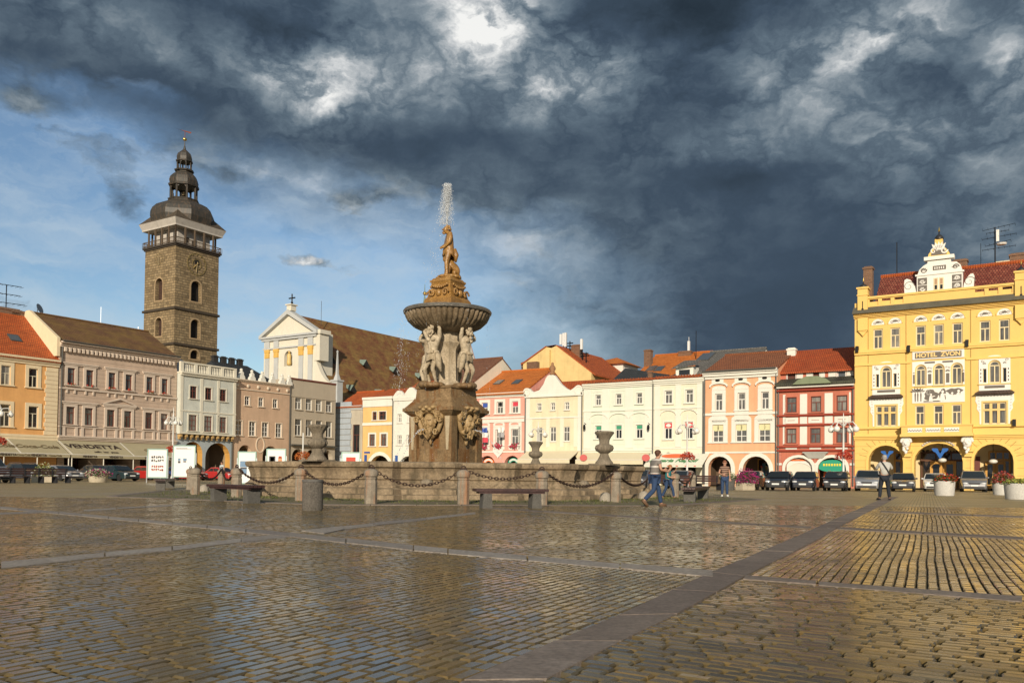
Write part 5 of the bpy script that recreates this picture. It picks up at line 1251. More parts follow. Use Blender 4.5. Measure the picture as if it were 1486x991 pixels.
x, z = h.L(801, 543); h.put(MB().lathe([(.3, 0), (.3, .15), (.16, .25), (.34, .6), (.34, .8), (.12, 1.1), (.16, 1.25), (0, 1.4)], 10, (x, .1, z-.05)), 'urn_finial', stone('terracotta', [(.3, .16, .08), (.42, .22, .10)]), True)
h.trim([(-.0, -.22, H-.2, h.W, .02, H-.021), (0, -.08, h.z(804, 606)-.08, h.W, .02, h.z(804, 606)+.08)]+[(x, -.05, z3, x+.5, .02, H-.22) for x in (.12, h.W-.62)], TRIMW)
h.trim([(q[2]+.5, -.03, q[1]-.6, q[2]+.95, .02, h.z(804, 607)) for q in lo]+[(lo[0][0]-.95, -.03, lo[0][1]-.6, lo[0][0]-.5, .02, h.z(804, 607))], OUTW, 'pilaster_strips')
zr = H+2.8; ro = MB().add([(0, .4, H), (h.W, .4, H), (h.W+.15, 5, max(H+.8, h.z(830, 553, 5))), (.1, 5, max(H+.8, h.z(830, 553, 5))), (0, 12, H), (h.W, 12, H)], [(0,1,2,3),(3,2,5,4)]); h.put(ro, 'roof', tiles('corrugated_red_tiles', (.55, .10, .02), (.66, .14, .03), w=.3, h=.35)); h.pipe(.08, .2, H+.2); h.pipe(h.W-.1, .2, H+.1)
AW2 = stucco('pale_awning', (.70, .62, .44), .05, .08); SR = plain('sign_red', (.65, .05, .06), .5)
zt, zb = h.z(795, 657), h.z(795, 662, -2)
x0, x1 = h.L(752, 660)[0], h.L(838, 660)[0]; awning(h, .3, h.W-.5, zt+.2, zt-.75, 2.0, AW2, val=.4, legs=False)
h.put(MB().box(.8, -.6, 1.0, h.W*.45, -.5, 2.0).box(h.W*.55, -.6, 1.1, h.W-1, -.5, 1.7), 'shop_banner', SG)
# pale green house
h = House(RR, 846.5, 948.5, 620, 12, 'green_house', 'pale mint green house with white pilasters and green window blinds, left of the pizzeria house')
GW2 = stucco('mint_stucco', (.68, .73, .61), .05, .1); H = (h.z(847, 557)+h.z(948, 552))/2; IV = stucco('ivory_trim', (.76, .75, .65), .04, .08)
up = h.RS([(864,573,872,588),(893.6,571.7,902,587),(923.5,570,932,586)]); lo = h.RS([(864,617.5,873,636.8),(893,616.6,902.5,636.3),(923,616,932.6,636)])
ars = [(.8, 0, h.W*.45, za), (h.W*.55, 0, h.W-.8, za)]
h.ops = [(q,) for q in up+lo]+[(a, 1.1, .6) for a in ars]; h.body(H, GW2); h.finish()
for q in up: h.win(q, WHITE, P_GREY, 'T', sur=IV, e=.12, tr=.62)
gb = plain('green_blind', (.05, .30, .17), .6)
for q in lo:
    w_ = h.win(q, WHITE, P_DARK, 'T', sur=IV, e=.14, tr=.66); zt_ = q[1]+(q[3]-q[1])*.7; MB().box(q[0]+.08, .05, zt_, q[2]-.08, .065, q[3]-.07).build('blind', gb, w_)
    O = outline((q[0]-.7, q[3]+.3, q[2]+.7, q[3]+1.3), .55); I = outline((q[0]-.62, q[3]+.3, q[2]+.62, q[3]+1.18), .5); MB().ring(O[2:], I[2:], -.14, .02, closed=False).build('window_crest', IV, w_)
zm = h.z(897, 595); zbt = h.z(897, 652)
h.trim([(x-.45, -.07, zbt+.1, x+.45, .02, H-.6) for x in (.5, h.W*.335, h.W*.665, h.W-.5)], IV, 'pilaster_strips')
for q in up+lo:
    hh_ = q[3]-q[1]; h.put(MB().ring(outline((q[0]-.75, q[1]-.55, q[2]+.75, q[3]+.35)), outline((q[0]-.68, q[1]-.48, q[2]+.68, q[3]+.28)), -.03, .01), 'panel_frame', IV)
h.cornice(H-.55, .5, .35, IV); h.trim([(0, -.12, zm-.1, h.W, .02, zm+.1), (0, -.1, zbt-.15, h.W, .02, zbt+.05)], IV)
CORR = tiles('parapet_tiles', (.48, .11, .03), (.6, .16, .05), w=.28, h=.5)
mb = MB(); mb.add([(-.1, -.45, H), (h.W+.1, -.45, H), (h.W+.1, .7, H+.35), (-.1, .7, H+.35), (-.1, 1.3, H), (h.W+.1, 1.3, H)], [(0,1,2,3),(3,2,5,4)])
for k in range(int(h.W/.3)): mb.tube([(k*.3, -.47, H+.02), (k*.3, .7, H+.38)], .07, 5)
h.put(mb, 'roof', CORR); h.pipe(h.W-.05, .2, H)
awning(h, .1, h.W-.3, h.z(897, 656.5), h.z(897, 656.5)-.8, 1.9, AW2, val=.45, legs=False)
for px in (847.5, 938): x = h.L(px, 664, -1.9)[0]; n = 12; h.put(MB().prism([(x+.42*math.cos(2*PI*k/n), h.z(px, 664, -2)+.35*math.sin(2*PI*k/n)) for k in range(n)], -2.05, -1.98), 'round_sign', plain('pink_sign', (.62, .14, .13), .5))
for px, py in ((851, 621.5), (943.5, 622)): x, z = h.L(px, py); h.put(MB().tube([(x, 0, z+.4), (x, -.5, z+.55)], .035, 5).ball((x, -.5, z+.1), (.16, .16, .3), 6, 5), 'wall_lantern', BLACKM)
# pizzeria house
h = House(RR, 948.5, 1021.5, 620, 12, 'pizzeria_house', 'pale yellow house with red-topped windows and a white pizzeria awning')
YW = stucco('pale_yellow_stucco', (.76, .72, .56), .04, .1); H = (h.z(949.5, 552)+h.z(1020, 546))/2
up = h.RS([(964.6,566.6,975.7,585.6),(994.7,565,1006,584.7)]); lo = h.RS([(964,612,975.5,637),(994,612,1005.6,637)])
ars = [(.8, 0, h.W*.45, za), (h.W*.55, 0, h.W-.8, za)]
h.ops = [(q,) for q in up+lo]+[(a, 1.1, .6) for a in ars]; h.body(H, YW); h.finish()
for q in up: h.win(q, WHITE, P_GREY, 'T', sur=IV, e=.12, tr=.7, fw=.09)
for q in lo:
    w_ = h.win(q, WHITE, P_DARK, 'T', sur=IV, e=.14, tr=.64, fw=.09); z0 = q[1]+(q[3]-q[1])*.66; bnn = MB().box(q[0]+.05, .04, z0, q[2]-.05, .055, z0+.5).build('window_sign', SR, w_)
    MB().box(q[0]+.02, .04, z0+.5, q[2]-.02, .055, q[3]-.05).ball(((q[0]+q[2])/2, .04, z0+.25), (.26, .015, .17), 10, 6).build('window_sign_print', WHITE, w_)
    O = outline((q[0]-.45, q[3]+.3, q[2]+.45, q[3]+1.25), .5); I = outline((q[0]-.38, q[3]+.3, q[2]+.38, q[3]+1.14), .45); MB().ring(O[2:], I[2:], -.14, .02, closed=False).build('window_crest', IV, w_)
h.cornice(H-.6, .55, .35, IV); zm = h.z(985, 592); zbt = h.z(985, 650); h.trim([(0, -.1, zm-.08, h.W, .02, zm+.08), (0, -.06, zbt-.06, h.W, .02, zbt+.06)], IV); h.trim([(x-.3, -.06, zbt+.1, x+.3, .02, H-.61) for x in (.4, h.W*.5, h.W-.4)], IV, 'pilaster_strips')
mb = MB(); mb.add([(-.1, -.45, H), (h.W+.1, -.45, H), (h.W+.1, .7, H+.35), (-.1, .7, H+.35), (-.1, 1.3, H), (h.W+.1, 1.3, H)], [(0,1,2,3),(3,2,5,4)])
for k in range(int(h.W/.3)): mb.tube([(k*.3, -.47, H+.02), (k*.3, .7, H+.38)], .07, 5)
h.put(mb, 'roof', CORR)
AWW = stucco('white_awning', (.74, .74, .62), .04, .08); GP = plain('green_print', (.05, .22, .08), .7)
zt = h.z(985, 657); aw = awning(h, -.1, h.W+.6, zt, 2.0, 2.1, AWW, [('Pizzeria Napoli', h.W*.5, .66, .8, GP, .3)], val=.2, legs=False)
mb = MB(); cx = h.W*.47; L = math.hypot(2.1, zt-2.0); nn_ = ((zt-2.0)/L, 2.1/L)
mb.poly([(cx+1.35*math.cos(k*PI/12), -2.1*(.27+.17*math.sin(k*PI/12))-nn_[0]*.03, zt+(2.0-zt)*(.27+.17*math.sin(k*PI/12))*1+nn_[1]*.03) for k in range(24)]); mb.build('awning_logo', plain('logo_orange', (.78, .15, .05), .6), aw)
mb = MB()
for k in range(6): mb.box(.5+k*.9, -2.135, 1.87, .72+k*.9, -2.125, 1.94)
mb.build('valance_marks', SR, aw)
h.pipe(h.W-.05, .2, H); h.put(MB().box(.7, -.3, .3, h.W-.7, -.2, 1.1), 'terrace_screen', plain('terrace_dark', (.05, .04, .03), .7))
# salmon house
h = House(RR, 1021.5, 1128, 620, 13, 'salmon_house', 'salmon house with two white-rimmed arches and brown tiled roof, left of the red house')
SW = stucco('salmon_stucco', (.80, .42, .24)); H = (h.z(1022.6, 540)+h.z(1127, 534))/2; zr = (h.z(1034, 518, 6.5)+h.z(1137, 511, 6.5))/2
up = h.RS([(1037.7,571,1048.6,596),(1070.8,570,1081.7,595),(1104.7,568.4,1116,593.7)]); lo = h.RS([(1034,616.5,1050,642),(1067.8,615,1084,641),(1101.5,614.6,1117.7,640.3)])
a1, a2 = h.R((1028, 662, 1061, 690)), h.R((1078, 662, 1116.5, 690)); za2 = (a1[3]+a2[3])/2; ars = [(a1[0], 0, a1[2], za2), (a2[0], 0, a2[2], za2)]
at_ = h.RS([(1038,550,1045,554),(1071.5,548.5,1078.5,552.5),(1106,546.5,1113.5,550.5)])
h.ops = [(q,) for q in up+lo]+[(a, True, .7) for a in ars]; h.body(H, SW); o = h.gable(H, zr, mat=tiles('rust_tiles', (.34, .115, .048), (.42, .16, .065)), over=.45); h.finish()
for q in up:
    w_ = h.win(q, WHITE, P_GREY, 'T', sur=TRIMW, e=.32, tr=.62, fw=.09, surbot=1.1)
    O = outline((q[0]-.55, q[3]+.35, q[2]+.55, q[3]+1.15), .45); I = outline((q[0]-.46, q[3]+.35, q[2]+.46, q[3]+.95), .36); MB().ring(O[2:], I[2:], -.18, .02, closed=False).build('window_crest', TRIMW, w_); MB().prism(outline((q[0]-.3, q[3]+.33, q[2]+.3, q[3]+.75), .25), -.066, .01).build('window_crest_field', TRIMW, w_)
for i, q in enumerate(lo):
    w_ = h.win(q, WHITE, P_GREY, 'G', cols=2, rows=3, sur=TRIMW, e=.42, fw=.08); MB().prism(outline((q[0]-.42, q[3]+.43, q[2]+.42, q[3]+.9), .42), -.066, .01).build('window_crest', TRIMW, w_)
    mb = MB(); xa = q[0]+(q[2]-q[0])*.27; zz = q[3]-(q[3]-q[1])*.18; n = 14; mb.poly([(xa+.33*math.cos(2*PI*k/n), .085, zz+.33*math.sin(2*PI*k/n)) for k in range(n)]); xb = q[0]+(q[2]-q[0])*.75; mb.quad((xb-.35, .085, zz-.3), (xb+.35, .085, zz-.3), (xb+.35, .085, zz+.3), (xb-.35, .085, zz+.3)); mb.build('window_sticker', plain('sticker_cream', (.7, .66, .38), .6), w_)
h.cornice(H-.75, .75, .5, TRIMW); h.gutter(H-.05, -.6); zm = h.z(1075, 600.5); zbt = h.z(1075, 656)
h.trim([(0, -.12, zm-.1, h.W, .02, zm+.14), (0, -.1, zbt-.1, h.W, .02, zbt+.06)]+[(q[0]-.35, -.05, q[1]-.25, q[2]+.35, .02, q[3]+.25) for q in at_], TRIMW)
for q in at_: h.put(MB().prism([((q[0]+q[2])/2+(q[2]-q[0])/2*math.cos(k*PI/8), (q[1]+q[3])/2+(q[3]-q[1])/2*math.sin(k*PI/8)) for k in range(16)], -.07, -.02), 'attic_vent', OPEN)
for a in ars: h.put(MB().ring(outline(grow(a, .38, 0), True), outline(a, True), -.07, .015), 'arch_surround', TRIMW)
h.arcade(za2+.3, DARKIN2, D=3.6, shops=[((ars[0][0]+.4, .2, ars[0][2]-.4, 2.7), BROWNF), ((ars[1][0]+.4, .4, ars[1][2]-.6, 2.7), ORANGEF)])
goods = MB(); cols_ = [(.6, .1, .05), (.75, .5, .05), (.1, .25, .45), (.7, .65, .55), (.1, .3, .12)]
for k in range(26): x = ars[1][0]+.9+random.random()*2.6; goods.box(x-.14, 3.2, 1.0+random.random()*.9, x+.14, 3.4, 1.4+random.random()*.9, k % 5)
goods.build('shop_display', [plain('goods_%d' % i, c, .6) for i, c in enumerate(cols_)], h.root); h.pipe(.1, .2, H); h.pipe(h.W-.1, .2, H)
# red house
h = House(RR, 1128, 1240, 620, 12, 'red_house', 'brick-red and white house with dark mansard skirt and two shop arches, left of the hotel')
RW = stucco('brick_red_stucco', (.54, .18, .115), lines=0); RWL = stucco('brick_red_lined', (.56, .21, .15), lines=.5); H = (h.z(1128, 558)+h.z(1240, 551))/2; H2 = (h.z(1128, 539.5, 1.2)+h.z(1238, 533.5, 1.2))/2; zr = (h.z(1145, 510, 6)+h.z(1239, 504.5, 6))/2
up = h.RS([(1141.6,576.8,1156,599),(1176.5,574.8,1191.9,597.6),(1214,573,1229.6,596.6)]); lo = h.RS([(1140.8,621.8,1156,643.8),(1175.5,620.8,1191,642.8),(1213.9,620,1229,642.4)])
a1, a2 = h.R((1139.5, 664.5, 1179, 690)), h.R((1187, 663, 1228, 690)); za2 = (a1[3]+a2[3])/2; ars = [(a1[0], 0, a1[2], za2), (a2[0], 0, a2[2], za2)]
zsp = h.z(1184, 656)
h.ops = [(q,) for q in up+lo]+[(a, 1.0, .7) for a in ars]; mb = h.body(H, RW)
tp_ = [h.R(b, 1.2) for b in ((1143,540,1154.7,552),(1180,539.5,1189,550.6),(1215,537.6,1227,548))]
wall_face(mb, 0, h.W, H-.3, H2, [(q,) for q in tp_], .15, 0, y=1.2); mb.quad((0, 1.2, H-.3), (0, 12, H-.3), (0, 12, H2), (0, 1.2, H2)); mb.quad((h.W, 1.2, H-.3), (h.W, 1.2, H2), (h.W, 12, H2), (h.W, 12, H-.3)); mb.add([(.02, 1.2, H2), (.02, 6, zr), (.02, 12, H2)], [(0,1,2)]); mb.add([(h.W-.02, 1.2, H2), (h.W-.02, 6, zr), (h.W-.02, 12, H2)], [(0,1,2)]); mb.quad((0, 12, H), (h.W, 12, H), (h.W, 12, H2), (0, 12, H2))
h.finish(); sl = (zr-H2)/4.8
rf = MB()
for p, q in (((.85, H2-.35*sl+.05), (6, zr+.05)), ((6, zr+.05), (12.3, H2+.05))): rf.add([(-.1, p[0], p[1]), (h.W+.05, p[0], p[1]), (h.W+.05, q[0], q[1]), (-.1, q[0], q[1]), (-.1, p[0], p[1]-.14), (h.W+.05, p[0], p[1]-.14), (h.W+.05, q[0], q[1]-.14), (-.1, q[0], q[1]-.14)], [(0,1,2,3),(7,6,5,4),(0,4,5,1),(1,5,6,2),(2,6,7,3),(3,7,4,0)])
o = h.put(rf, 'roof', tiles('mossy_red_tiles', (.50, .085, .018), (.60, .12, .026), (.32, .075, .022), mossamt=.5)); h.chimney(h.L(1149, 508, 5)[0], 5, zr-1.6, h.z(1149, 505, 5), .8, .5, TRIMW, o)
h.put(MB().add([(-.1, -.55, H-.05), (h.W+.1, -.55, H-.05), (h.W, 1.19, H+.55), (0, 1.19, H+.55), (-.1, -.55, H-.25), (h.W+.1, -.55, H-.25), (h.W, 1.19, H-.25), (0, 1.19, H-.25)], [(0,1,2,3),(7,6,5,4),(0,4,5,1),(1,5,6,2),(2,6,7,3),(3,7,4,0)]), 'mansard_skirt', tiles('tarred_shingles', (.045, .042, .03), (.07, .06, .04), (.10, .11, .07)))
cx = h.W*.48; h.put(MB().prism([(cx-1.7, H-.2), (cx+1.7, H-.2), (cx+1.2, H+.22), (cx+.5, H+.48), (cx-.5, H+.48), (cx-1.2, H+.22)], -.75, .4), 'segment_pediment', stucco('green_sheet', (.22, .26, .16)))
for q in tp_[:2]: h.win(q, BROWNF, plain('shutter_brown', (.09, .035, .02), .6), 'X', yb=1.2, sur=WHITE, e=.06)
h.win(tp_[2], WHITE, P_SKY, 'none', yb=1.2, sur=WHITE, e=.08)
xs_ = []; 
for i in range(3): xs_ += [tp_[i][0]-.5, tp_[i][2]+.3]
h.trim([(a, 1.14, H+.56, b, 1.19, H2-.02) for a, b in ((.5, tp_[0][0]-.1), (tp_[0][2]+.1, tp_[1][0]-.9), (tp_[1][0]-.6, tp_[1][0]-.08), (tp_[1][2]+.08, tp_[1][2]+.5), (tp_[1][2]+.8, tp_[2][0]-.12), (tp_[2][2]+.12, h.W-.3))], TRIMW, 'white_panels')
for q in up+lo: h.win(q, BROWNF, random.choice([P_CURT, P_GREY]), 'T', sur=RW, e=.15, fw=.09, tr=.62)
zup, zlo = up[0][3]+.3, lo[0][1]-.3; zmid0, zmid1 = lo[0][3]+.35, up[0][1]-.35
gp = [(.75, up[0][0]-.32), (up[0][2]+.3, up[1][0]-.32), (up[1][2]+.3, up[2][0]-.32), (up[2][2]+.3, h.W-.45)]
h.trim([(a, -.05, z0, b, .015, z1) for a, b in gp for z0, z1 in ((zsp+.35, zlo-.15), (lo[0][1]-.1, lo[0][3]+.15), (zmid0+.05, zmid1-.05), (up[0][1]-.15, up[0][3]+.25))]+[(q[0]-.05, -.05, zsp+.45, q[2]+.05, .015, zlo-.25) for q in lo], TRIMW, 'white_panels')
for q in lo: h.put(MB().ring(outline((q[0]-.15, zmid0+.1, q[2]+.15, zmid1-.1)), outline((q[0]+.12, zmid0+.35, q[2]-.12, zmid1-.35)), -.05, .015), 'panel_frame', TRIMW)
h.trim([(-.0, -.2, z-.07, h.W, .02, z+.07) for z in (zsp+.15, zlo, zmid0-.07, zmid1+.07)]+[(0, -.3, H-.75, h.W, .02, H-.6)], stucco('dark_red_band', (.30, .05, .03)), 'string_course'); h.trim([(0, -.35, H-.45, h.W, .02, H-.25)], TRIMW, 'eaves_band')
h.trim([(0, -.06, 0, ars[0][0]-.35, .01, zsp), (ars[0][2]+.35, -.06, 0, ars[1][0]-.35, .01, zsp), (ars[1][2]+.35, -.06, 0, h.W, .01, zsp)], RWL, 'rusticated_base'); zq = h.z(1184, 675); h.trim([(0, -.1, zq, ars[0][0]-.3, .0, zq+.2), (ars[0][2]+.3, -.1, zq, ars[1][0]-.3, 0, zq+.2), (ars[1][2]+.3, -.1, zq, h.W, .0, zq+.2)], TRIMW)
for a in ars: h.put(MB().ring(outline(grow(a, .25, 0), 1.1), outline(a, 1.0), -.09, .015), 'arch_surround', TRIMW)
cx, cz = h.L(1184, 661); h.put(MB().add([(cx-1.0, -.05, cz+.22), (cx+1.0, -.05, cz+.22), (cx+.6, -.15, cz-.25), (cx-.6, -.15, cz-.25), (cx-1.0, -.4, cz+.22), (cx+1.0, -.4, cz+.22)], [(0,1,5,4),(4,5,2,3),(0,4,3),(1,2,5)]).box(cx-1.08, -.45, cz+.221, cx+1.08, .0, cz+.32), 'bay_corbel', stucco('corbel_grey', (.50, .50, .46)))
h.arcade(za2+.3, DARKIN2, D=3.6, shops=[((ars[1][0]+.3, .2, ars[1][2]-.3, 2.9), ORANGEF)])
a = ars[0]; h.put(MB().prism(outline((a[0]+.06, 2.6, a[2]-.06, za2-.5), .8), .25, .35), 'shop_sign_board', WHITE); lettering_sp = MB()
sg = h.put(MB().box(a[0]+1.1, .2, 2.95, a[2]-1.2, .245, 3.3), 'shop_sign', SGY); h.put(MB().box(a[0]+.1, .3, 1.1, a[2]-.1, .4, 2.45), 'roller_shutter', stucco('shutter_cream', (.74, .70, .60), .03, .05)); h.put(MB().box(a[0]+.1, .2, .2, a[2]-.1, .3, .9).box(a[0]+.1, .2, 2.45, a[2]-.1, .5, 2.58), 'shop_counter', SG)
a = ars[1]; cx = (a[0]+a[2])/2; sg = h.put(MB().prism([(cx+1.35*math.cos(k*PI/10), za2-.75+.55*math.sin(k*PI/10)) for k in range(20)], .18, .26), 'shop_sign', SGG)
mb = MB()
for k in range(7): mb.box(cx-.8+k*.23, .165, za2-.75, cx-.65+k*.23, .178, za2-.55)
mb.build('sign_marks', SGY, sg); h.put(MB().box(a[0]+.25, 1.2, .2, a[0]+.8, 1.3, 2.4), 'shop_banner', SG); h.pipe(.12, .2, H); h.pipe(h.W-.12, .2, H)
# ------------------------------------------------------------------ yellow hotel
HY = stucco('hotel_yellow', (.83, .56, .18), .05, .10); HYL = stucco('hotel_yellow_lined', (.83, .56, .18), .05, .10, lines=.62); HYT = stucco('hotel_trim', (.86, .58, .18), .04, .08)
SGR = plain('sgraffito_grey', (.16, .14, .12), .8); WHT = stucco('sgraffito_white', (.84, .81, .74), .03, .06); HFR = plain('hotel_frame', (.74, .62, .38), .5)
h = House(RR, 1240.3, 1540, 560, 16, 'hotel', 'tall ornate yellow hotel with white sgraffito panels, sculpted gable and three great arches', 'hotel')
H = (h.z(1242, 456.5)+h.z(1472, 436.5))/2                    # underside of the main gutter
top = h.RS([(1267,477.4,1281.3,506.6),(1292,476,1306,505),(1328.9,472.7,1343.3,502.5),(1355,470.8,1369.3,500.2),(1382,468,1397,498.6),(1421.4,465,1437.4,496),(1449.5,463,1465.6,494)])
w1 = top[0][2]-top[0][0]; px_ = lambda a, b: h.L(a, b)[0]
gap = top[-1][0]-top[-2][0]
rest = h.W-(top[-1][2]+3.0)
# centre axis symmetrical continuation to the right, outside of the frame
top2 = [(top[-1][2]+3.2+k*2.3, top[0][1], top[-1][2]+3.2+k*2.3+w1, top[0][3]) for k in range(2)]
lunz = h.z(1362, 464.5); lun = [((r[0]+r[2])/2-.53, lunz, (r[0]+r[2])/2+.53, lunz+.53) for r in top]
c3 = h.RS([(1328.8,530,1343.8,559.6),(1354.8,528.6,1370,558.9),(1381,526.6,1396,557.8)])
l3 = h.R((1279,532,1293,562.4)); r3 = h.R((1434.6,523,1452,555.8)); z30 = (l3[1]+r3[1])/2; z31 = (l3[3]+r3[3])/2
wl_ = (l3[2]-l3[0]+r3[2]-r3[0])/2; lc, rc_ = (l3[0]+l3[2])/2, (r3[0]+r3[2])/2; l3 = (lc-wl_/2, z30, lc+wl_/2, z31); r3 = (rc_-wl_/2, z30, rc_+wl_/2, z31)
sd = []
for c in (lc, rc_):
    for sg_ in (-1, 1): x = c+sg_*(wl_/2+.3); sd.append((x-.13, z30+.06, x+.13, z30+1.2))
c2 = h.RS([(1328,588.4,1342,617),(1354.8,587.6,1368.9,616.8),(1381,586,1395.7,615.6)])
lo3 = h.R((1270.5,588.6,1300,618)); ro3 = h.R((1426.4,583.8,1460,615.6)); zl0, zl1 = (lo3[1]+ro3[1])/2, (lo3[3]+ro3[3])/2; wq = (lo3[2]-lo3[0]+ro3[2]-ro3[0])/2
lo3 = (lc-wq/2, zl0, lc+wq/2, zl1); ro3 = (rc_-wq/2, zl0, rc_+wq/2, zl1)
a1, a2, a3 = h.R((1260.5, 646, 1310.5, 690)), h.R((1326.7, 643, 1397.3, 690)), h.R((1413, 644, 1471, 690)); ars = [(a1[0], 0, a1[2], a1[3]), (a2[0], 0, a2[2], a2[3]), (a3[0], 0, a3[2], a3[3])]
risel = [True, (ars[1][2]-ars[1][0])*.42, True]
zbs = h.z(1350, 633)                                          # main string over the arches
h.ops = [(q,) for q in top+top2+sd+c2+[lo3, ro3]]+[(q, True) for q in c3+[l3, r3]]
mb = MB(); wall_face(mb, 0, h.W, zbs, H+1.0, h.ops, .22, 0)
wall_face(mb, 0, h.W, 0, zbs, [(a, r, 1.0) for a, r in zip(ars, risel)]+[((ars[2][2]+3.2, 0, ars[2][2]+6.2, ars[2][3]), True, 1.0)] if h.W > ars[2][2]+6.5 else [(a, r, 1.0) for a, r in zip(ars, risel)], .2, 1)
D = 16
for x in (0, h.W): mb.quad((x, 0, 0), (x, D, 0), (x, D, H+1), (x, 0, H+1))
mb.quad((0, D, 0), (h.W, D, 0), (h.W, D, H+1), (0, D, H+1)); mb.quad((0, .3, H+.9), (h.W, .3, H+.9), (h.W, D, H+.9), (0, D, H+.9))
h.bm_ = mb; h.wmat = [HY, HYL]; h.finish()
for r in top+top2: h.win(r, HFR, P_GREY if random.random() < .8 else P_CURT, 'T', fw=.1, tr=.63)
for r in c3+[l3, r3]: h.win(r, HFR, P_GREY, 'T', fw=.1, arch=True)
for r in sd: h.win(r, HFR, P_DARK, 'none', fw=.04, sill=False)
for r in c2: h.win(r, HFR, P_GREY, 'T', fw=.1, tr=.62)
for r in (lo3, ro3): 
    w_ = h.win(r, HFR, P_GREY, 'none', fw=.1); mb = MB()
    for i in (1, 2): x = r[0]+(r[2]-r[0])*i/3; mb.box(x-.1, .02, r[1]+.05, x+.1, .18, r[3]-.05)
    z = r[1]+(r[3]-r[1])*.66; mb.box(r[0]+.05, .03, z-.08, r[2]-.05, .185, z+.08); mb.build('mullions', plain('window_ochre', (.78, .54, .20), .5), w_)
    h.put(MB().ring(outline(grow(r, .14)), outline(r), -.05, .02), 'window_frame', plain('window_ochre', (.78, .54, .20), .5))
# sgraffito: white plaster fields with grey scroll work cut proud by a few millimetres
def swirl(mb, x, z, s, y, flip=1, turns=1.4, wdt=.09, ang=0):
    n = 22; A = []; B = []
    for k in range(n+1):
        t = k/n; r = s*(1-.82*t); a = ang+flip*turns*2*PI*t; ww = wdt*s*(1.15-t*.6)
        A.append((x+(r+ww)*math.cos(a), z+(r+ww)*math.sin(a))); B.append((x+(r-ww)*math.cos(a), z+(r-ww)*math.sin(a)))
    for k in range(n): mb.quad((A[k][0], y, A[k][1]), (A[k+1][0], y, A[k+1][1]), (B[k+1][0], y, B[k+1][1]), (B[k][0], y, B[k][1]))
def leafs(mb, x, z, s, y, n=5, a0=0, spread=PI):
    for k in range(n):
        a = a0-spread/2+spread*k/max(1, n-1); dx, dz = math.cos(a), math.sin(a); m = .55*s
        mb.poly([(x+dx*s*.15, y, z+dz*s*.15), (x+dx*m-dz*s*.16, y, z+dz*m+dx*s*.16), (x+dx*s, y, z+dz*s), (x+dx*m+dz*s*.16, y, z+dz*m-dx*s*.16)])
for r in lun:
    o = h.put(MB().prism([(r[0]+.53+.53*math.cos(PI*k/14), r[1]+.53*math.sin(PI*k/14)) for k in range(15)], -.02, .01), 'lunette', WHT); m = (r[0]+r[2])/2; q = MB()
    for sg_ in (-1, 1): swirl(q, m+sg_*.27, r[1]+.18, .12, -.024, sg_, 1.2, .2); 
    leafs(q, m, r[1]+.08, .33, -.024, 5, PI/2, 1.6)
    q.build('lunette_scrolls', SGR, o); MB().ring([(m+.62*math.cos(PI*k/14), r[1]+.62*math.sin(PI*k/14)) for k in range(15)], [(m+.535*math.cos(PI*k/14), r[1]+.535*math.sin(PI*k/14)) for k in range(15)], -.06, .01, closed=False).build('lunette_arch', HYT, o)
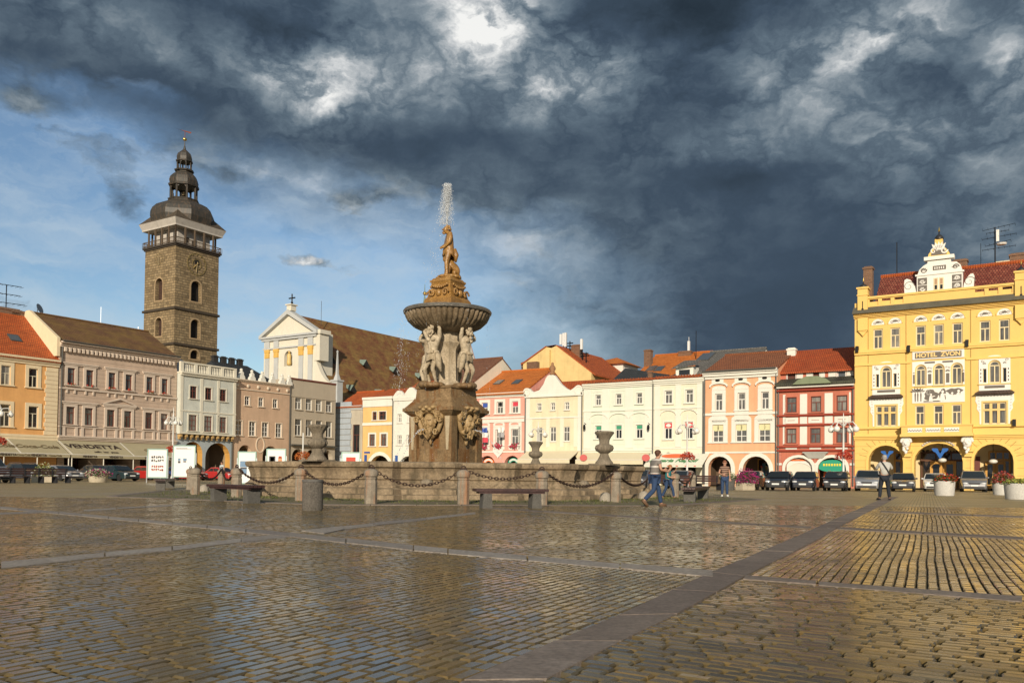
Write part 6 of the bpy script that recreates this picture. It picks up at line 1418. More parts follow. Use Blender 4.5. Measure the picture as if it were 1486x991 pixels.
def bay(c, r3_, lo_):
    x0, x1 = c-1.12, c+1.12; zt = z31+.2; mb = MB()
    wall_face(mb, x0, x1, z30-.04, zt, [((r3_[0]-.06, z30-.04, r3_[2]+.06, z31+.06), True, .05)]+[(q, 0, .05) for q in sd if x0 < q[0] < x1], .05, y=-.05)
    mb.prism([(c+.62*math.cos(PI*k/10), zt+.24*math.sin(PI*k/10)) for k in range(11)], -.05, .01)
    mb.box(x0, -.05, z30-.6, x1, .01, z30-.05); o = h.put(mb, 'sgraffito_bay', WHT)
    g = MB().box(c-.72, -.058, z30-.42, c+.72, -.0505, z30-.2)
    for sg_ in (-1, 1):
        swirl(g, c+sg_*.86, zt-.2, .13, -.056, sg_, 1.2, .16); leafs(g, c+sg_*.72, z31-.28, .18, -.056, 5, PI/2, 2.2); swirl(g, c+sg_*.3, zt+.04, .09, -.056, -sg_, 1.1, .18)
        for k in range(4): g.box(c+sg_*.98-.04, -.056, z30+.15+k*.3, c+sg_*.98+.04, -.0505, z30+.3+k*.3)
    g.build('sgraffito_pattern', SGR, o); MB().box(x0-.06, -.12, z30-.12, x1+.06, .01, z30-.045).build('sill_moulding', HYT, o)
    zc = z30-.61; cn = MB(); cn.add([(x0-.05, .0, zc), (x1+.05, 0, zc), (x1+.3, -.5, zc-.22), (x0-.3, -.5, zc-.22), (x0-.3, -.5, zc-.28), (x1+.3, -.5, zc-.28), (x1+.15, 0, zc-.36), (x0-.15, 0, zc-.36)], [(0,1,2,3),(3,2,5,4),(4,5,6,7),(0,3,4,7),(1,6,5,2)])
    h.put(cn, 'bay_canopy', tiles('canopy_shingles', (.10, .06, .045), (.14, .09, .07)))
    zt2 = zc-.31; hh = zt2-zl0; e = lo_[2]-c+.1; f = lambda t: zt2-hh*t
    pts = [(c-1.34, zt2), (c+1.34, zt2), (c+1.38, f(.22)), (c+1.24, f(.34)), (c+1.28, f(.48)), (c+1.1, f(.6)), (c+1.08, zl0), (c+e, zl0), (c+e, lo_[3]+.1), (c-e, lo_[3]+.1), (c-e, zl0), (c-1.08, zl0), (c-1.1, f(.6)), (c-1.28, f(.48)), (c-1.24, f(.34)), (c-1.38, f(.22))]
    o = h.put(MB().prism(pts, -.045, .01), 'scroll_frame', WHT); g = MB()
    for sg_ in (-1, 1):
        for k in range(5): swirl(g, c+sg_*(1.17-.02*k), f(.1+.1*k), .07, -.05, sg_, 1.1, .2)
    for k in range(9): g.box(c-1.0+k*.23, -.05, zt2-.17, c-.88+k*.23, -.0455, zt2-.1)
    g.build('sgraffito_pattern', plain('sgraffito_pale', (.42, .40, .37), .8), o)
bay(lc, l3, lo3); bay(rc_, r3, ro3)
# centre panel with three arched windows, frieze and sign
x0, x1 = h.L(1323.8, 545)[0], h.L(1400, 545)[0]; zt = c3[0][3]+.3; zb = c3[0][1]-.02; mb = MB()
wall_face(mb, x0, x1, zb, zt, [((q[0]-.06, zb, q[2]+.06, q[3]+.06), True, .05) for q in c3], .05, y=-.05); o = h.put(mb, 'sgraffito_panel', WHT); g = MB()
for i in range(4):
    xm = (x0+c3[0][0])/2 if i == 0 else (x1+c3[2][2])/2 if i == 3 else (c3[i-1][2]+c3[i][0])/2; ww = .07 if i in (0, 3) else .13
    g.box(xm-ww, -.056, zb+.2, xm+ww, -.0505, zb+1.0); leafs(g, xm, zb+1.1, .26 if ww > .1 else .12, -.055, 5, PI/2, 2.0)
    if ww > .1: swirl(g, xm-.1, zb+1.5, .085, -.055, 1, 1.2, .2); swirl(g, xm+.1, zb+1.5, .085, -.055, -1, 1.2, .2); g.box(xm-.4, -.056, zt-.2, xm+.4, -.0505, zt-.05)
g.build('sgraffito_pattern', SGR, o)
zf1 = h.z(1362, 562.5); zf0 = h.z(1362, 584); o = h.put(MB().box(x0, -.05, zf0, x1, .01, zf1), 'frieze', WHT); g = MB(); W_ = x1-x0; P = lambda u, v: (x0+W_*u, -.056, zf0+(zf1-zf0)*v)
rf_ = random.Random(5)
for u0, u1, v0, v1 in ((.22, .5, .12, .92), (.52, .66, .08, .95), (.66, .97, .45, .95)):
    n = 26; pts = []
    for k in range(n): a = 2*PI*k/n; rr = 1+.16*math.sin(3*a+u0*9)+.1*math.sin(7*a); pts.append(P((u0+u1)/2+(u1-u0)/2*rr*math.cos(a)*.95, (v0+v1)/2+(v1-v0)/2*min(1, rr)*math.sin(a)))
    g.poly(pts)
g.poly([P(.22, .05), P(.55, .05), P(.55, .14), P(.22, .14)]); 
for u in (.05, .10, .16): g.poly([P(u, .1), P(u+.02, .1), P(u+.025, .6), P(u+.01, .8), P(u-.005, .6)]); leafs(g, x0+W_*u, zf0+(zf1-zf0)*.75, .4, -.056, 5, PI/2, 2.6)
g.build('frieze_ground', SGR, o); q = MB()
for u, s in ((.36, .55), (.58, .75), (.76, .6), (.88, .75)):
    z0 = zf0+.12; x = x0+W_*u; q.add([(x-.28*s, -.062, z0), (x+.3*s, -.062, z0), (x+.2*s, -.062, z0+.75*s), (x+.05*s, -.062, z0+.95*s), (x-.15*s, -.062, z0+.8*s)], [(0,1,2,3,4)]); q.poly([(x+.03+.14*s*math.cos(k*PI/5), -.062, z0+1.05*s+.15*s*math.sin(k*PI/5)) for k in range(10)]); q.poly([(x+.1*s, -.062, z0+.6*s), (x+.6*s, -.062, z0+.75*s), (x+.6*s, -.062, z0+.85*s), (x+.1*s, -.062, z0+.8*s)])
q.poly([P(.28, .55), P(.35, .55), P(.35, .88), P(.28, .88)]); q.build('frieze_figures', WHT, o); q = MB(); q.poly([(a, -.064, c) for a, b, c in (P(.295, .6), P(.335, .6), P(.335, .83), P(.295, .83))]); q.build('frieze_window', SGR, o)
zs0, zs1 = h.z(1362, 520.5), h.z(1362, 508.8); o = h.put(MB().box(x0+.02, -.09, zs0, x1-.02, .01, zs1), 'hotel_sign', WHT); MB().box(x0+.22, -.1, zs0+.09, x1-.22, -.088, zs1-.09).build('sign_field', SGR, o)
lettering('HOTEL  ZVON', (zs1-zs0)*.74, plain('sign_gold', (.86, .62, .25), .5), o, (x0+x1)/2, -.108, (zs0+zs1)/2+.0, sx=1.02, depth=.006)
# mouldings
zc1 = h.z(1362, 503.5); zc2 = h.z(1362, 524); zc0 = h.z(1362, 619)
h.trim([(-.0, -.22, zc1-.12, h.W, .02, zc1+.14), (0, -.16, zc1-.28, h.W, .02, zc1-.121)], HYT, 'string_course'); h.trim([(0, -.10, zc2-.05, x0-.1, .02, zc2+.12), (x1+.1, -.1, zc2-.05, h.W, .02, zc2+.12)], HYT, 'string_course')
h.trim([(0, -.2, zc0-.1, h.W, .02, zc0+.08)], HYT, 'string_course'); h.cornice(zbs-.25, .4, .3, HYT, name='string_course')
mb = MB()
for cxx in (px_(1260, 600), px_(1315, 600), px_(1409, 600)): mb.box(cxx-.03, -.025, zbs+.3, cxx+.03, .01, H-.3)
h.put(mb, 'panel_joints', plain('joint_ochre', (.42, .26, .07), .9))  # joint lines in a darker ochre than the wall
# crowning cornice, gutter, parapet with openings
h.cornice(H-.4, .4, .5, HYT, steps=4)
h.put(MB().add([(-.1, -.65, H+.02), (h.W, -.65, H+.02), (h.W, -.05, H+.6), (-.1, -.05, H+.6), (-.1, -.65, H-.05), (h.W, -.65, H-.05), (h.W, 0, H-.05), (-.1, 0, H-.05)], [(0,1,2,3),(4,5,6,7),(0,4,5,1),(0,3,7,4)]), 'eaves_flashing', stucco('tarred_sheet', (.13, .12, .09), .2, .3))
zp = h.z(1258, 434.6, .0); zp = (zp+h.z(1472, 413.5))/2
op = []
for a, b in ((px_(1262, 440), px_(1311, 438)), (px_(1415, 428), px_(1469, 422))):
    L = (b-a-.6)/3
    for k in range(3): op.append((a+k*(L+.3), zp-.62, a+k*(L+.3)+L, zp-.08))
mb = MB(); wall_face(mb, px_(1260, 440), px_(1474, 420), H+.4, zp, [(q, 0, .3) for q in op], .3, y=-.1); wall_face(mb, px_(1260, 440), px_(1474, 420), H+.4, zp, [(q, 0, .01) for q in op], .01, y=.2); mb.box(px_(1260, 440)-.05, -.2, zp, px_(1474, 420), .3, zp+.18)
h.put(mb, 'parapet', HY)
h.put(MB().box(px_(1491, 420), -.1, H+.4, h.W, .2, zp), 'parapet', HY)
for a, b, nm in ((px_(1245.5, 440), px_(1260, 440), 0), (px_(1473, 420), px_(1491, 420), 1)):
    m = (a+b)/2; t = MB().box(a, -.35, H-.2, b, .5, zp+.3).box(a-.06, -.41, zp+.3, b+.06, .56, zp+.4).box(a, -.35, zp+.4, b, .5, zp+.9).box(a-.09, -.44, zp+.9, b+.09, .59, zp+1.05)
    o = h.put(t, 'corner_pier', HY); MB().lathe([(.36, 0), (.35, .15), (.2, .28), (.07, .36), (.06, .5), (0, .54)], 12, (m, .08, zp+1.05)).build('pier_cap', plain('black_sheet', (.03, .03, .032), .4), o, True)
    MB().box(m-.035, -.37, zp-.85, m+.035, -.34, zp-.2).box(m-.09, -.37, zp-.98, m+.09, -.34, zp-.84).build('pier_mark', BLACKM, o); MB().lathe([(.04, 0), (.06, .08), (0, .4)], 8, (m, .08, zp+1.62)).build('pier_spike', GOLD, o)
    MB().box(a, -.3, H-1.5, b, .02, H-.41).box(a+.06, -.22, H-1.62, b-.06, .02, H-1.501).add([(m-.3, -.2, H-1.63), (m+.3, -.2, H-1.63), (m, -.2, H-2.0), (m-.3, 0, H-1.63), (m+.3, 0, H-1.63), (m, 0, H-2.0)], [(0,1,2),(0,2,5,3),(1,4,5,2)]).build('pier_console', HYT, o)
# roof
zr = (h.z(1262, 403.8, 5)+h.z(1486, 381, 5))/2
ro = h.put(MB().add([(1.4, .6, zp-1.0), (h.W, .6, zp-1.0), (h.W, 5, zr), (1.4, 5, zr), (h.W, 14, zp-1), (1.4, 14, zp-1)], [(0,1,2,3),(3,2,4,5),(0,3,5)]), 'roof', tiles('speckled_red_tiles', (.20, .035, .02), (.40, .13, .075), w=.22, h=.34))
MB().tube([(1.4, 5, zr+.06), (h.W, 5, zr+.06)], .16, 6).build('ridge_tiles', RED_T, ro)
x = px_(1256, 410); h.chimney(x+.1, .9, zp, h.z(1256, 388, .9), .75, .7, parent=ro)
x = h.L(1394, 390, 5.5)[0]; h.chimney(x, 5.5, zr-1, h.z(1394, 377, 5.5), 1.1, .8, parent=ro); x = h.L(1483, 375, 5.5)[0]; h.chimney(x, 5.6, zr-1, h.z(1483, 367, 5.5), 1.8, .8, parent=ro)
x = h.L(1301.5, 390, 5)[0]; MB().tube([(x, 5, zr-.1), (x, 5, h.z(1301.5, 352, 5))], .045, 5).build('lightning_rod', BLACKM, ro)
mb = MB(); x, z = h.L(1444, 360, 5); zt_ = h.z(1444, 330, 5); mb.tube([(x, 5, zr-.2), (x, 5, zt_)], .06, 6); mb.tube([(x-1.1, 5.2, zr-.2), (x-1.1, 5.2, zt_-1.2)], .02, 4)
for f_, l_, a_ in ((.97, 1.9, .3), (.85, 1.3, -.2), (.72, 2.0, .1), (.55, 1.5, .4), (.42, 1.9, -.1)):
    zz = zr+(zt_-zr)*f_; mb.tube([(x-l_*.5, 5+a_, zz), (x+l_*.8, 5-a_, zz+.15)], .02, 4)
    for k in range(7): xx = x-l_*.5+l_*1.3*k/6; mb.tube([(xx, 4.6, zz+.02*k), (xx, 5.4, zz+.02*k)], .012, 4)
mb.build('aerial', BLACKM, ro); MB().lathe([(.0, 0), (.35, .06), (.42, .2)], 10, (x+.5, 4.8, zr+1.6)).box(x+.1, 4.7, zr+2.0, x+.32, 4.9, zr+3.0).build('dish', WHITE, ro)
h.put(MB().box(h.L(1445, 380, 7)[0], 7, zr-1.0, h.W, 7.5, h.z(1470, 377, 7)), 'back_parapet', CRM)
# sculpted gable
gx = lambda a, b: h.L(a, b, -.1)
def gp(l): return [gx(*p) for p in l]
base = zp+.02
G_ = gp([(1330.5, 425), (1330.5, 402), (1334, 392), (1340, 386), (1346, 382.5), (1346, 379), (1380, 376), (1380, 380), (1388, 379.5), (1394, 384), (1397, 393), (1397, 419)])
G_[0] = (G_[0][0], base); G_[-1] = (G_[-1][0], base); go = h.put(MB().prism(G_, -.12, .5), 'sculpted_gable', WHT); cxg = (G_[0][0]+G_[-1][0])/2
for l in ([(1312.5, 428), (1312, 412), (1312.5, 406.5), (1316, 404.5), (1321, 406), (1327, 413), (1330, 427)], [(1397.5, 420), (1399, 411), (1403, 403), (1408, 397.5), (1412, 396.5), (1414, 400), (1412.5, 418)]):
    q = gp(l); q[0] = (q[0][0], base); q[-1] = (q[-1][0], base); s_ = MB().prism(q, -.08, .35).build('gable_scroll', WHT, go); g = MB(); cq = (sum(a for a, b in q)/len(q), sum(b for a, b in q)/len(q)); swirl(g, cq[0], cq[1]-.1, .45, -.085, 1, 1.3, .06); g.build('scroll_lines', SGR, s_)
zm1 = gx(1362, 397)[1]; zm2 = gx(1362, 376.5)[1]; MB().box(G_[0][0]-.12, -.2, zm1-.06, G_[-1][0]+.12, .01, zm1+.08).box(gx(1343, 378)[0]-.1, -.3, zm2-.02, gx(1383, 376)[0]+.1, .55, zm2+.28).build('gable_mouldings', WHT, go)
wn_ = h.R((1354.5, 403, 1370.5, 421), -.1); 
for k in (0, 1):
    xa = wn_[0]+(wn_[2]-wn_[0])*(.02+.5*k); xb = xa+(wn_[2]-wn_[0])*.42; f = MB().box(xa, -.14, wn_[1], xb, -.1, wn_[3]).build('gable_window', HFR, go); MB().box(xa+.08, -.15, wn_[1]+.08, xb-.08, -.139, wn_[1]+(wn_[3]-wn_[1])*.42).box(xa+.08, -.15, wn_[1]+(wn_[3]-wn_[1])*.48, xb-.08, -.139, wn_[3]-.08, 1).build('pane', [P_DARK, plain('blind_tan', (.46, .28, .16), .7)], f)
g = MB(); 
for sg_ in (-1, 1):
    xp = cxg+sg_*1.3; 
    for k, zz in enumerate((base+.38, base+1.02)): g.box(xp-.36, -.126, zz-.29, xp+.36, -.1215, zz+.3)
    swirl(g, cxg+sg_*1.22, zm1+.42, .26, -.127, sg_, 1.2, .15); leafs(g, cxg+sg_*1.18, zm1+.35, .32, -.127, 5, PI/2, 2.4)
g.box(cxg-.5, -.127, zm1+.3, cxg+.5, -.1215, zm1+.68)
g.build('sgraffito_pattern', SGR, go); q = MB()
for sg_ in (-1, 1):
    xp = cxg+sg_*1.3
    for zz in (base+.38, base+1.02): swirl(q, xp, zz, .2, -.131, sg_, 1.2, .2); leafs(q, xp, zz-.08, .27, -.131, 4, PI/2, 2.8)
for k in range(5): q.box(cxg-.38+k*.165, -.131, zm1+.39, cxg-.3+k*.165, -.1275, zm1+.58)
q.build('scroll_leaves', WHT, go)
B_ = gp([(1346.5, 375.5), (1347.5, 369), (1351, 364.5), (1355, 359.5), (1356.5, 354), (1356.5, 347.5), (1368, 346.5), (1368, 353), (1370, 358), (1375, 362.5), (1378, 367), (1378.5, 373)])
B_ = [(a, max(b, zm2+.28) if i not in (0, 11) else zm2+.27) for i, (a, b) in enumerate(B_)]
bo = MB().prism(B_, -.1, .45).build('bell_gable', HYT, go); cb_ = (B_[0][0]+B_[-1][0])/2; zb2 = zm2+.3; I_ = [(cb_+(a-cb_)*.72, zb2+.1+(b-zb2)*.72) for a, b in B_[:5]+B_[7:]]
MB().prism(I_, -.12, -.095).build('bell_field', SGR, bo); q = MB(); swirl(q, cb_-.4, zb2+.45, .27, -.125, 1, 1.2, .2); swirl(q, cb_+.4, zb2+.45, .27, -.125, -1, 1.2, .2); leafs(q, cb_, zb2+.35, .9, -.125, 5, PI/2, 1.3); q.build('scroll_leaves', WHT, bo)
zt_ = gx(1362, 347)[1]; zf = gx(1362, 328)[1]; k = MB().lathe([(.34, 0), (.36, .08), (.31, .22), (.18, .38), (.06, .46), (.05, .7), (.03, zf-zt_-.5)], 12, (cb_, .15, zt_)).build('gable_cap', plain('black_sheet', (.03, .03, .032), .4), go, True); MB().lathe([(0, 0), (.09, .12), (.06, .24), (.03, .4), (0, .5)], 10, (cb_, .15, zf-.5)).build('gilded_finial', GOLD, k)
# balcony, consoles, arch dressings
bx0, bx1 = px_(1310.6, 625), px_(1412, 625); zb0, zb1 = zbs+.16, zc0-.0; o = h.put(MB().box(bx0, -1.15, zb0, bx1, -.95, zb1).box(bx0, -.95, zb0, bx0+.2, .01, zb1).box(bx1-.2, -.95, zb0, bx1, .01, zb1).box(bx0-.05, -1.22, zb1, bx1+.05, .005, zb1+.12).box(bx0-.1, -1.25, zb0-.22, bx1+.1, .005, zb0-.001), 'balcony', HY)
for i in range(3):
    c = bx0+(bx1-bx0)*(.2+.26*i); pn_ = MB().box(c-.55, -1.17, zb0+.14, c+.55, -1.152, zb1-.14).build('balcony_panel', WHT, o); q = MB()
    for k in range(5): leafs(q, c-.42+k*.21, zb0+.2, .22, -1.175, 3, PI/2, 1.9)
    q.build('panel_ornament', SGR, pn_)
for px in (1316.6, 1404.6):
    x = px_(px, 645); c = h.put(MB().prism([(x-.36, zb0-.23), (x+.36, zb0-.23), (x+.32, zb0-.5), (x+.24, zb0-1.3), (x-.24, zb0-1.3), (x-.32, zb0-.5)], -.8, .01), 'console', HY); mm = MB().ball((x, -.82, zb0-.75), (.34, .22, .42), 10, 8).ball((x, -1.02, zb0-.8), (.12, .12, .14), 8, 6).ball((x-.14, -.98, zb0-.65), .09, 6, 5).ball((x+.14, -.98, zb0-.65), .09, 6, 5)
    for k in range(9): a = PI*k/8; mm.ball((x+.36*math.cos(a), -.82, zb0-.6+.32*math.sin(a)), .13, 6, 5)
    for k in range(6): mm.ball((x+random.uniform(-.2, .2), -.84, zb0-1.15-k*.08), .12, 6, 5)
    mm.build('console_mask', WHT, c, True); h.put(MB().box(x-.4, -.4, zb0-1.5, x+.4, .01, zb0-1.301).box(x-.32, -.22, zb0-1.9, x+.32, .01, zb0-1.501), 'console_base', HYT)
for a, r in zip(ars, risel):
    h.put(MB().ring(outline(grow(a, .22, 0), (True if r is True else r+.2)), outline(a, r), -.06, .015), 'arch_surround', HYT)
    # radiating joints
    rr = (a[2]-a[0])/2; zs = a[3]-(rr if r is True else r); rz = (rr if r is True else r); xm = (a[0]+a[2])/2; j = MB()
    for k in range(1, 12):
        an = PI*k/12; c, s = math.cos(an), math.sin(an); p, q = (xm+(rr+.24)*c, zs+(rz+.24)*s), (xm+(rr+.85)*c, min(zbs-.3, zs+(rz+.85)*s)); dx, dz = -s*.025, c*.025
        j.quad((p[0]+dx, -.004, p[1]+dz), (q[0]+dx, -.004, q[1]+dz), (q[0]-dx, -.004, q[1]-dz), (p[0]-dx, -.004, p[1]-dz))
    if r is True: h.put(j, 'voussoir_joints', plain('joint_ochre', (.42, .26, .07), .9))
xm = (ars[1][0]+ars[1][2])/2; q = MB()
for k in range(13):
    an = PI*(.22+.56*k/12); q.ball((xm+1.5*math.cos(an), -.12, ars[1][3]-.9+1.15*math.sin(an)), (.11, .07, .09), 6, 5)
h.put(q, 'arch_garland', stucco('garland_grey', (.62, .56, .48))); 
HIN = stucco('hotel_arcade', (.80, .64, .36), .05, .1); zc_ = ars[1][3]+.2
h.arcade(zc_, HIN, D=3.4)
VB = plain('bank_blue', (.02, .13, .45), .4)
def wing(cx, y, z, s, mat, name, par):
    mb = MB()
    for sg_ in (-1, 1): mb.prism([(cx+sg_*x*s, z+zz*s) for x, zz in ((0, -.95), (.42, -.2), (.6, .02), (.8, .1), (1, .36), (1, .55), (.3, .55), (.16, .1), (0, -.2))], y-.05, y)
    return mb.build(name, mat, par)
for a in ars[:1]: c = (a[0]+a[2])/2; wing(c+.05, .5, a[3]-.75, .5, VB, 'hanging_emblem', h.root)
c = (ars[1][0]+ars[1][2])/2; wing(c+.1, .5, ars[1][3]-.75, .62, VB, 'hanging_emblem', h.root)
cb2, zl = h.L(1364, 656, 3.3); sgn = wing(cb2-1.15, 3.34, zl+.05, .3, BLACKM, 'bank_emblem', h.root); lettering('VOLKSBANK', .36, BLACKM, sgn, cb2+.35, 3.36, zl, name='bank_lettering', sx=1.25)
def shopfront(x0, x1, z1, y=3.38, mat=ORANGEF, bays=3, door=None):
    o = h.win((x0, .15, x1, z1), mat, P_SHOP, 'G', cols=bays, rows=1, depth=.06, sill=False, yb=y-.12, fw=.14); MB().box(x0, y-.2, z1*.74, x1, y-.07, z1*.74+.2).build('transom_bar', mat, o)
    if door is not None:
        d = MB(); d.box(door-.75, y-.2, .15, door-.02, y-.1, z1*.73).box(door+.02, y-.2, .15, door+.75, y-.1, z1*.73); d.build('door', mat, o); MB().box(door-.58, y-.215, .5, door-.2, y-.201, z1*.66).box(door+.2, y-.215, .5, door+.58, y-.201, z1*.66).build('door_pane', P_DARK, o)
    return o
shopfront(ars[0][0]+1.6, ars[0][2]+.6, 3.3, bays=3); shopfront(c-1.7, c+1.9, 3.3, mat=plain('dark_wood', (.12, .05, .02), .5), bays=3); 
dd = MB().box(c-.95, 3.1, .15, c+.05, 3.2, 2.5).box(c+.1, 3.1, .15, c+1.1, 3.2, 2.5); d_ = h.put(dd, 'hotel_door', ORANGEF); MB().box(c-.7, 3.08, .9, c-.2, 3.099, 2.2).box(c+.35, 3.08, .9, c+.85, 3.099, 2.2).build('door_pane', P_DARK, d_)
shopfront(ars[2][0]+.9, ars[2][2]-.3, 3.35, bays=3, door=(ars[2][0]+ars[2][2])/2)
for x in (c-2.6, c+2.55): h.put(MB().box(x-.35, 3.3, 1.4, x+.35, 3.39, 2.9), 'menu_case', BROWNF)
for a, x in ((ars[1], .15), (ars[2], -.1)): m = (a[0]+a[2])/2+x; l_ = h.put(MB().tube([(m, 1.8, a[3]-1.25), (m, 1.8, zc_)], .02, 4), 'lamp_rod', BLACKM); MB().ball((m, 1.8, a[3]-1.4), (.34, .34, .2), 12, 8).build('lamp_globe', plain('opal_glass', (.8, .78, .7), .3), l_, True)
for px, py in ((1319, 507), (1403.5, 499), (1244.5, 508), (1472, 614)): x, z = h.L(px, py); h.put(MB().box(x-.12, -.4, z-.25, x+.12, .01, z+.3), 'floodlight', BLACKM)
# ------------------------------------------------------------------ fountain
FST = stone('basin_stone', [(.18, .13, .08), (.32, .24, .15), (.44, .34, .22)], 1.1, .8, rust=(.07, .055, .03), rustamt=.7, bstr=.4)
PST = stone('pedestal_stone', [(.14, .09, .042), (.26, .168, .08), (.38, .255, .13)], 1.3, .6, rust=(.17, .065, .012), rustamt=.9, bstr=.35, wet=.5)
AST = stone('figure_stone', [(.36, .29, .19), (.58, .48, .34), (.70, .60, .44)], 1.6, .75, rust=(.22, .15, .06), rustamt=.45, bstr=.3)
OST = stone('ochre_wet_stone', [(.22, .11, .03), (.42, .225, .06), (.56, .33, .11)], 1.8, .32, rust=(.16, .07, .015), rustamt=.6, bstr=.35, wet=.6)
BST = stone('bowl_stone', [(.11, .08, .045), (.26, .19, .115), (.40, .31, .20)], 1.4, .5, rust=(.06, .045, .025), rustamt=.8, bstr=.35, wet=.5)
UST = stone('urn_stone', [(.17, .135, .095), (.28, .23, .165), (.36, .30, .22)], 2.5, .85, rust=(.09, .075, .05), rustamt=.5)
RIM = stone('bowl_rim_lead', [(.09, .085, .075), (.17, .155, .13), (.24, .21, .17)], 1.5, .35, bstr=.2, wet=.6)
ft = thing('fountain', 'baroque stone fountain with octagonal basin, straining figures, fluted bowl and statue on top', 'fountain', (FC.x, FC.y, 0), RA)
# local axes: x to the right-front along the square, y away from the viewer
def oct_profile(R0, prof, piers=True):
    """prof: list of (outset, z); returns rings of points round the octagon with piers"""
    base = []                      # (x, y, nx, ny, pier)
    for k in range(8):
        a = -PI/2-PI/8+k*PI/4; A = Vector((math.cos(a), math.sin(a)))*(R0/math.cos(PI/8)); B = Vector((math.cos(a+PI/4), math.sin(a+PI/4)))*(R0/math.cos(PI/8)); nrm = (A+B).normalized(); e = (B-A); L = e.length; e.normalize()
        st = []
        for c in (0, L/3, 2*L/3, L):
            for d, o in ((-.52, 0), (-.22, .3), (.22, .3), (.52, 0)):
                t = c+d
                if c == 0 and d < 0: continue
                if c == L and d > 0: continue
                st.append((t, o))
        for t, o in st: base.append((A+e*t+nrm*o, nrm))
    rings = []
    for out, z in prof: rings.append([(p.x+n.x*out, p.y+n.y*out, z) for p, n in base])
    return rings
def ring_mesh(rings):
    n = len(rings[0]); vs = [p for r in rings for p in r]; fs = []
    for i in range(len(rings)-1):
        for k in range(n): k2 = (k+1) % n; fs.append((i*n+k, i*n+k2, (i+1)*n+k2, (i+1)*n+k))
    return vs, fs
RB = 7.5
prof = [(.62, -.05), (.62, .17), (.52, .20), (.44, .20), (.44, .36), (.34, .40), (.20, .42), (.20, .46), (.10, .52), (.02, .60), (-.02, .66), (.04, .70), (.0, .74), (.02, .86), (.06, .98), (.10, 1.04), (.06, 1.06), (.16, 1.10), (.20, 1.18), (.20, 1.25), (.14, 1.29), (-.35, 1.29), (-.40, 1.22), (-.40, .9)]
mb = MB(); mb.add(*ring_mesh(oct_profile(RB, prof))); mb.build('basin', FST, ft, 35)
wm, ntw, b = newmat('basin_water'); b.inputs['Base Color'].default_value = (.05, .06, .05, 1); b.inputs['Roughness'].default_value = .05; nw = noise(ntw, N(ntw, 'ShaderNodeTexCoord').outputs['Object'], 5, 4); bump(ntw, nw.outputs[0], .4, .05, b)
MB().poly([((RB-.3)/math.cos(PI/8)*math.cos(PI/8+k*PI/4), (RB-.3)/math.cos(PI/8)*math.sin(PI/8+k*PI/4), 1.06) for k in range(8)]).build('water', wm, ft)
for k in range(8):      # small spout stones low on the faces
    a = -PI/2+k*PI/4; n_ = Vector((math.cos(a), math.sin(a))); t_ = Vector((-n_.y, n_.x))
    for s_ in (-1.7,):
        c = n_*(RB+.02)+t_*s_; MB().ball((c.x, c.y, .58), (.25, .25, .14), 10, 6).build('spout_stone', UST, ft, True)
# urns on the four piers
FL = lambda n, d: (lambda a, z: 1+d*max(0, math.cos(a*n)))
def urn_at(a):
    u = thing('urn', None, None); del_ = [u.pop(k) for k in list(u.keys())]; u.parent = ft; u.scale = (.9, .9, .96); u.location = (7.55*math.cos(a), 7.55*math.sin(a), 1.29)
    MB().lathe([(.38, 0), (.38, .1), (.29, .2), (.20, .36), (.17, .46), (.24, .5), (.34, .58), (.38, .68), (.34, .78), (.22, .84), (.21, .9), (.22, 1.0), (.27, 1.12), (.36, 1.24), (.39, 1.27), (.39, 1.33), (.30, 1.35), (.26, 1.28), (0, 1.26)], 28, (0, 0, 0), rf=lambda an, z: 1+(.07*math.cos(an*14) if (.5 < z < .82 or 1.05 < z < 1.32) else 0)).build('urn_body', UST, u, 50)
    MB().box(-.5, -.5, -.0, .5, .5, .06).build('urn_plinth', UST, u)
# pedestal (square, faces follow the square)
pd = thing('pedestal', None, None); [pd.pop(k) for k in list(pd.keys())]; pd.parent = ft
urns = []
for k in range(4):
    a = -PI/2+k*PI/2; urn_at(a)
S = .92     # half width of the shaft
def sq(mb, hw, z0, z1, hw2=None, mi=0):
    hw2 = hw if hw2 is None else hw2
    mb.add([(-hw, -hw, z0), (hw, -hw, z0), (hw, hw, z0), (-hw, hw, z0), (-hw2, -hw2, z1), (hw2, -hw2, z1), (hw2, hw2, z1), (-hw2, hw2, z1)], [(0,3,2,1),(4,5,6,7),(0,1,5,4),(1,2,6,5),(2,3,7,6),(3,0,4,7)], mi)
mb = MB(); sq(mb, S+.12, .6, 1.95); sq(mb, S, 1.951, 3.32)
mb.build('pedestal_shaft', PST, ft)
for sx in (-1, 1):
    for sy in (-1, 1): MB().box(sx*S-.2, sy*S-.2, .6, sx*S+.2, sy*S+.2, 3.31).build('corner_pilaster', PST, ft); MB().prism([(sx*S-.12, 3.3), (sx*S+.12, 3.3), (sx*S+.05, 1.9), (sx*S-.05, 1.9)], sy*S+sy*.2-.03, sy*S+sy*.2+.04).build('lime_streak', stone('lime_crust', [(.45, .36, .22), (.6, .5, .34)], 3), ft)
mb = MB()
for hw, z0, z1, h2 in ((S+.16, 3.32, 3.42, S+.28), (S+.28, 3.421, 3.52, S+.38), (S+.41, 3.521, 3.66, S+.41), (S+.36, 3.661, 3.98, S+.1), (S+.1, 3.981, 4.08, S+.06), (S+.02, 4.081, 4.5, S-.02), (S+.04, 4.501, 4.6, S+.04)): sq(mb, hw, z0, z1, h2)
mb.build('pedestal_cornice', PST, ft)
def rot2(p, a): c, s = math.cos(a), math.sin(a); return (p[0]*c-p[1]*s, p[0]*s+p[1]*c, p[2])
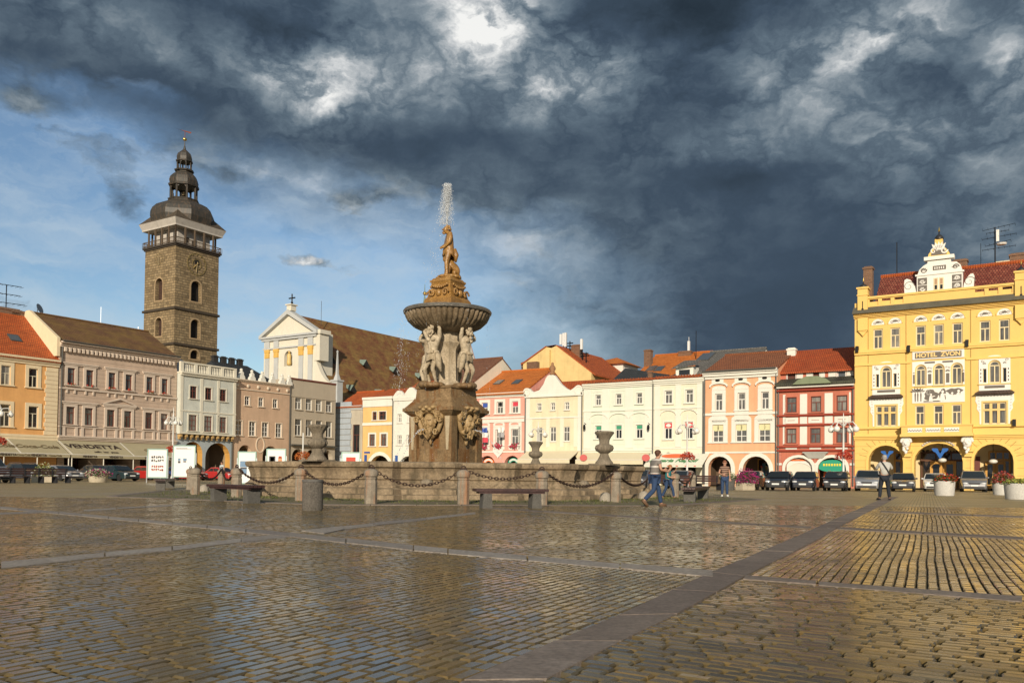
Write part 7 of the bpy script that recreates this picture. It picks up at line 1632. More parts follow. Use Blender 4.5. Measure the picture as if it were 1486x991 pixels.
# carved mask cartouches on the four faces
def mask(a):
    mb = MB(); rr_ = random.Random(int(a*10)); y0 = -S-.02
    for sg_ in (-1, 1):        # scroll frame down both sides
        P = [(sg_*.25, y0-.38, 3.62), (sg_*.55, y0-.32, 3.55), (sg_*.72, y0-.22, 3.3), (sg_*.66, y0-.2, 2.95), (sg_*.52, y0-.2, 2.65), (sg_*.3, y0-.2, 2.42), (sg_*.1, y0-.22, 2.2)]
        mb.tube(P, [.13, .15, .15, .13, .13, .11, .07], 8)
        for (x, z, r) in ((.62, 3.5, .17), (.74, 3.15, .13), (.48, 2.55, .12), (.4, 3.62, .15)): mb.ball((sg_*x, y0-.3, z), (r, r*.9, r), 8, 6); mb.tube([(sg_*x+r*math.cos(t), y0-.42, z+r*math.sin(t)) for t in [k*.7 for k in range(9)]], .05, 5)
        for k in range(5): mb.ball((sg_*(.28+.09*k), y0-.25-.03*math.sin(k), 2.9+.14*k), (.1, .1, .14), 7, 5)
    mb.ball((0, y0-.26, 2.98), (.36, .3, .46), 14, 10)           # head
    mb.ball((0, y0-.55, 2.95), (.09, .12, .16), 8, 6)            # nose
    for sg_ in (-1, 1):
        mb.ball((sg_*.15, y0-.5, 3.12), (.12, .09, .05), 8, 5); mb.ball((sg_*.2, y0-.46, 2.9), (.12, .1, .1), 8, 5)
    mb.ball((0, y0-.5, 2.78), (.17, .08, .05), 8, 5)
    for k in range(26): x = rr_.uniform(-.32, .32); z = rr_.uniform(2.35, 2.75); mb.ball((x*(z-2.1)*1.5, y0-.3-rr_.random()*.15, z), (.08, .09, .15), 6, 5)
    for k in range(16): t = PI*k/15; mb.ball((.5*math.cos(t), y0-.36, 3.3+.3*math.sin(t)), (.13, .12, .13), 7, 5)
    for k in range(5): mb.ball((-.4+.2*k, y0-.5, 3.66+.05*math.cos(k*3)), (.14, .16, .1), 8, 5)
    mb.ball((0, y0-.15, 2.1), (.09, .1, .18), 8, 6)
    mb.v = [rot2((p[0]*.82, y0+(p[1]-y0)*.82, 3.62+(p[2]-3.66)*.88), a) for p in mb.v]
    return mb.build('mask_cartouche', stone('mask_stone', [(.25, .155, .065), (.46, .31, .14), (.56, .42, .22)], 2.2, .55, rust=(.12, .06, .02), rustamt=.6, bstr=.4), ft, True)
for k in range(4): mask(k*PI/2)
# core column behind the figures
MB().lathe([(.62, 4.6), (.62, 4.75), (.46, 4.9), (.42, 6.2), (.5, 6.35), (.62, 6.5), (.5, 6.6), (.5, 7.1)], 16, rf=lambda a, z: 1+.08*math.cos(a*8)).build('core_column', AST, ft, 40)
# figures: shared skeleton helper
def figure(J, radii, links, name, mat, parent, sub=2, rnd=.012):
    names = list(J); idx = {n: i for i, n in enumerate(names)}
    return skin(name, [J[n] for n in names], [(idx[a], idx[b]) for a, b in links], [radii[n] for n in names], mat, parent, sub, rnd)
BODY_LINKS = [('pelvis', 'belly'), ('belly', 'chest'), ('chest', 'neck'), ('neck', 'jaw'), ('jaw', 'face'), ('face', 'crown')]
for s_ in 'lr': BODY_LINKS += [('chest', 'sh'+s_), ('sh'+s_, 'ua'+s_), ('ua'+s_, 'el'+s_), ('el'+s_, 'fa'+s_), ('fa'+s_, 'wr'+s_), ('wr'+s_, 'ha'+s_), ('pelvis', 'hip'+s_), ('hip'+s_, 'th'+s_), ('th'+s_, 'kn'+s_), ('kn'+s_, 'ca'+s_), ('ca'+s_, 'an'+s_), ('an'+s_, 'to'+s_)]
RAD = dict(pelvis=.155, belly=.135, chest=.18, neck=.075, jaw=.085, face=.105, crown=.075)
for s_ in 'lr': RAD.update({'sh'+s_: .085, 'ua'+s_: .075, 'el'+s_: .052, 'fa'+s_: .056, 'wr'+s_: .036, 'ha'+s_: .042, 'hip'+s_: .115, 'th'+s_: .1, 'kn'+s_: .068, 'ca'+s_: .066, 'an'+s_: .042, 'to'+s_: .04})
def mids_(J):
    for s_ in 'lr':
        for m, a, b_, f in (('ua', 'sh', 'el', .5), ('fa', 'el', 'wr', .35), ('th', 'hip', 'kn', .4), ('ca', 'kn', 'an', .35)):
            if m+s_ not in J: J[m+s_] = tuple(J[a+s_][i]*(1-f)+J[b_+s_][i]*f for i in range(3))
    return J
def atlas(a, flip, var):
    e = thing('atlas_figure', None, None); [e.pop(k) for k in list(e.keys())]; e.parent = ft
    d = .98; e.location = (d*math.sin(a), -d*math.cos(a), 4.6); e.rotation_euler = (0, 0, a); f = -1 if flip else 1; e.scale = (1.36*f, 1.36, 1.36)
    # faces -y, 1.9 m tall with raised arms bearing the bowl
    J = mids_(dict(pelvis=(0, .02, .98), belly=(.02, -.02, 1.17), chest=(.03, .0, 1.40), neck=(.02, -.03, 1.57), jaw=(.0, -.1, 1.63), face=(-.01, -.12, 1.71), crown=(0, -.07, 1.80),
        shl=(-.2, .0, 1.50), ell=(-.44, -.06, 1.50) if var == 0 else (-.36, -.02, 1.72), wrl=(-.36, .02, 1.76) if var == 0 else (-.16, .04, 1.84), hal=(-.26, .05, 1.86) if var == 0 else (-.05, .06, 1.88),
        shr=(.22, .02, 1.52), elr=(.30, -.08, 1.76), wrr=(.14, .02, 1.84), har=(.05, .06, 1.88),
        hipl=(-.1, .02, .92), knl=(-.2, -.16, .52), anl=(-.3, .08, .12), tol=(-.36, -.08, .05), hipr=(.1, .02, .92), knr=(.12, -.18, .50), anr=(.16, -.02, .08), tor=(.18, -.2, .04)))
    body = figure(J, RAD, BODY_LINKS, 'atlas_body', AST, e, 2, .012)
    mb = MB()
    for k in range(34):        # beard, hair
        t = random.uniform(0, 2*PI); mb.ball((.0+.085*math.cos(t), -.12+.07*math.sin(t)-(.05 if k % 2 else 0), 1.60+random.random()*.05 if k % 2 else 1.74+random.random()*.1), (.035, .035, .05), 6, 5)
    for k in range(8): mb.ball((random.uniform(-.05, .05), -.2+random.random()*.05, 1.5+random.random()*.1), (.03, .03, .05), 6, 5)
    mb.ball((-.01, -.235, 1.695), (.018, .03, .03), 6, 5)
    for sx in (-1, 1): mb.ball((sx*.04-.01, -.2, 1.735), (.03, .02, .012), 6, 4); mb.ball((sx*.09, -.13, 1.42), (.09, .07, .07), 8, 6); mb.ball((sx*.05, -.115, 1.24), (.05, .03, .07), 7, 5)
    mb.build('beard', AST, e, True)
    mb = MB(); n = 20          # wind-blown loin cloth with folds
    for zz, r0, r1 in ((1, 0, 0),):
        rows = [(1.08, .17), (1.0, .21), (.9, .235), (.78, .25), (.68, .235)]; vs = []; fs = []
        for i, (z, r) in enumerate(rows):
            for k in range(n):
                t = 2*PI*k/n; fo = 1+.13*math.sin(t*7+i*.7)*(.3+i*.22); dz = -.12*math.sin(t*2+1)*i*.25
                vs.append((r*fo*1.12*math.cos(t), .01+r*fo*.92*math.sin(t), z+dz))
        for i in range(len(rows)-1):
            for k in range(n): fs.append((i*n+k, i*n+(k+1) % n, (i+1)*n+(k+1) % n, (i+1)*n+k))
        mb.add(vs, fs)
    mb.tube([(.2, -.1, 1.0), (.3, -.12, .85), (.27, -.05, .62), (.34, -.02, .42)], [.07, .1, .09, .03], 7); mb.tube([(-.18, -.05, 1.02), (-.05, -.2, 1.0), (.15, -.17, 1.03)], .05, 6)
    mb.build('drapery', AST, e, True)
    mb = MB(); 
    for k in range(9): t = 2*PI*k/9; mb.ball((.22*math.cos(t), .05+.2*math.sin(t), .02), (.17, .15, .09), 8, 5)
    mb.ball((-.36, .0, .06), (.2, .16, .12), 8, 5); mb.build('rock', PST, e, True)
for k in range(4): atlas(k*PI/2, k % 2, (1, 0, 1, 0)[k])
# fluted bowl
bw = [(.55, 6.95), (.72, 7.0), (1.1, 7.06), (1.44, 7.22), (1.68, 7.45), (1.78, 7.66), (1.8, 7.74)]
MB().lathe(bw, 176, rf=lambda a, z: 1+(.075*abs(math.cos(a*22)) if z > 7.03 else 0)-.05).build('bowl', BST, ft, 60)
MB().lathe([(1.76, 7.741), (1.89, 7.78), (1.91, 7.86), (1.86, 7.93), (1.7, 7.95), (1.5, 7.9), (0, 7.86)], 72).build('bowl_rim', RIM, ft, 40)
# upper plinth with scrolls
mb = MB()
for hw, z0, z1, h2 in ((.80, 7.87, 8.33, .80), (.80, 8.331, 8.45, .72), (.70, 8.451, 8.72, .64), (.56, 8.721, 9.0, .54), (.54, 9.001, 9.12, .60), (.62, 9.121, 9.2, .62), (.58, 9.201, 9.30, .5), (.42, 9.301, 9.37, .42)): sq(mb, hw*.9, z0, z1, h2*.9)
mb.build('upper_plinth', OST, ft)
for k in range(4):
    mb = MB()
    for sx in (-1, 1):
        for i in range(14): t = i/13; mb.ball((sx*(.42-.02*i*.5)+.13*math.cos(sx*t*8)*(1-t*.5), -.66-.06*(1-t), 8.62+.13*math.sin(t*8)*(1-t*.4)), .05, 6, 5)
    for i in range(9): mb.ball((-.4+.1*i, -.6, 8.95-.1*math.sin(PI*i/8)), (.06, .06, .055), 6, 5)
    mb.ball((0, -.66, 8.6), (.14, .1, .16), 8, 6)
    mb.v = [rot2(p, k*PI/2) for p in mb.v]; mb.build('plinth_scrolls', OST, ft, True)
# statue of a man standing over a lion
st = thing('statue', None, None); [st.pop(k) for k in list(st.keys())]; st.parent = ft; st.location = (0, 0, 9.37); st.rotation_euler = (0, 0, -RA+rad(18)); st.scale = (1.22,)*3
# local: faces -x (towards picture left), y away
J = mids_(dict(pelvis=(.02, 0, .98), belly=(.05, .0, 1.16), chest=(.05, 0, 1.40), neck=(-.0, 0, 1.58), jaw=(-.09, 0, 1.63), face=(-.11, 0, 1.71), crown=(-.06, 0, 1.81),
    shl=(.03, -.21, 1.50), ell=(-.02, -.27, 1.22), wrl=(-.18, -.16, 1.06), hal=(-.26, -.1, 1.02), shr=(.03, .21, 1.50), elr=(-.04, .27, 1.24), wrr=(-.2, .12, 1.1), har=(-.28, .06, 1.04),
    hipl=(.0, -.11, .93), knl=(-.1, -.14, .52), anl=(-.08, -.16, .09), tol=(-.22, -.17, .04), hipr=(.03, .11, .92), knr=(.02, .16, .5), anr=(.14, .18, .09), tor=(.02, .2, .04)))
figure(J, {k: v*1.22 for k, v in RAD.items()}, BODY_LINKS, 'statue_body', OST, st, 2, .01)
mb = MB()
for k in range(46): t = random.uniform(0, 2*PI); u = random.uniform(-.2, 1); mb.ball((-.055+.105*math.cos(t)*(1.02-u*.4)+.02, .105*math.sin(t)*(1.02-u*.4), 1.72+.12*u), (.034, .034, .034), 6, 5)
for k in range(10): mb.ball((-.17+random.uniform(-.03, .04), random.uniform(-.06, .06), 1.60+random.uniform(-.04, .03)), (.03, .03, .04), 6, 5)
mb.ball((-.225, 0, 1.70), (.03, .018, .03), 6, 5); mb.build('hair', OST, st, True)
mb = MB(); n = 18; rows = [(1.08, .165), (1.0, .2), (.9, .22), (.78, .23), (.7, .21)]; vs = []; fs = []
for i, (z, r) in enumerate(rows):
    for k in range(n): t = 2*PI*k/n; fo = 1+.12*math.sin(t*6+i)*(.3+i*.2); vs.append((.03+r*fo*math.cos(t), r*fo*1.05*math.sin(t), z-.1*math.sin(t+.8)*i*.3))
for i in range(len(rows)-1):
    for k in range(n): fs.append((i*n+k, i*n+(k+1) % n, (i+1)*n+(k+1) % n, (i+1)*n+k))
mb.add(vs, fs).tube([(.2, -.1, 1.02), (.26, -.1, .8), (.24, -.12, .55)], [.06, .1, .04], 7); mb.build('drapery', OST, st, True)
# lion sitting against his legs with raised head
LJ = [(.30, .02, .32), (.22, .0, .46), (.06, -.02, .60), (-.10, -.03, .74), (-.2, -.03, .86), (-.3, -.03, .88), (.30, -.12, .22), (.12, -.18, .28), (.2, -.2, .05), (.1, -.22, .03), (.3, .14, .22), (.12, .2, .26), (.2, .2, .05), (.1, .22, .03), (-.04, -.14, .50), (-.1, -.16, .26), (-.12, -.16, .05), (-.2, -.16, .03), (-.04, .1, .5), (-.12, .1, .26), (-.14, .1, .05), (-.22, .1, .03), (.4, .05, .22), (.42, -.1, .12), (.36, -.2, .05)]
LE_ = [(0, 1), (1, 2), (2, 3), (3, 4), (4, 5), (0, 6), (6, 7), (7, 8), (8, 9), (0, 10), (10, 11), (11, 12), (12, 13), (2, 14), (14, 15), (15, 16), (16, 17), (2, 18), (18, 19), (19, 20), (20, 21), (0, 22), (22, 23), (23, 24)]
LRd = [.2, .19, .17, .14, .12, .08, .13, .09, .05, .05, .13, .09, .05, .05, .09, .07, .055, .055, .09, .07, .055, .055, .04, .035, .05]
LJ = [(x*.85+.08, y+.12, z*.82) for x, y, z in LJ]
skin('lion_body', LJ, LE_, LRd, OST, st, 2, .01)
mb = MB()
for k in range(50): t = random.uniform(0, 2*PI); u = random.random(); mb.ball((.01-.085*u+.03*random.random(), .09+.15*math.cos(t), .60+.1*u+.14*math.sin(t)), (.05, .05, .06), 6, 5)
mb.build('lion_mane', OST, st, True)
mb = MB()
for k in range(12): t = 2*PI*k/12; mb.ball((.05+.3*math.cos(t), .26*math.sin(t), .01), (.15, .14, .07), 8, 5)
mb.ball((.05, 0, 0), (.34, .3, .06), 12, 6); mb.build('rock', OST, st, True)
# water
wj, ntj, b = newmat('water_spray'); b.inputs['Base Color'].default_value = (.82, .86, .9, 1); b.inputs['Roughness'].default_value = .12; b.inputs['Transmission Weight'].default_value = .35; b.inputs['IOR'].default_value = 1.33
OCTA = [(1, 0, 0), (-1, 0, 0), (0, 1, 0), (0, -1, 0), (0, 0, 1), (0, 0, -1)]; OCF = [(0, 2, 4), (2, 1, 4), (1, 3, 4), (3, 0, 4), (2, 0, 5), (1, 2, 5), (3, 1, 5), (0, 3, 5)]
def drop(mb, p, r, e=1.6): mb.add([(p[0]+x*r, p[1]+y*r, p[2]+z*r*e) for x, y, z in OCTA], OCF)
rw = random.Random(11); top_ = 13.45; z0_ = 11.58; hx, hy = -.07, .0
mb = MB()
for k in range(4200):
    t = rw.random(); z = z0_+(top_-z0_)*t; s_ = .012+.06*t**2.2; drop(mb, (hx+rw.gauss(0, s_), hy+rw.gauss(0, s_), z), rw.uniform(.004, .011)*(1.1-.2*t), 6)
for k in range(5600):
    u = rw.random()**1.7; z = top_-.02-u*1.75; s_ = .05+.20*u**.45; a = rw.random()*2*PI; r_ = abs(rw.gauss(s_*.8, s_*.45)); drop(mb, (hx-.08*u+r_*math.cos(a), hy+r_*math.sin(a), z), rw.uniform(.003, .0095), 3)
for k in range(260):
    u = rw.random(); z = 11.8-u*3.7; drop(mb, (hx-.25-.45*u+rw.gauss(0, .2), hy+rw.gauss(0, .3), z), rw.uniform(.005, .014), 2)
jet = mb.build('water_jet', wj, uv=False, loc=(FC.x, FC.y, 0)); props(jet, 'white water jet rising from the head of the statue on the fountain', 'water jet', kind='stuff')
mb = MB()
for s_ in range(16):
    a = rw.gauss(2.9, .55); r0 = 1.9+rw.random()*.25; ph = rw.uniform(0, 1)
    for k in range(46):
        u = rw.random(); z = 7.85-6.6*u; rr = r0+.22*u+rw.gauss(0, .035+.05*u); drop(mb, (rr*math.cos(a+rw.gauss(0, .012)), rr*math.sin(a+rw.gauss(0, .012)), z), rw.uniform(.003, .009)*(1 if u < .6 else .8), 5)
for s_ in range(16):
    a = rw.uniform(-2.6, .6)
    for k in range(14): u = rw.random(); drop(mb, (1.93*math.cos(a), 1.93*math.sin(a), 7.8-6.4*u), rw.uniform(.003, .006), 5)
sp = mb.build('water_curtain', wj, uv=False, loc=(FC.x, FC.y, 0)); props(sp, 'thin strings of water falling from the edge of the fountain bowl', 'falling water', kind='stuff')
mb = MB()
for k in range(4):
    a = k*PI/2
    for i in range(60): t = i/59; p = rot2((rw.gauss(0, .02), -S-.6-1.6*t, 2.75-.2*t-1.5*t*t+rw.gauss(0, .02)), a+RA); drop(mb, p, rw.uniform(.012, .026), 1.2)
props(mb.build('mask_spouts', wj, uv=False, loc=(FC.x, FC.y, 0)), 'thin arcs of water spouting from the carved masks of the fountain pedestal', 'water spout', kind='stuff')
# ------------------------------------------------------------------ street furniture
BOL = stone('bollard_granite', [(.22, .185, .14), (.31, .26, .195), (.40, .34, .26)], 5, .8, rust=(.36, .13, .035), rustamt=.6, bstr=.2)
IRON = plain('rusty_iron', (.055, .03, .022), .6, .4)
def bollard_proto(label, loc):
    t = thing('bollard', label, 'bollard', loc, 0, 'granite chain bollards round the fountain')
    MB().lathe([(.178, -.04), (.182, .5), (.182, .62), (.165, .70), (.178, .72), (.182, .78)], 8, ph=PI/8).build('shaft', BOL, t)
    MB().lathe([(.14, .781), (.20, .80), (.21, .86), (.205, .93), (.15, .99), (.06, 1.02)], 12).build('cap', BOL, t, 50)
    MB().tube([(.07*math.cos(2*PI*k/12), 0, 1.05+.07*math.sin(2*PI*k/12)) for k in range(12)], .02, 6, closed=True).lathe([(.045, 1.0), (.04, 1.04), (0, 1.06)], 8).build('ring', IRON, t, True)
    return t
BP = [((283, 718), 'front granite bollard of the close pair by the left poster boards'), ((276, 711), 'rear granite bollard of the close pair by the left poster boards'), ((321, 709), 'rust-stained bollard between the red car and the paired bollards'),
      ((343, 722), 'grey bollard standing behind the left end of the fountain bench'), ((436, 727), 'bollard with rusty cap directly behind the round concrete bin'), ((538, 731.5), 'pale bollard between the round bin and the middle bollard'),
      ((672, 732), 'pale bollard in front of the pedestal, just left of the dark bench'), ((786, 733), 'bollard with orange rust stains at the right end of the front bench'), ((893, 729), 'sunlit bollard with rusty left edge, before the basin corner'),
      ((947, 722), 'bollard half hidden behind the man in the striped polo'), ((979, 722), 'rusty bollard between the child and the end-on bench'), ((1005.5, 712), 'farthest sunlit bollard behind the end-on bench')]
proto = None; BPOS = []
for (px, py), lab in BP:
    g = G(px, py); BPOS.append(g)
    if proto is None: proto = bollard_proto(lab, (g.x, g.y, 0)); o = proto
    else: o = dup(proto, None, lab, (g.x, g.y, 0))
    o.rotation_euler = (0, 0, random.uniform(0, 3)); 
def chain(a, b, label, sag=.55):
    mb = MB(); A = Vector((a.x, a.y, 1.04)); B = Vector((b.x, b.y, 1.04)); L = (B-A).length; n = max(6, int(L*1.12/.10)); d = (B-A)/L
    P = [A.lerp(B, i/n)+Vector((0, 0, -sag*(1-(2*i/n-1)**2))) for i in range(n+1)]
    side = Vector((-d.y, d.x, 0))
    for i in range(n):
        c = (P[i]+P[i+1])/2; t = (P[i+1]-P[i]).normalized(); nrm = side if i % 2 else t.cross(side).normalized()
        mb.tube([c+t*(.068*math.cos(2*PI*k/10))+nrm*(.038*math.sin(2*PI*k/10)) for k in range(10)], .0135, 5, closed=True)
    props(mb.build('chain', IRON, None, True, uv=False), label, 'chain', 'iron chains slung between the bollards')
CH = [(0, 2, 'short iron chain from the paired bollards to the rust-stained bollard'), (2, 3, 'iron chain behind the left bench, between rust-stained and grey bollards'), (4, 5, 'sagging iron chain just right of the round concrete bin'),
      (5, 6, 'sagging iron chain in front of the fountain pedestal'), (6, 7, 'sagging iron chain above the dark front bench'), (7, 8, 'sagging iron chain right of the front bench, before the basin corner'),
      (8, 9, 'iron chain running behind the striped-polo man to the sunlit bollard'), (10, 11, 'short iron chain between the two rusty bollards behind the end-on bench'), (3, 4, 'iron chain behind the left bench, ending at the bin')]
for a, b_, lab in CH: chain(BPOS[a], BPOS[b_], lab, .5 if (BPOS[a]-BPOS[b_]).length > 2.5 else .28)
def guard_stone(px, py, lab):
    g = G(px, py); props(MB().lathe([(.20, -.03), (.21, .12), (.16, .26), (.08, .32), (0, .33)], 12).build('guard_stone', stone('pale_granite', [(.38, .33, .26), (.5, .45, .37)], 5), None, 50, loc=(g.x, g.y, 0)), lab, 'stone')
guard_stone(878.5, 728, 'small pale rounded stone at the left foot of the sunlit bollard'); guard_stone(934, 725, 'small pale rounded stone behind the striped-polo man'); guard_stone(296, 714, 'small pale stone at the foot of the paired bollards')
WOOD = stone('bench_wood', [(.04, .02, .018), (.075, .035, .03), (.11, .055, .048)], 3, .45, bstr=.2); CONC = stone('bench_concrete', [(.10, .095, .085), (.17, .16, .14)], 4, .9)
def bench(p0, p1, label, h_=.46, w_=.48, over=.32):
    a, b_ = G(*p0), G(*p1); m = (a+b_)/2; d = (b_-a); L = d.length+2*over; rz = math.atan2(d.y, d.x)
    t = thing('bench', label, 'bench', (m.x, m.y, 0), rz, 'backless benches round the fountain'); li = d.length/2
    for k in range(4): y = -w_/2+w_*k/4; MB().box(-L/2, y+.006, h_-.02, L/2, y+w_/4-.006, h_+.05).build('seat_plank', WOOD, t)
    MB().box(-L/2+.1, -w_/2+.04, h_-.075, L/2-.1, w_/2-.04, h_-.021).build('seat_bearer', WOOD, t)
    for s_ in (-1, 1): MB().add([(s_*li-.14, -w_/2+.05, -.03), (s_*li+.14, -w_/2+.05, -.03), (s_*li+.14, w_/2-.05, -.03), (s_*li-.14, w_/2-.05, -.03), (s_*li-.11, -w_/2+.03, h_-.076), (s_*li+.11, -w_/2+.03, h_-.076), (s_*li+.11, w_/2-.03, h_-.076), (s_*li-.11, w_/2-.03, h_-.076)], [(0,3,2,1),(4,5,6,7),(0,1,5,4),(1,2,6,5),(2,3,7,6),(3,0,4,7)]).build('leg', CONC, t)
bench((317, 727), (365, 730), 'dark red backless bench left of the round concrete bin'); bench((705, 737), (776, 737), 'dark backless bench right of the middle bollard, before the basin')
bench((1001, 728.5), (1020, 724), 'bench seen end-on beside the walking man, with sunlit concrete leg', over=.55); bench((233, 711), (247, 708), 'bench seen end-on before the left poster boards', over=.4)
def long_bench(p0, p1, nleg, label, back=True):
    a, b_ = G(*p0), G(*p1); m = (a+b_)/2; d = b_-a; L = d.length; t = thing('long_bench', label, 'bench', (m.x, m.y, 0), math.atan2(d.y, d.x))
    for k in range(3): MB().box(-L/2, -.3+.16*k, .42, L/2, -.16+.16*k, .46).build('seat_slat', WOOD, t)
    if back:
        for k in range(3): MB().box(-L/2, .24, .56+.15*k, L/2, .28, .68+.15*k).build('back_slat', WOOD, t)
    for k in range(nleg): x = -L/2+.15+(L-.3)*k/(nleg-1); MB().box(x-.05, -.28, -.03, x+.05, .2, .415).box(x-.04, .2, -.03, x+.04, .239, .98).build('leg', plain('bench_steel', (.05, .05, .055), .5, .5), t)
long_bench((-30, 701), (101, 700.5), 7, 'long dark red slatted bench row along the parked cars at the left'); long_bench((948, 711), (1046, 711), 4, 'long red-brown slatted bench behind the child and the woman')
# concrete bin
g = G(449.5, 741); t = thing('litter_bin', 'round pebble-faced concrete litter bin in front of the fountain', 'bin', (g.x, g.y+.25, 0))
PEB = stone('exposed_pebbles', [(.10, .085, .07), (.26, .23, .19), (.40, .36, .31)], 28, .9, bstr=.9)
MB().lathe([(.225, -.03), (.235, .03), (.24, .1), (.24, .60), (.235, .66), (.2, .66), (.2, .3), (0, .3)], 32).build('drum', PEB, t, 40); MB().lathe([(.245, .661), (.25, .69), (.245, .72), (.19, .725), (.18, .66)], 32).build('rim', stone('bin_rim', [(.13, .12, .11), (.2, .19, .17)], 6), t, 40)
# planters with flowers
def clump(name, par, c, r, n, m, s=.05):
    mb = MB(); rr = random.Random(int(c[0]*91+n))
    for _ in range(n):
        a = rr.uniform(0, 2*PI); u = rr.random()**.5; z = rr.random()**.7; p = (c[0]+r[0]*u*math.cos(a), c[1]+r[1]*u*math.sin(a), c[2]+r[2]*z*(1-.6*u*u)); q = s*rr.uniform(.6, 1.3); t1, t2 = rr.uniform(0, 6.28), rr.uniform(-.9, .9)
        ux = Vector((math.cos(t1), math.sin(t1), t2*.6))*q; uy = Vector((-math.sin(t1), math.cos(t1)*.7, .7))*q*.8; P = Vector(p)
        mb.add([P-ux, P-uy*.6, P+ux, P+uy], [(0, 1, 2, 3)])
    return mb.build(name, m, par, uv=False)
GRL = leafy('planter_leaves', [(.035, .07, .015), (.06, .10, .02), (.09, .13, .03), (.05, .08, .02)]); MAG = leafy('magenta_petals', [(.40, .02, .16), (.55, .04, .22), (.30, .015, .12)]); REDP = leafy('red_petals', [(.5, .03, .02), (.6, .08, .03), (.4, .02, .02)]); WHP = leafy('white_petals', [(.7, .68, .5), (.6, .6, .35), (.75, .72, .6)]); YEP = leafy('yellow_green_leaves', [(.30, .30, .05), (.20, .26, .04), (.4, .36, .08)]); PNK = leafy('pink_petals', [(.55, .12, .16), (.6, .25, .2), (.35, .05, .08)])
PLW = stone('planter_white', [(.62, .60, .55), (.74, .72, .67)], 3, .8, rust=(.35, .31, .25), rustamt=.4); PLC = stone('planter_cream', [(.55, .47, .34), (.66, .58, .44)], 3, .85)
def planter(px, py, wpx, hpx, label, mat, fl, square=False, hf=.35, spread=1.1):
    g = G(px, py); s = F/g.y; R = wpx/s/2; Hh = hpx/s; t = thing('planter', label, 'planter', (g.x, g.y+R*.8, 0), .5)
    if square: MB().box(-R, -R*.6, -.03, R, R*.6, Hh).build('box', mat, t)
    else: MB().lathe([(R*.86, -.03), (R*.9, .04), (R*.98, Hh*.8), (R, Hh), (R*.9, Hh), (R*.88, Hh-.06), (0, Hh-.06)], 32).build('tub', mat, t, 40)
    clump('foliage', t, (0, 0, Hh-.08), (R*spread, R*spread*(.7 if square else 1), hf), 420, fl[0], .06)
    for k, m in enumerate(fl[1:]): clump('blossoms', t, (random.uniform(-.1, .1), -.08, Hh-.04), (R*spread*1.02, R*spread*(.7 if square else 1), hf*1.15), 260, m, .05)
planter(1376.5, 719, 29, 21, 'white round planter with orange-red flowers in front of the grey SUV', PLW, [GRL, REDP], hf=.45)
planter(1459, 718, 24, 17, 'white round planter with pink and red flowers, behind the one cut by the frame', PLW, [GRL, PNK, REDP], hf=.7, spread=1.2); planter(1487, 724.5, 38, 23, 'large white round planter with yellow-green leaves, cut by the frame edge', PLW, [YEP], hf=.35)
planter(137, 699.5, 27, 9, 'cream round planter overflowing with magenta and white flowers at the left', PLC, [GRL, MAG, WHP], hf=.55, spread=1.35); planter(56, 699.5, 30, 9, 'cream box planter with white and yellow-green flowers behind the long bench', PLC, [GRL, WHP, YEP], True, hf=.9, spread=1.0)
planter(1084, 711, 24, 10, 'concrete planter with a bush of magenta flowers beside the striped-shirt woman', PLC, [GRL, MAG, MAG, MAG], True, hf=1.0, spread=1.75); planter(1058, 711, 22, 17, 'concrete planter with white flowers behind the striped-shirt woman', CONC, [GRL, WHP, YEP], hf=.5)
# lamps
LWH = plain('lamp_white', (.70, .70, .66), .4); OPAL = plain('opal_globe', (.78, .76, .70), .15)
def street_lamp(px, Y, ptop, pglobe, dx, label, basket=None, nb=4, r=.23, bm=None):
    p = AT(px, 690, Y); z = lambda py: AT(px, py, Y).z; zt = z(ptop); zg_ = z(pglobe); t = thing('street_lamp', label, 'lamp', (p.x, p.y, 0), .4, 'white street lamps round the square'); R = dx*Y/F
    MB().lathe([(.16, 0), (.16, .3), (.09, .5), (.075, 2.5), (.06, zg_+.6), (.1, zg_+.65), (.04, zg_+.8), (.03, zt-.2), (0, zt)], 10).build('pole', LWH, t, True)
    for k in range(nb):
        a = 2*PI*k/nb+.3; c, s = math.cos(a), math.sin(a); MB().tube([(0, 0, zg_+.1), (R*.3*c, R*.3*s, zg_+.5), (R*.75*c, R*.75*s, zg_+.55), (R*c, R*s, zg_+.25)], .035, 6).build('arm', LWH, t, True)
        gl_ = MB().ball((R*c, R*s, zg_), (r, r, r), 14, 9).build('globe', OPAL, t, True); MB().lathe([(.1, 0), (.06, .08), (.03, .14)], 8, (R*c, R*s, zg_+r*.92)).build('globe_cap', LWH, gl_, True)
    if basket:
        zb_ = z(basket); clump('flower_basket', t, (0, 0, zb_-.3), (.62, .62, .75), 420, bm or REDP, .07)
street_lamp(997, 68, 600, 626, 17, 'white globe lamp with red flower basket in front of the pizzeria awning', 662); street_lamp(1224, 62, 598, 623, 19, 'white globe lamp with red flowers before the red house and hotel', 661)
street_lamp(780.5, 78, 610, 631, 14, 'white globe lamp in front of the scroll-gabled cream house', None); street_lamp(250, 76, 590, 614, 10, 'white globe lamp between the taupe house and the arcaded house', 652, nb=4, r=.2)
street_lamp(-3, 70, 585, 601, 14, 'white globe lamp whose globes just enter the frame at the left', 640)
p = AT(439, 690, 70); zt = AT(439, 628, 70).z; t = thing('flower_pole', 'slim white pole with orange flower basket behind the large left urn', 'pole', (p.x, p.y, 0)); MB().tube([(0, 0, 0), (0, 0, zt)], .06, 8).build('pole', LWH, t); zb = AT(439, 662, 70).z; clump('flower_basket', t, (0, 0, zb-.3), (.7, .7, .8), 420, leafy('orange_petals', [(.5, .12, .02), (.6, .2, .04), (.35, .06, .02)]), .07)
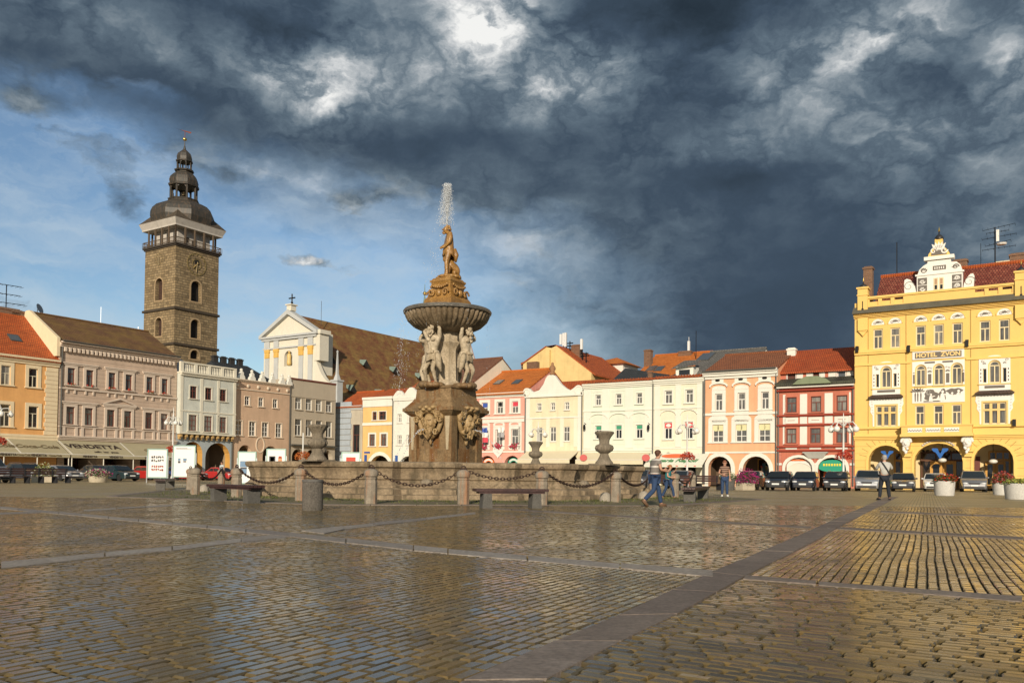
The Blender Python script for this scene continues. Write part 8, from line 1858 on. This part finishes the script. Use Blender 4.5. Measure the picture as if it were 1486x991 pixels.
# poster boards
FRM = plain('poster_frame', (.22, .34, .30), .4, .3); PAP = plain('poster_paper', (.80, .79, .76), .6); INK = plain('poster_ink', (.05, .05, .06), .7); INR = plain('poster_red', (.55, .07, .04), .7); INB = plain('poster_blue', (.15, .25, .38), .6)
def poster(x0, x1, y0, y1, Y, label, art):
    a, b_ = AT(x0, y1, Y), AT(x1, y1, Y); zt, zb_ = AT((x0+x1)/2, y0, Y).z, AT((x0+x1)/2, y1, Y).z; W_ = b_.x-a.x; t = thing('poster_board', label, 'poster board', ((a.x+b_.x)/2, Y, 0), 0, 'exhibition boards round the fountain')
    MB().ring(outline((-W_/2, zb_, W_/2, zt)), outline((-W_/2+.08, zb_+.08, W_/2-.08, zt-.08)), -.05, .05).build('frame', FRM, t); pp = MB().box(-W_/2+.08, -.03, zb_+.08, W_/2-.08, .03, zt-.08).build('poster', PAP, t)
    for s_ in (-1, 1): MB().box(s_*(W_/2+.03)-.03, -.04, 0, s_*(W_/2+.03)+.03, .04, zt*.8).build('post', GREYM, t)
    iw, ih = W_-.16, zt-zb_-.16; m = {'k': INK, 'r': INR, 'b': INB, 'o': plain('poster_skin', (.62, .28, .14), .7)}; mm = {}
    for (u0, v0, u1, v1, c) in art: mm.setdefault(c, MB()).box(-iw/2+iw*u0, -.036, zb_+.08+ih*v0, -iw/2+iw*u1, -.0305, zb_+.08+ih*v1)
    for c, mb in mm.items(): mb.build('poster_print_pattern', m[c], pp)
def glyphs(rows):
    out = []; rr = random.Random(4)
    for v, h_, c in rows:
        for k in range(6):
            u = .16+.115*k
            for _ in range(3): a, b_ = rr.uniform(0, .05), rr.uniform(0, h_*.6); out.append((u+a, v+b_, u+min(.1, a+rr.uniform(.04, .09)), v+min(h_, b_+rr.uniform(.03, .07)), c))
    return out
poster(213.5, 243, 651, 693.5, 62, 'poster board with black and red block lettering at the left', glyphs([(.68, .1, 'k'), (.55, .1, 'k'), (.34, .09, 'r'), (.22, .09, 'r')]))
poster(250.5, 283.5, 646, 692.5, 62, 'tall white poster board with small text and two little pictures', [(.1, .93, .65, .945, 'k'), (.1, .9, .85, .91, 'k'), (.2, .52, .32, .60, 'b'), (.2, .44, .32, .51, 'k'), (.45, .52, .62, .6, 'b'), (.46, .47, .6, .51, 'k')])
poster(344.5, 371.5, 655, 702, 60, 'poster board with a blue-grey landscape photograph, left of the basin end', [(.08, .52, .55, .72, 'b'), (.08, .30, .5, .46, 'b'), (.1, .46, .5, .51, 'k')])
poster(386, 414.5, 651, 700, 60, 'poster board with two portrait photographs above the basin rim', [(.10, .5, .46, .80, 'k'), (.17, .55, .39, .77, 'o'), (.62, .5, .84, .76, 'o'), (.64, .74, .82, .8, 'r')])
poster(495, 522.5, 656, 700, 62, 'poster board with a dark group photograph, before the blue-grey lane house', [(.22, .45, .78, .86, 'r'), (.25, .5, .75, .72, 'k')])
# ------------------------------------------------------------------ cars
GLS = pane('car_glass', (.02, .025, .028), None, .03); LENS = plain('headlamp_lens', (.72, .74, .75), .12, .2); TAIL = plain('tail_red', (.4, .02, .02), .2); PLATE = plain('number_plate', (.75, .75, .72), .5); TRIMB = plain('bumper_black', (.025, .025, .027), .6); RIMM = plain('alloy', (.5, .5, .52), .3, .9)
CK = {  # length, width, height, belt z, bonnet start z, cabin x: rear base, rear roof, front roof, windscreen base (front is +x)
 'hatch': (3.95, 1.66, 1.43, .92, .86, -1.88, -1.45, .32, 1.02), 'sedan': (4.45, 1.72, 1.42, .92, .86, -1.62, -.92, .38, 1.12), 'coupe': (4.4, 1.75, 1.34, .88, .82, -1.75, -.75, .28, 1.15),
 'estate': (4.5, 1.74, 1.47, .93, .88, -2.12, -1.75, .4, 1.15), 'suv': (4.4, 1.86, 1.66, 1.05, 1.0, -2.02, -1.6, .35, 1.02), 'mpv': (4.4, 1.8, 1.6, 1.0, .95, -2.0, -1.65, .55, 1.35), 'van': (4.7, 1.85, 1.86, 1.1, 1.05, -2.28, -2.18, .75, 1.5)}
def car(kind, px, py, head, col, label, metal=.0, name='parked_car', Yadd=0):
    L, Wd, Ht, zb_, zh, xa, xb, xc, xd = CK[kind]; g = G(px, py); t = thing(name, label, 'car', (g.x-math.cos(head)*L*.42, g.y-math.sin(head)*L*.42+Yadd, 0), head, 'cars parked round the square', .95)
    M_ = paint('car_%s_%s' % (name, '_'.join('%d' % (c*1000) for c in col)), col, metal=metal); hl = L/2; wr = .31 if kind != 'suv' else .35; wf, wb = hl-.82, -hl+.78
    def ysc(x, z): 
        e = 1-.13*(abs(x)/hl)**5-.02*max(0, .45-z)
        if z > zb_: e *= 1-.17*((z-zb_)/(Ht-zb_))
        return Wd/2*e
    arch = lambda cx: [(cx+(wr+.06)*math.cos(a), .30+(wr+.06)*math.sin(a)) for a in [PI-PI*k/8 for k in range(9)]]
    side = [(-hl+.04, .30), (-hl+.10, .22)]+[(wb-wr-.06, .22)]+arch(wb)+[(wb+wr+.06, .2), (wf-wr-.06, .2)]+arch(wf)+[(wf+wr+.06, .22), (hl-.06, .22), (hl, .34), (hl-.01, .55), (hl-.1, .72), (hl-.35, zh-.06), (xd+.05, zh+.03), (xd-.1, zb_), (0, zb_), (xa+.1, zb_+.02)]+([(xa-.1, zb_), (-hl+.08, zb_-.04)] if kind in ('sedan', 'coupe') else [(max(xa, -hl+.06), zb_-.03)])+[(-hl, .62)]
    n = len(side); vs = []; fs = []
    lv = [(-1.0, 0), (-.90, .035), (.90, .035), (1.0, 0)]
    cx_ = 0; cz_ = .55
    rows = []
    for f, inset in lv:
        ins = inset if abs(f) < .95 else 0
        shrink = 1.0 if abs(f) < .95 else .965
        rows.append([(x*shrink, f*ysc(x, z), cz_+(z-cz_)*shrink) for x, z in side])
    vs = [p for r in rows for p in r]
    for i in range(3):
        for k in range(n): k2 = (k+1) % n; fs.append((i*n+k, i*n+k2, (i+1)*n+k2, (i+1)*n+k))
    fs += [tuple(range(n)), tuple(range(4*n-1, 3*n-1, -1))]
    MB().add(vs, fs).build('body', M_, t, 40)
    # cabin shell
    cab = [(xa, zb_-.01), (xb, Ht-.06), (xb+.15, Ht-.01), ((xb+xc)/2, Ht), (xc-.15, Ht-.015), (xc, Ht-.06), (xd, zb_-.01)]
    m = len(cab); vs = []; fs = []
    for f, sh in ((-1, 1), (-.9, 1), (.9, 1), (1, 1)):
        for x, z in cab: vs.append((x, f*ysc(x*.9, z)*(.985), z-(.045 if abs(f) > .95 and z > zb_+.2 else 0)))
    for i in range(3):
        for k in range(m-1): fs.append((i*m+k, i*m+k+1, (i+1)*m+k+1, (i+1)*m+k))
    fs += [tuple(range(m)), tuple(range(4*m-1, 3*m-1, -1))]
    MB().add(vs, fs).build('cabin', M_, t, 40)
    def gl(x0, z0, x1, z1, f, d, nm):   # transverse glass between two profile points
        y0, y1 = ysc(x0*.9, z0)*f, ysc(x1*.9, z1)*f; MB().quad((x0+d, -y0, z0+.02), (x0+d, y0, z0+.02), (x1+d, y1, z1+.02), (x1+d, -y1, z1+.02)).build(nm, GLS, t)
    lz = lambda a, b_, s: (a[0]+(b_[0]-a[0])*s, a[1]+(b_[1]-a[1])*s)
    p, q = lz((xd, zb_), (xc, Ht-.06), .06), lz((xd, zb_), (xc, Ht-.06), .95); gl(p[0], p[1], q[0], q[1], .88, .018, 'windscreen')
    p, q = lz((xa, zb_), (xb, Ht-.06), .1), lz((xa, zb_), (xb, Ht-.06), .92); gl(p[0], p[1], q[0], q[1], .84, -.018, 'rear_window')
    zt_ = Ht-.13
    for s_ in (-1, 1):
        xs_ = (xa+.12+(xb-xa)*.25, xb+.16, xc-.06, xd-.22); mid = (xs_[0]+xs_[3])/2-.05
        Q = lambda x, z: (x, s_*(ysc(x*.9, z)*.985+.008), z)
        xr = lambda z: xs_[0]+(xs_[1]-xs_[0])*(z-zb_-.05)/(zt_-zb_-.05); xf = lambda z: xs_[3]+(xs_[2]-xs_[3])*(z-zb_-.05)/(zt_-zb_-.05)
        z0, z1 = zb_+.05, zt_
        MB().quad(Q(xr(z0), z0), Q(mid-.04, z0), Q(mid-.04, z1), Q(xr(z1), z1)).build('side_window', GLS, t); MB().quad(Q(mid+.04, z0), Q(xf(z0), z0), Q(xf(z1), z1), Q(mid+.04, z1)).build('side_window', GLS, t)
        MB().ball((xd-.25, s_*(Wd/2+.06), zb_+.06), (.07, .1, .065), 8, 6).build('mirror', M_, t, True)
        yh = ysc(hl-.1, .66)*.74
        MB().ball((hl-.13, s_*yh, .655), (.14, .2, .085), 12, 8).build('headlight', LENS, t, True)
        MB().box(-hl+.0, s_*yh-.13, .66, -hl+.1, s_*yh+.13, .84).build('tail_lamp', TAIL, t)
        for wx in (wf, wb):
            y = s_*(Wd/2-.13); w_ = MB(); w_.lathe([(wr-.09, -.1), (wr-.02, -.1), (wr, -.06), (wr, .06), (wr-.02, .1), (wr-.09, .1)], 20); w_.v = [(wx+a_, y+c_*1.0, .31+b2) for a_, b2, c_ in w_.v]; wo = w_.build('wheel', RUBBER, t, 40)
            r_ = MB(); r_.lathe([(0, .055), (wr*.25, .06), (wr*.66, .075), (wr*.7, .09)], 16); r_.v = [(wx+a_, y+s_*c_, .31+b2) for a_, b2, c_ in r_.v]; r_.build('rim', RIMM, wo, 40)
    MB().box(hl-.06, -Wd*.2, .58, hl+.006, Wd*.2, .70).build('grille', TRIMB, t); MB().box(hl-.1, -Wd*.36, .27, hl+.012, Wd*.36, .40).build('air_intake', TRIMB, t); MB().box(hl+.006, -.25, .43, hl+.022, .25, .54).build('number_plate', PLATE, t); MB().box(-hl-.02, -.25, .55, -hl+.03, .25, .66).build('number_plate', PLATE, t)
    if kind in ('suv', 'estate'):
        for s_ in (-1, 1): MB().tube([(xb+.1, s_*Wd*.36, Ht-.01), (xb+.3, s_*Wd*.36, Ht+.05), (xc-.3, s_*Wd*.36, Ht+.05), (xc-.1, s_*Wd*.36, Ht-.02)], .022, 6).build('roof_rail', GREYM, t)
    return t
hR = math.atan2(-.844, -.536)+rad(6); hL = math.atan2(-.536, .844)
BLK, DGR, SIL, WHI, TEA, REDC, MAR, NAV = (.012, .012, .014), (.03, .03, .032), (.42, .43, .45), (.70, .70, .68), (.012, .035, .04), (.42, .015, .015), (.06, .012, .012), (.012, .016, .03)
car('hatch', 1098, 711.5, hR, DGR, 'dark car half hidden behind the magenta planter before the salmon house', Yadd=2.5)
car('hatch', 1126, 711.8, hR, BLK, 'black hatchback in front of the right edge of the salmon house'); car('hatch', 1165, 712, hR, NAV, 'dark hatchback in front of the white-shuttered shop arch'); car('estate', 1211, 712.2, hR, BLK, 'black car in front of the green shop sign of the red house')
car('mpv', 1258, 712.5, hR, SIL, 'silver car left of the man in the white jacket', .6); car('sedan', 1310, 713, hR, NAV, 'dark saloon car between the photographing man and the white car'); car('hatch', 1357, 713, hR, WHI, 'white hatchback behind the white planter with red flowers')
car('suv', 1414, 713.5, hR, (.26, .26, .27), 'grey SUV in front of the right hotel arch', .6); car('estate', 1459, 713, hR, MAR, 'dark maroon car at the right frame edge behind the flower tubs')
car('van', -4, 700.5, hL, SIL, 'silver-blue van cut by the left frame edge', .5); car('estate', 46, 697.5, hL, DGR, 'dark grey estate car behind the long bench and box planter', Yadd=1); car('coupe', 107, 698, hL, SIL, 'silver coupe between the two flower planters at the left', .6); car('sedan', 147, 697.5, hL, DGR, 'dark car right behind the magenta planter', Yadd=1.5)
car('sedan', 190, 698, hL, TEA, 'dark teal saloon car left of the block-letter poster', .2); car('hatch', 217, 697, hL, REDC, 'red car behind the teal saloon and the poster', Yadd=2.5); car('hatch', 262, 696, hL, (.03, .06, .2), 'blue car glimpsed between the two left poster boards', Yadd=3); car('hatch', 292, 697, hL, REDC, 'red car seen between the paired bollards and the rusty bollard', Yadd=0); car('sedan', 333, 697, hL, (.48, .03, .03), 'red car behind the grey bollard and the left bench', Yadd=1)
car('hatch', 926, 709.5, hR, (.10, .10, .11), 'dark car behind the walking man, in front of the pizzeria', Yadd=2); car('hatch', 987, 709.5, hR, (.3, .3, .32), 'silver-grey car under the pizzeria awning', .5, Yadd=2)
# ------------------------------------------------------------------ people
SKIN_ = plain('skin', (.50, .27, .18), .55); HAIRB = plain('brown_hair', (.09, .04, .02), .7); HAIRG = plain('grey_hair', (.36, .33, .30), .7); JEAN = stone('denim', [(.02, .045, .11), (.03, .065, .15), (.045, .09, .2)], 9, .85, bstr=.1); JDK = stone('dark_denim', [(.012, .016, .025), (.02, .026, .04)], 9, .85, bstr=.1); SHOE = plain('shoe_leather', (.16, .09, .05), .6); SHW = plain('white_shoe', (.7, .69, .66), .6)
def stripes(name, cols, freq, off=0):
    m, nt_, b_ = newmat(name); tc_ = N(nt_, 'ShaderNodeTexCoord').outputs['Object']; sp_ = N(nt_, 'ShaderNodeSeparateXYZ'); lk(nt_, tc_, sp_.inputs[0])
    f = N(nt_, 'ShaderNodeMath', operation='MULTIPLY_ADD'); lk(nt_, sp_.outputs[2], f.inputs[0]); f.inputs[1].default_value = freq; f.inputs[2].default_value = off; fr = N(nt_, 'ShaderNodeMath', operation='FRACT'); lk(nt_, f.outputs[0], fr.inputs[0])
    n_ = nt_.nodes.new('ShaderNodeValToRGB'); n_.color_ramp.interpolation = 'CONSTANT'; e = n_.color_ramp.elements
    while len(e) < len(cols): e.new(.5)
    for i, (p_, c_) in enumerate(cols): e[i].position = p_; e[i].color = (*c_, 1)
    lk(nt_, fr.outputs[0], n_.inputs[0]); lk(nt_, n_.outputs[0], b_.inputs['Base Color']); b_.inputs['Roughness'].default_value = .9; return m
POLO = stripes('striped_polo', [(0, (.21, .19, .17)), (.62, (.66, .62, .56)), (.86, (.21, .19, .17))], 4.6, .1); STR2 = stripes('brown_striped_shirt', [(0, (.10, .05, .04)), (.45, (.45, .30, .20)), (.75, (.10, .05, .04))], 11)
PRAD = dict(pelvis=.14, belly=.125, chest=.15, neck=.055, jaw=.068, face=.092, crown=.062)
for s_ in 'lr': PRAD.update({'sh'+s_: .062, 'ua'+s_: .052, 'el'+s_: .042, 'fa'+s_: .042, 'wr'+s_: .028, 'ha'+s_: .034, 'hip'+s_: .095, 'th'+s_: .085, 'kn'+s_: .058, 'ca'+s_: .056, 'an'+s_: .036, 'to'+s_: .036})
STAND = dict(pelvis=(0, 0, .93), belly=(0, .01, 1.10), chest=(0, -.01, 1.31), neck=(0, -.01, 1.49), jaw=(0, .03, 1.55), face=(0, .03, 1.635), crown=(0, .01, 1.71), shl=(-.18, -.01, 1.40), ell=(-.24, -.04, 1.13), wrl=(-.24, .06, .90), hal=(-.24, .09, .82), shr=(.18, -.01, 1.40), elr=(.24, -.04, 1.13), wrr=(.24, .06, .90), har=(.24, .09, .82),
    hipl=(-.09, 0, .88), knl=(-.11, .03, .49), anl=(-.12, -.02, .08), tol=(-.14, .13, .035), hipr=(.09, 0, .88), knr=(.11, .03, .49), anr=(.12, -.02, .08), tor=(.14, .13, .035))
def sub_fig(J, R, names, links, extra, nm, mat, par, sub=1):
    idx = {n: i for i, n in enumerate(names)}; return skin(nm, [J[n] for n in names], [(idx[a], idx[b_]) for a, b_ in links if a in idx and b_ in idx], [R[n]+extra.get(n, extra.get('*', .015)) for n in names], mat, par, sub)
def person(label, px, py, head, pose, hgt, shirt, trousers, hair, shoe, longsl=False, bag=None, z0=0):
    g = G(px, py); t = thing('person', label, 'person', (g.x, g.y, z0), head, scale=hgt/1.74); J = dict(STAND); J.update(pose); J = mids_(J)
    names = list(J); idx = {n: i for i, n in enumerate(names)}; P = [J[n] for n in names]; R = [PRAD[n] for n in names]; E = [(idx[a], idx[b_]) for a, b_ in BODY_LINKS]
    for s_ in 'lr':       # five fingers from each palm
        h_ = Vector(J['ha'+s_]); d = (h_-Vector(J['wr'+s_])).normalized(); sx = d.cross(Vector((0, 1, 0) if abs(d.y) < .8 else (1, 0, 0))).normalized(); up = sx.cross(d)
        for k in range(5):
            o = (k-1.6)*.018 if k < 4 else -.035; ln = (.06, .072, .068, .052, .045)[k]; b0 = len(P)
            P += [h_+sx*o+d*.03+(sx*-.02 if k == 4 else d*0), h_+sx*(o*1.25)+d*(.03+ln*.5)+(sx*-.03 if k == 4 else d*0)-up*.008, h_+sx*(o*1.3)+d*(.02+ln)+(sx*-.032 if k == 4 else d*0)-up*.028]; R += [.011, .010, .008]; E += [(idx['ha'+s_], b0), (b0, b0+1), (b0+1, b0+2)]
    skin('body', P, E, R, SKIN_, t, 1)
    tn = ['pelvis', 'belly', 'chest', 'neck']+[a+s_ for s_ in 'lr' for a in (('sh', 'ua', 'el', 'fa', 'wr') if longsl else ('sh', 'ua'))]
    ex = {'*': .022, 'neck': -.004, 'pelvis': .04, 'belly': .04, 'chest': .028}
    if not longsl: ex.update({'ual': .028, 'uar': .028})
    tl = [('pelvis', 'belly'), ('belly', 'chest'), ('chest', 'neck')]+[l for l in BODY_LINKS if l[0][:-1] in ('sh', 'ua', 'el', 'fa') or (l[0] == 'chest' and l[1][:2] == 'sh')]
    sub_fig(J, PRAD, tn, tl, ex, 'shirt', shirt, t)
    pn = ['pelvis']+[a+s_ for s_ in 'lr' for a in ('hip', 'th', 'kn', 'ca', 'an')]; sub_fig(J, PRAD, pn, BODY_LINKS, {'*': .018, 'pelvis': .02, 'anl': .03, 'anr': .03, 'cal': .02, 'car': .02}, 'trousers', trousers, t)
    for s_ in 'lr':
        a, b_ = Vector(J['an'+s_]), Vector(J['to'+s_]); m = (a+b_)/2; e = (b_-a); mb = MB(); L = e.length/2+.075; rz = math.atan2(e.y, e.x); mb.ball((0, 0, 0), (L, .05, .045), 10, 7); mb.box(-L*.9, -.045, -.05, L*.9, .045, -.03)
        o = mb.build('shoe', shoe, t, True); o.location = (m.x, m.y, min(m.z, max(.05, m.z-.02))); o.rotation_euler = (0, -math.atan2(e.z+.045, math.hypot(e.x, e.y)), rz)
    f = Vector(J['face']); c = Vector(J['crown']); mb = MB()
    mb.ball((f.x*.5+c.x*.5, f.y*.5+c.y*.5-.022, f.z*.35+c.z*.65-.0), (.094, .108, .088), 14, 9); mb.ball((f.x, f.y-.055, f.z), (.085, .06, .085), 12, 8); mb.build('hair', hair, t, True)
    fd = MB(); fd.ball((f.x, f.y+.105, f.z-.01), (.014, .022, .022), 8, 6); 
    for s_ in (-1, 1): fd.ball((f.x+s_*.092, f.y-.0, f.z), (.014, .024, .034), 8, 6)
    fd.build('face_features', SKIN_, t, True); ey = MB()
    for s_ in (-1, 1): ey.ball((f.x+s_*.033, f.y+.088, f.z+.02), (.012, .008, .007), 8, 5)
    ey.ball((f.x, f.y+.088, f.z-.05), (.026, .008, .006), 8, 5); ey.build('eyes_and_mouth', plain('dark_features', (.06, .025, .02), .6), t, True)
    return t, J
# facing: heading rotates local +y
walk = dict(pelvis=(0, 0, .91), knl=(-.1, .22, .52), anl=(-.1, .30, .09), tol=(-.11, .45, .035), hipl=(-.09, .03, .87), hipr=(.09, -.03, .87), knr=(.1, -.08, .50), anr=(.1, -.42, .20), tor=(.1, -.33, .06), chest=(0, .05, 1.30), neck=(0, .08, 1.48), jaw=(0, .14, 1.53), face=(0, .15, 1.615), crown=(0, .12, 1.69),
    shl=(-.18, .05, 1.38), shr=(.18, .05, 1.38), ell=(-.22, .14, 1.13), wrl=(-.14, .36, 1.12), hal=(-.10, .43, 1.13), elr=(.25, .08, 1.13), wrr=(.19, .32, 1.08), har=(.16, .4, 1.08))
person('man in a grey and white striped polo and jeans, walking past the fountain bollards', 949.5, 734.5, rad(-68), walk, 1.66, POLO, JEAN, HAIRB, SHOE)
person('child in a teal top and jeans beside the walking man', 969, 723, rad(-120), dict(walk, anr=(.14, -.26, .1), tor=(.15, -.13, .035), knr=(.12, -.06, .5), ell=(-.26, .16, 1.3), wrl=(-.2, .34, 1.45), hal=(-.19, .38, 1.52)), 1.36, plain('teal_cloth', (.01, .20, .22), .85), JEAN, plain('ginger_hair', (.36, .15, .05), .7), SHOE)
person('woman in a brown striped shirt and jeans standing on the open square', 1051.5, 720, rad(172), dict(elr=(.27, -.02, 1.13), wrr=(.14, .18, 1.06), har=(.07, .2, 1.05)), 1.64, STR2, JEAN, plain('auburn_hair', (.22, .08, .04), .7), SHW)
tp_, Jm = person('man in a white jacket with black shoulder strap photographing the hotel', 1283.5, 725.5, rad(-12), dict(ell=(-.28, .12, 1.2), wrl=(-.13, .34, 1.4), hal=(-.07, .38, 1.47), elr=(.30, .1, 1.2), wrr=(.13, .34, 1.4), har=(.07, .38, 1.47), knl=(-.14, .02, .49), anl=(-.18, -.02, .08), tol=(-.22, .12, .035), knr=(.14, .02, .49), anr=(.18, -.02, .08), tor=(.22, .12, .035)), 1.86, stone('white_cloth', [(.50, .49, .45), (.62, .61, .57)], 5, .9, bstr=.2), JDK, HAIRG, TRIMB, longsl=True)
MB().box(-.07, .40, 1.46, .07, .46, 1.55).build('camera', TRIMB, tp_); MB().tube([(-.13, -.05, 1.49), (-.08, -.155, 1.42), (.04, -.185, 1.22), (.16, -.16, 1.02), (.2, -.05, .95)], .022, 6).build('shoulder_strap', TRIMB, tp_); MB().box(.15, -.1, .78, .27, .14, .98).build('shoulder_bag', TRIMB, tp_)
person('distant person in a white and teal top beyond the paired bollards', 321.5, 700, rad(150), {}, 1.7, plain('pale_teal_cloth', (.5, .55, .55), .9), plain('tan_trousers', (.35, .25, .17), .9), HAIRB, SHOE)
scn.frame_current=1
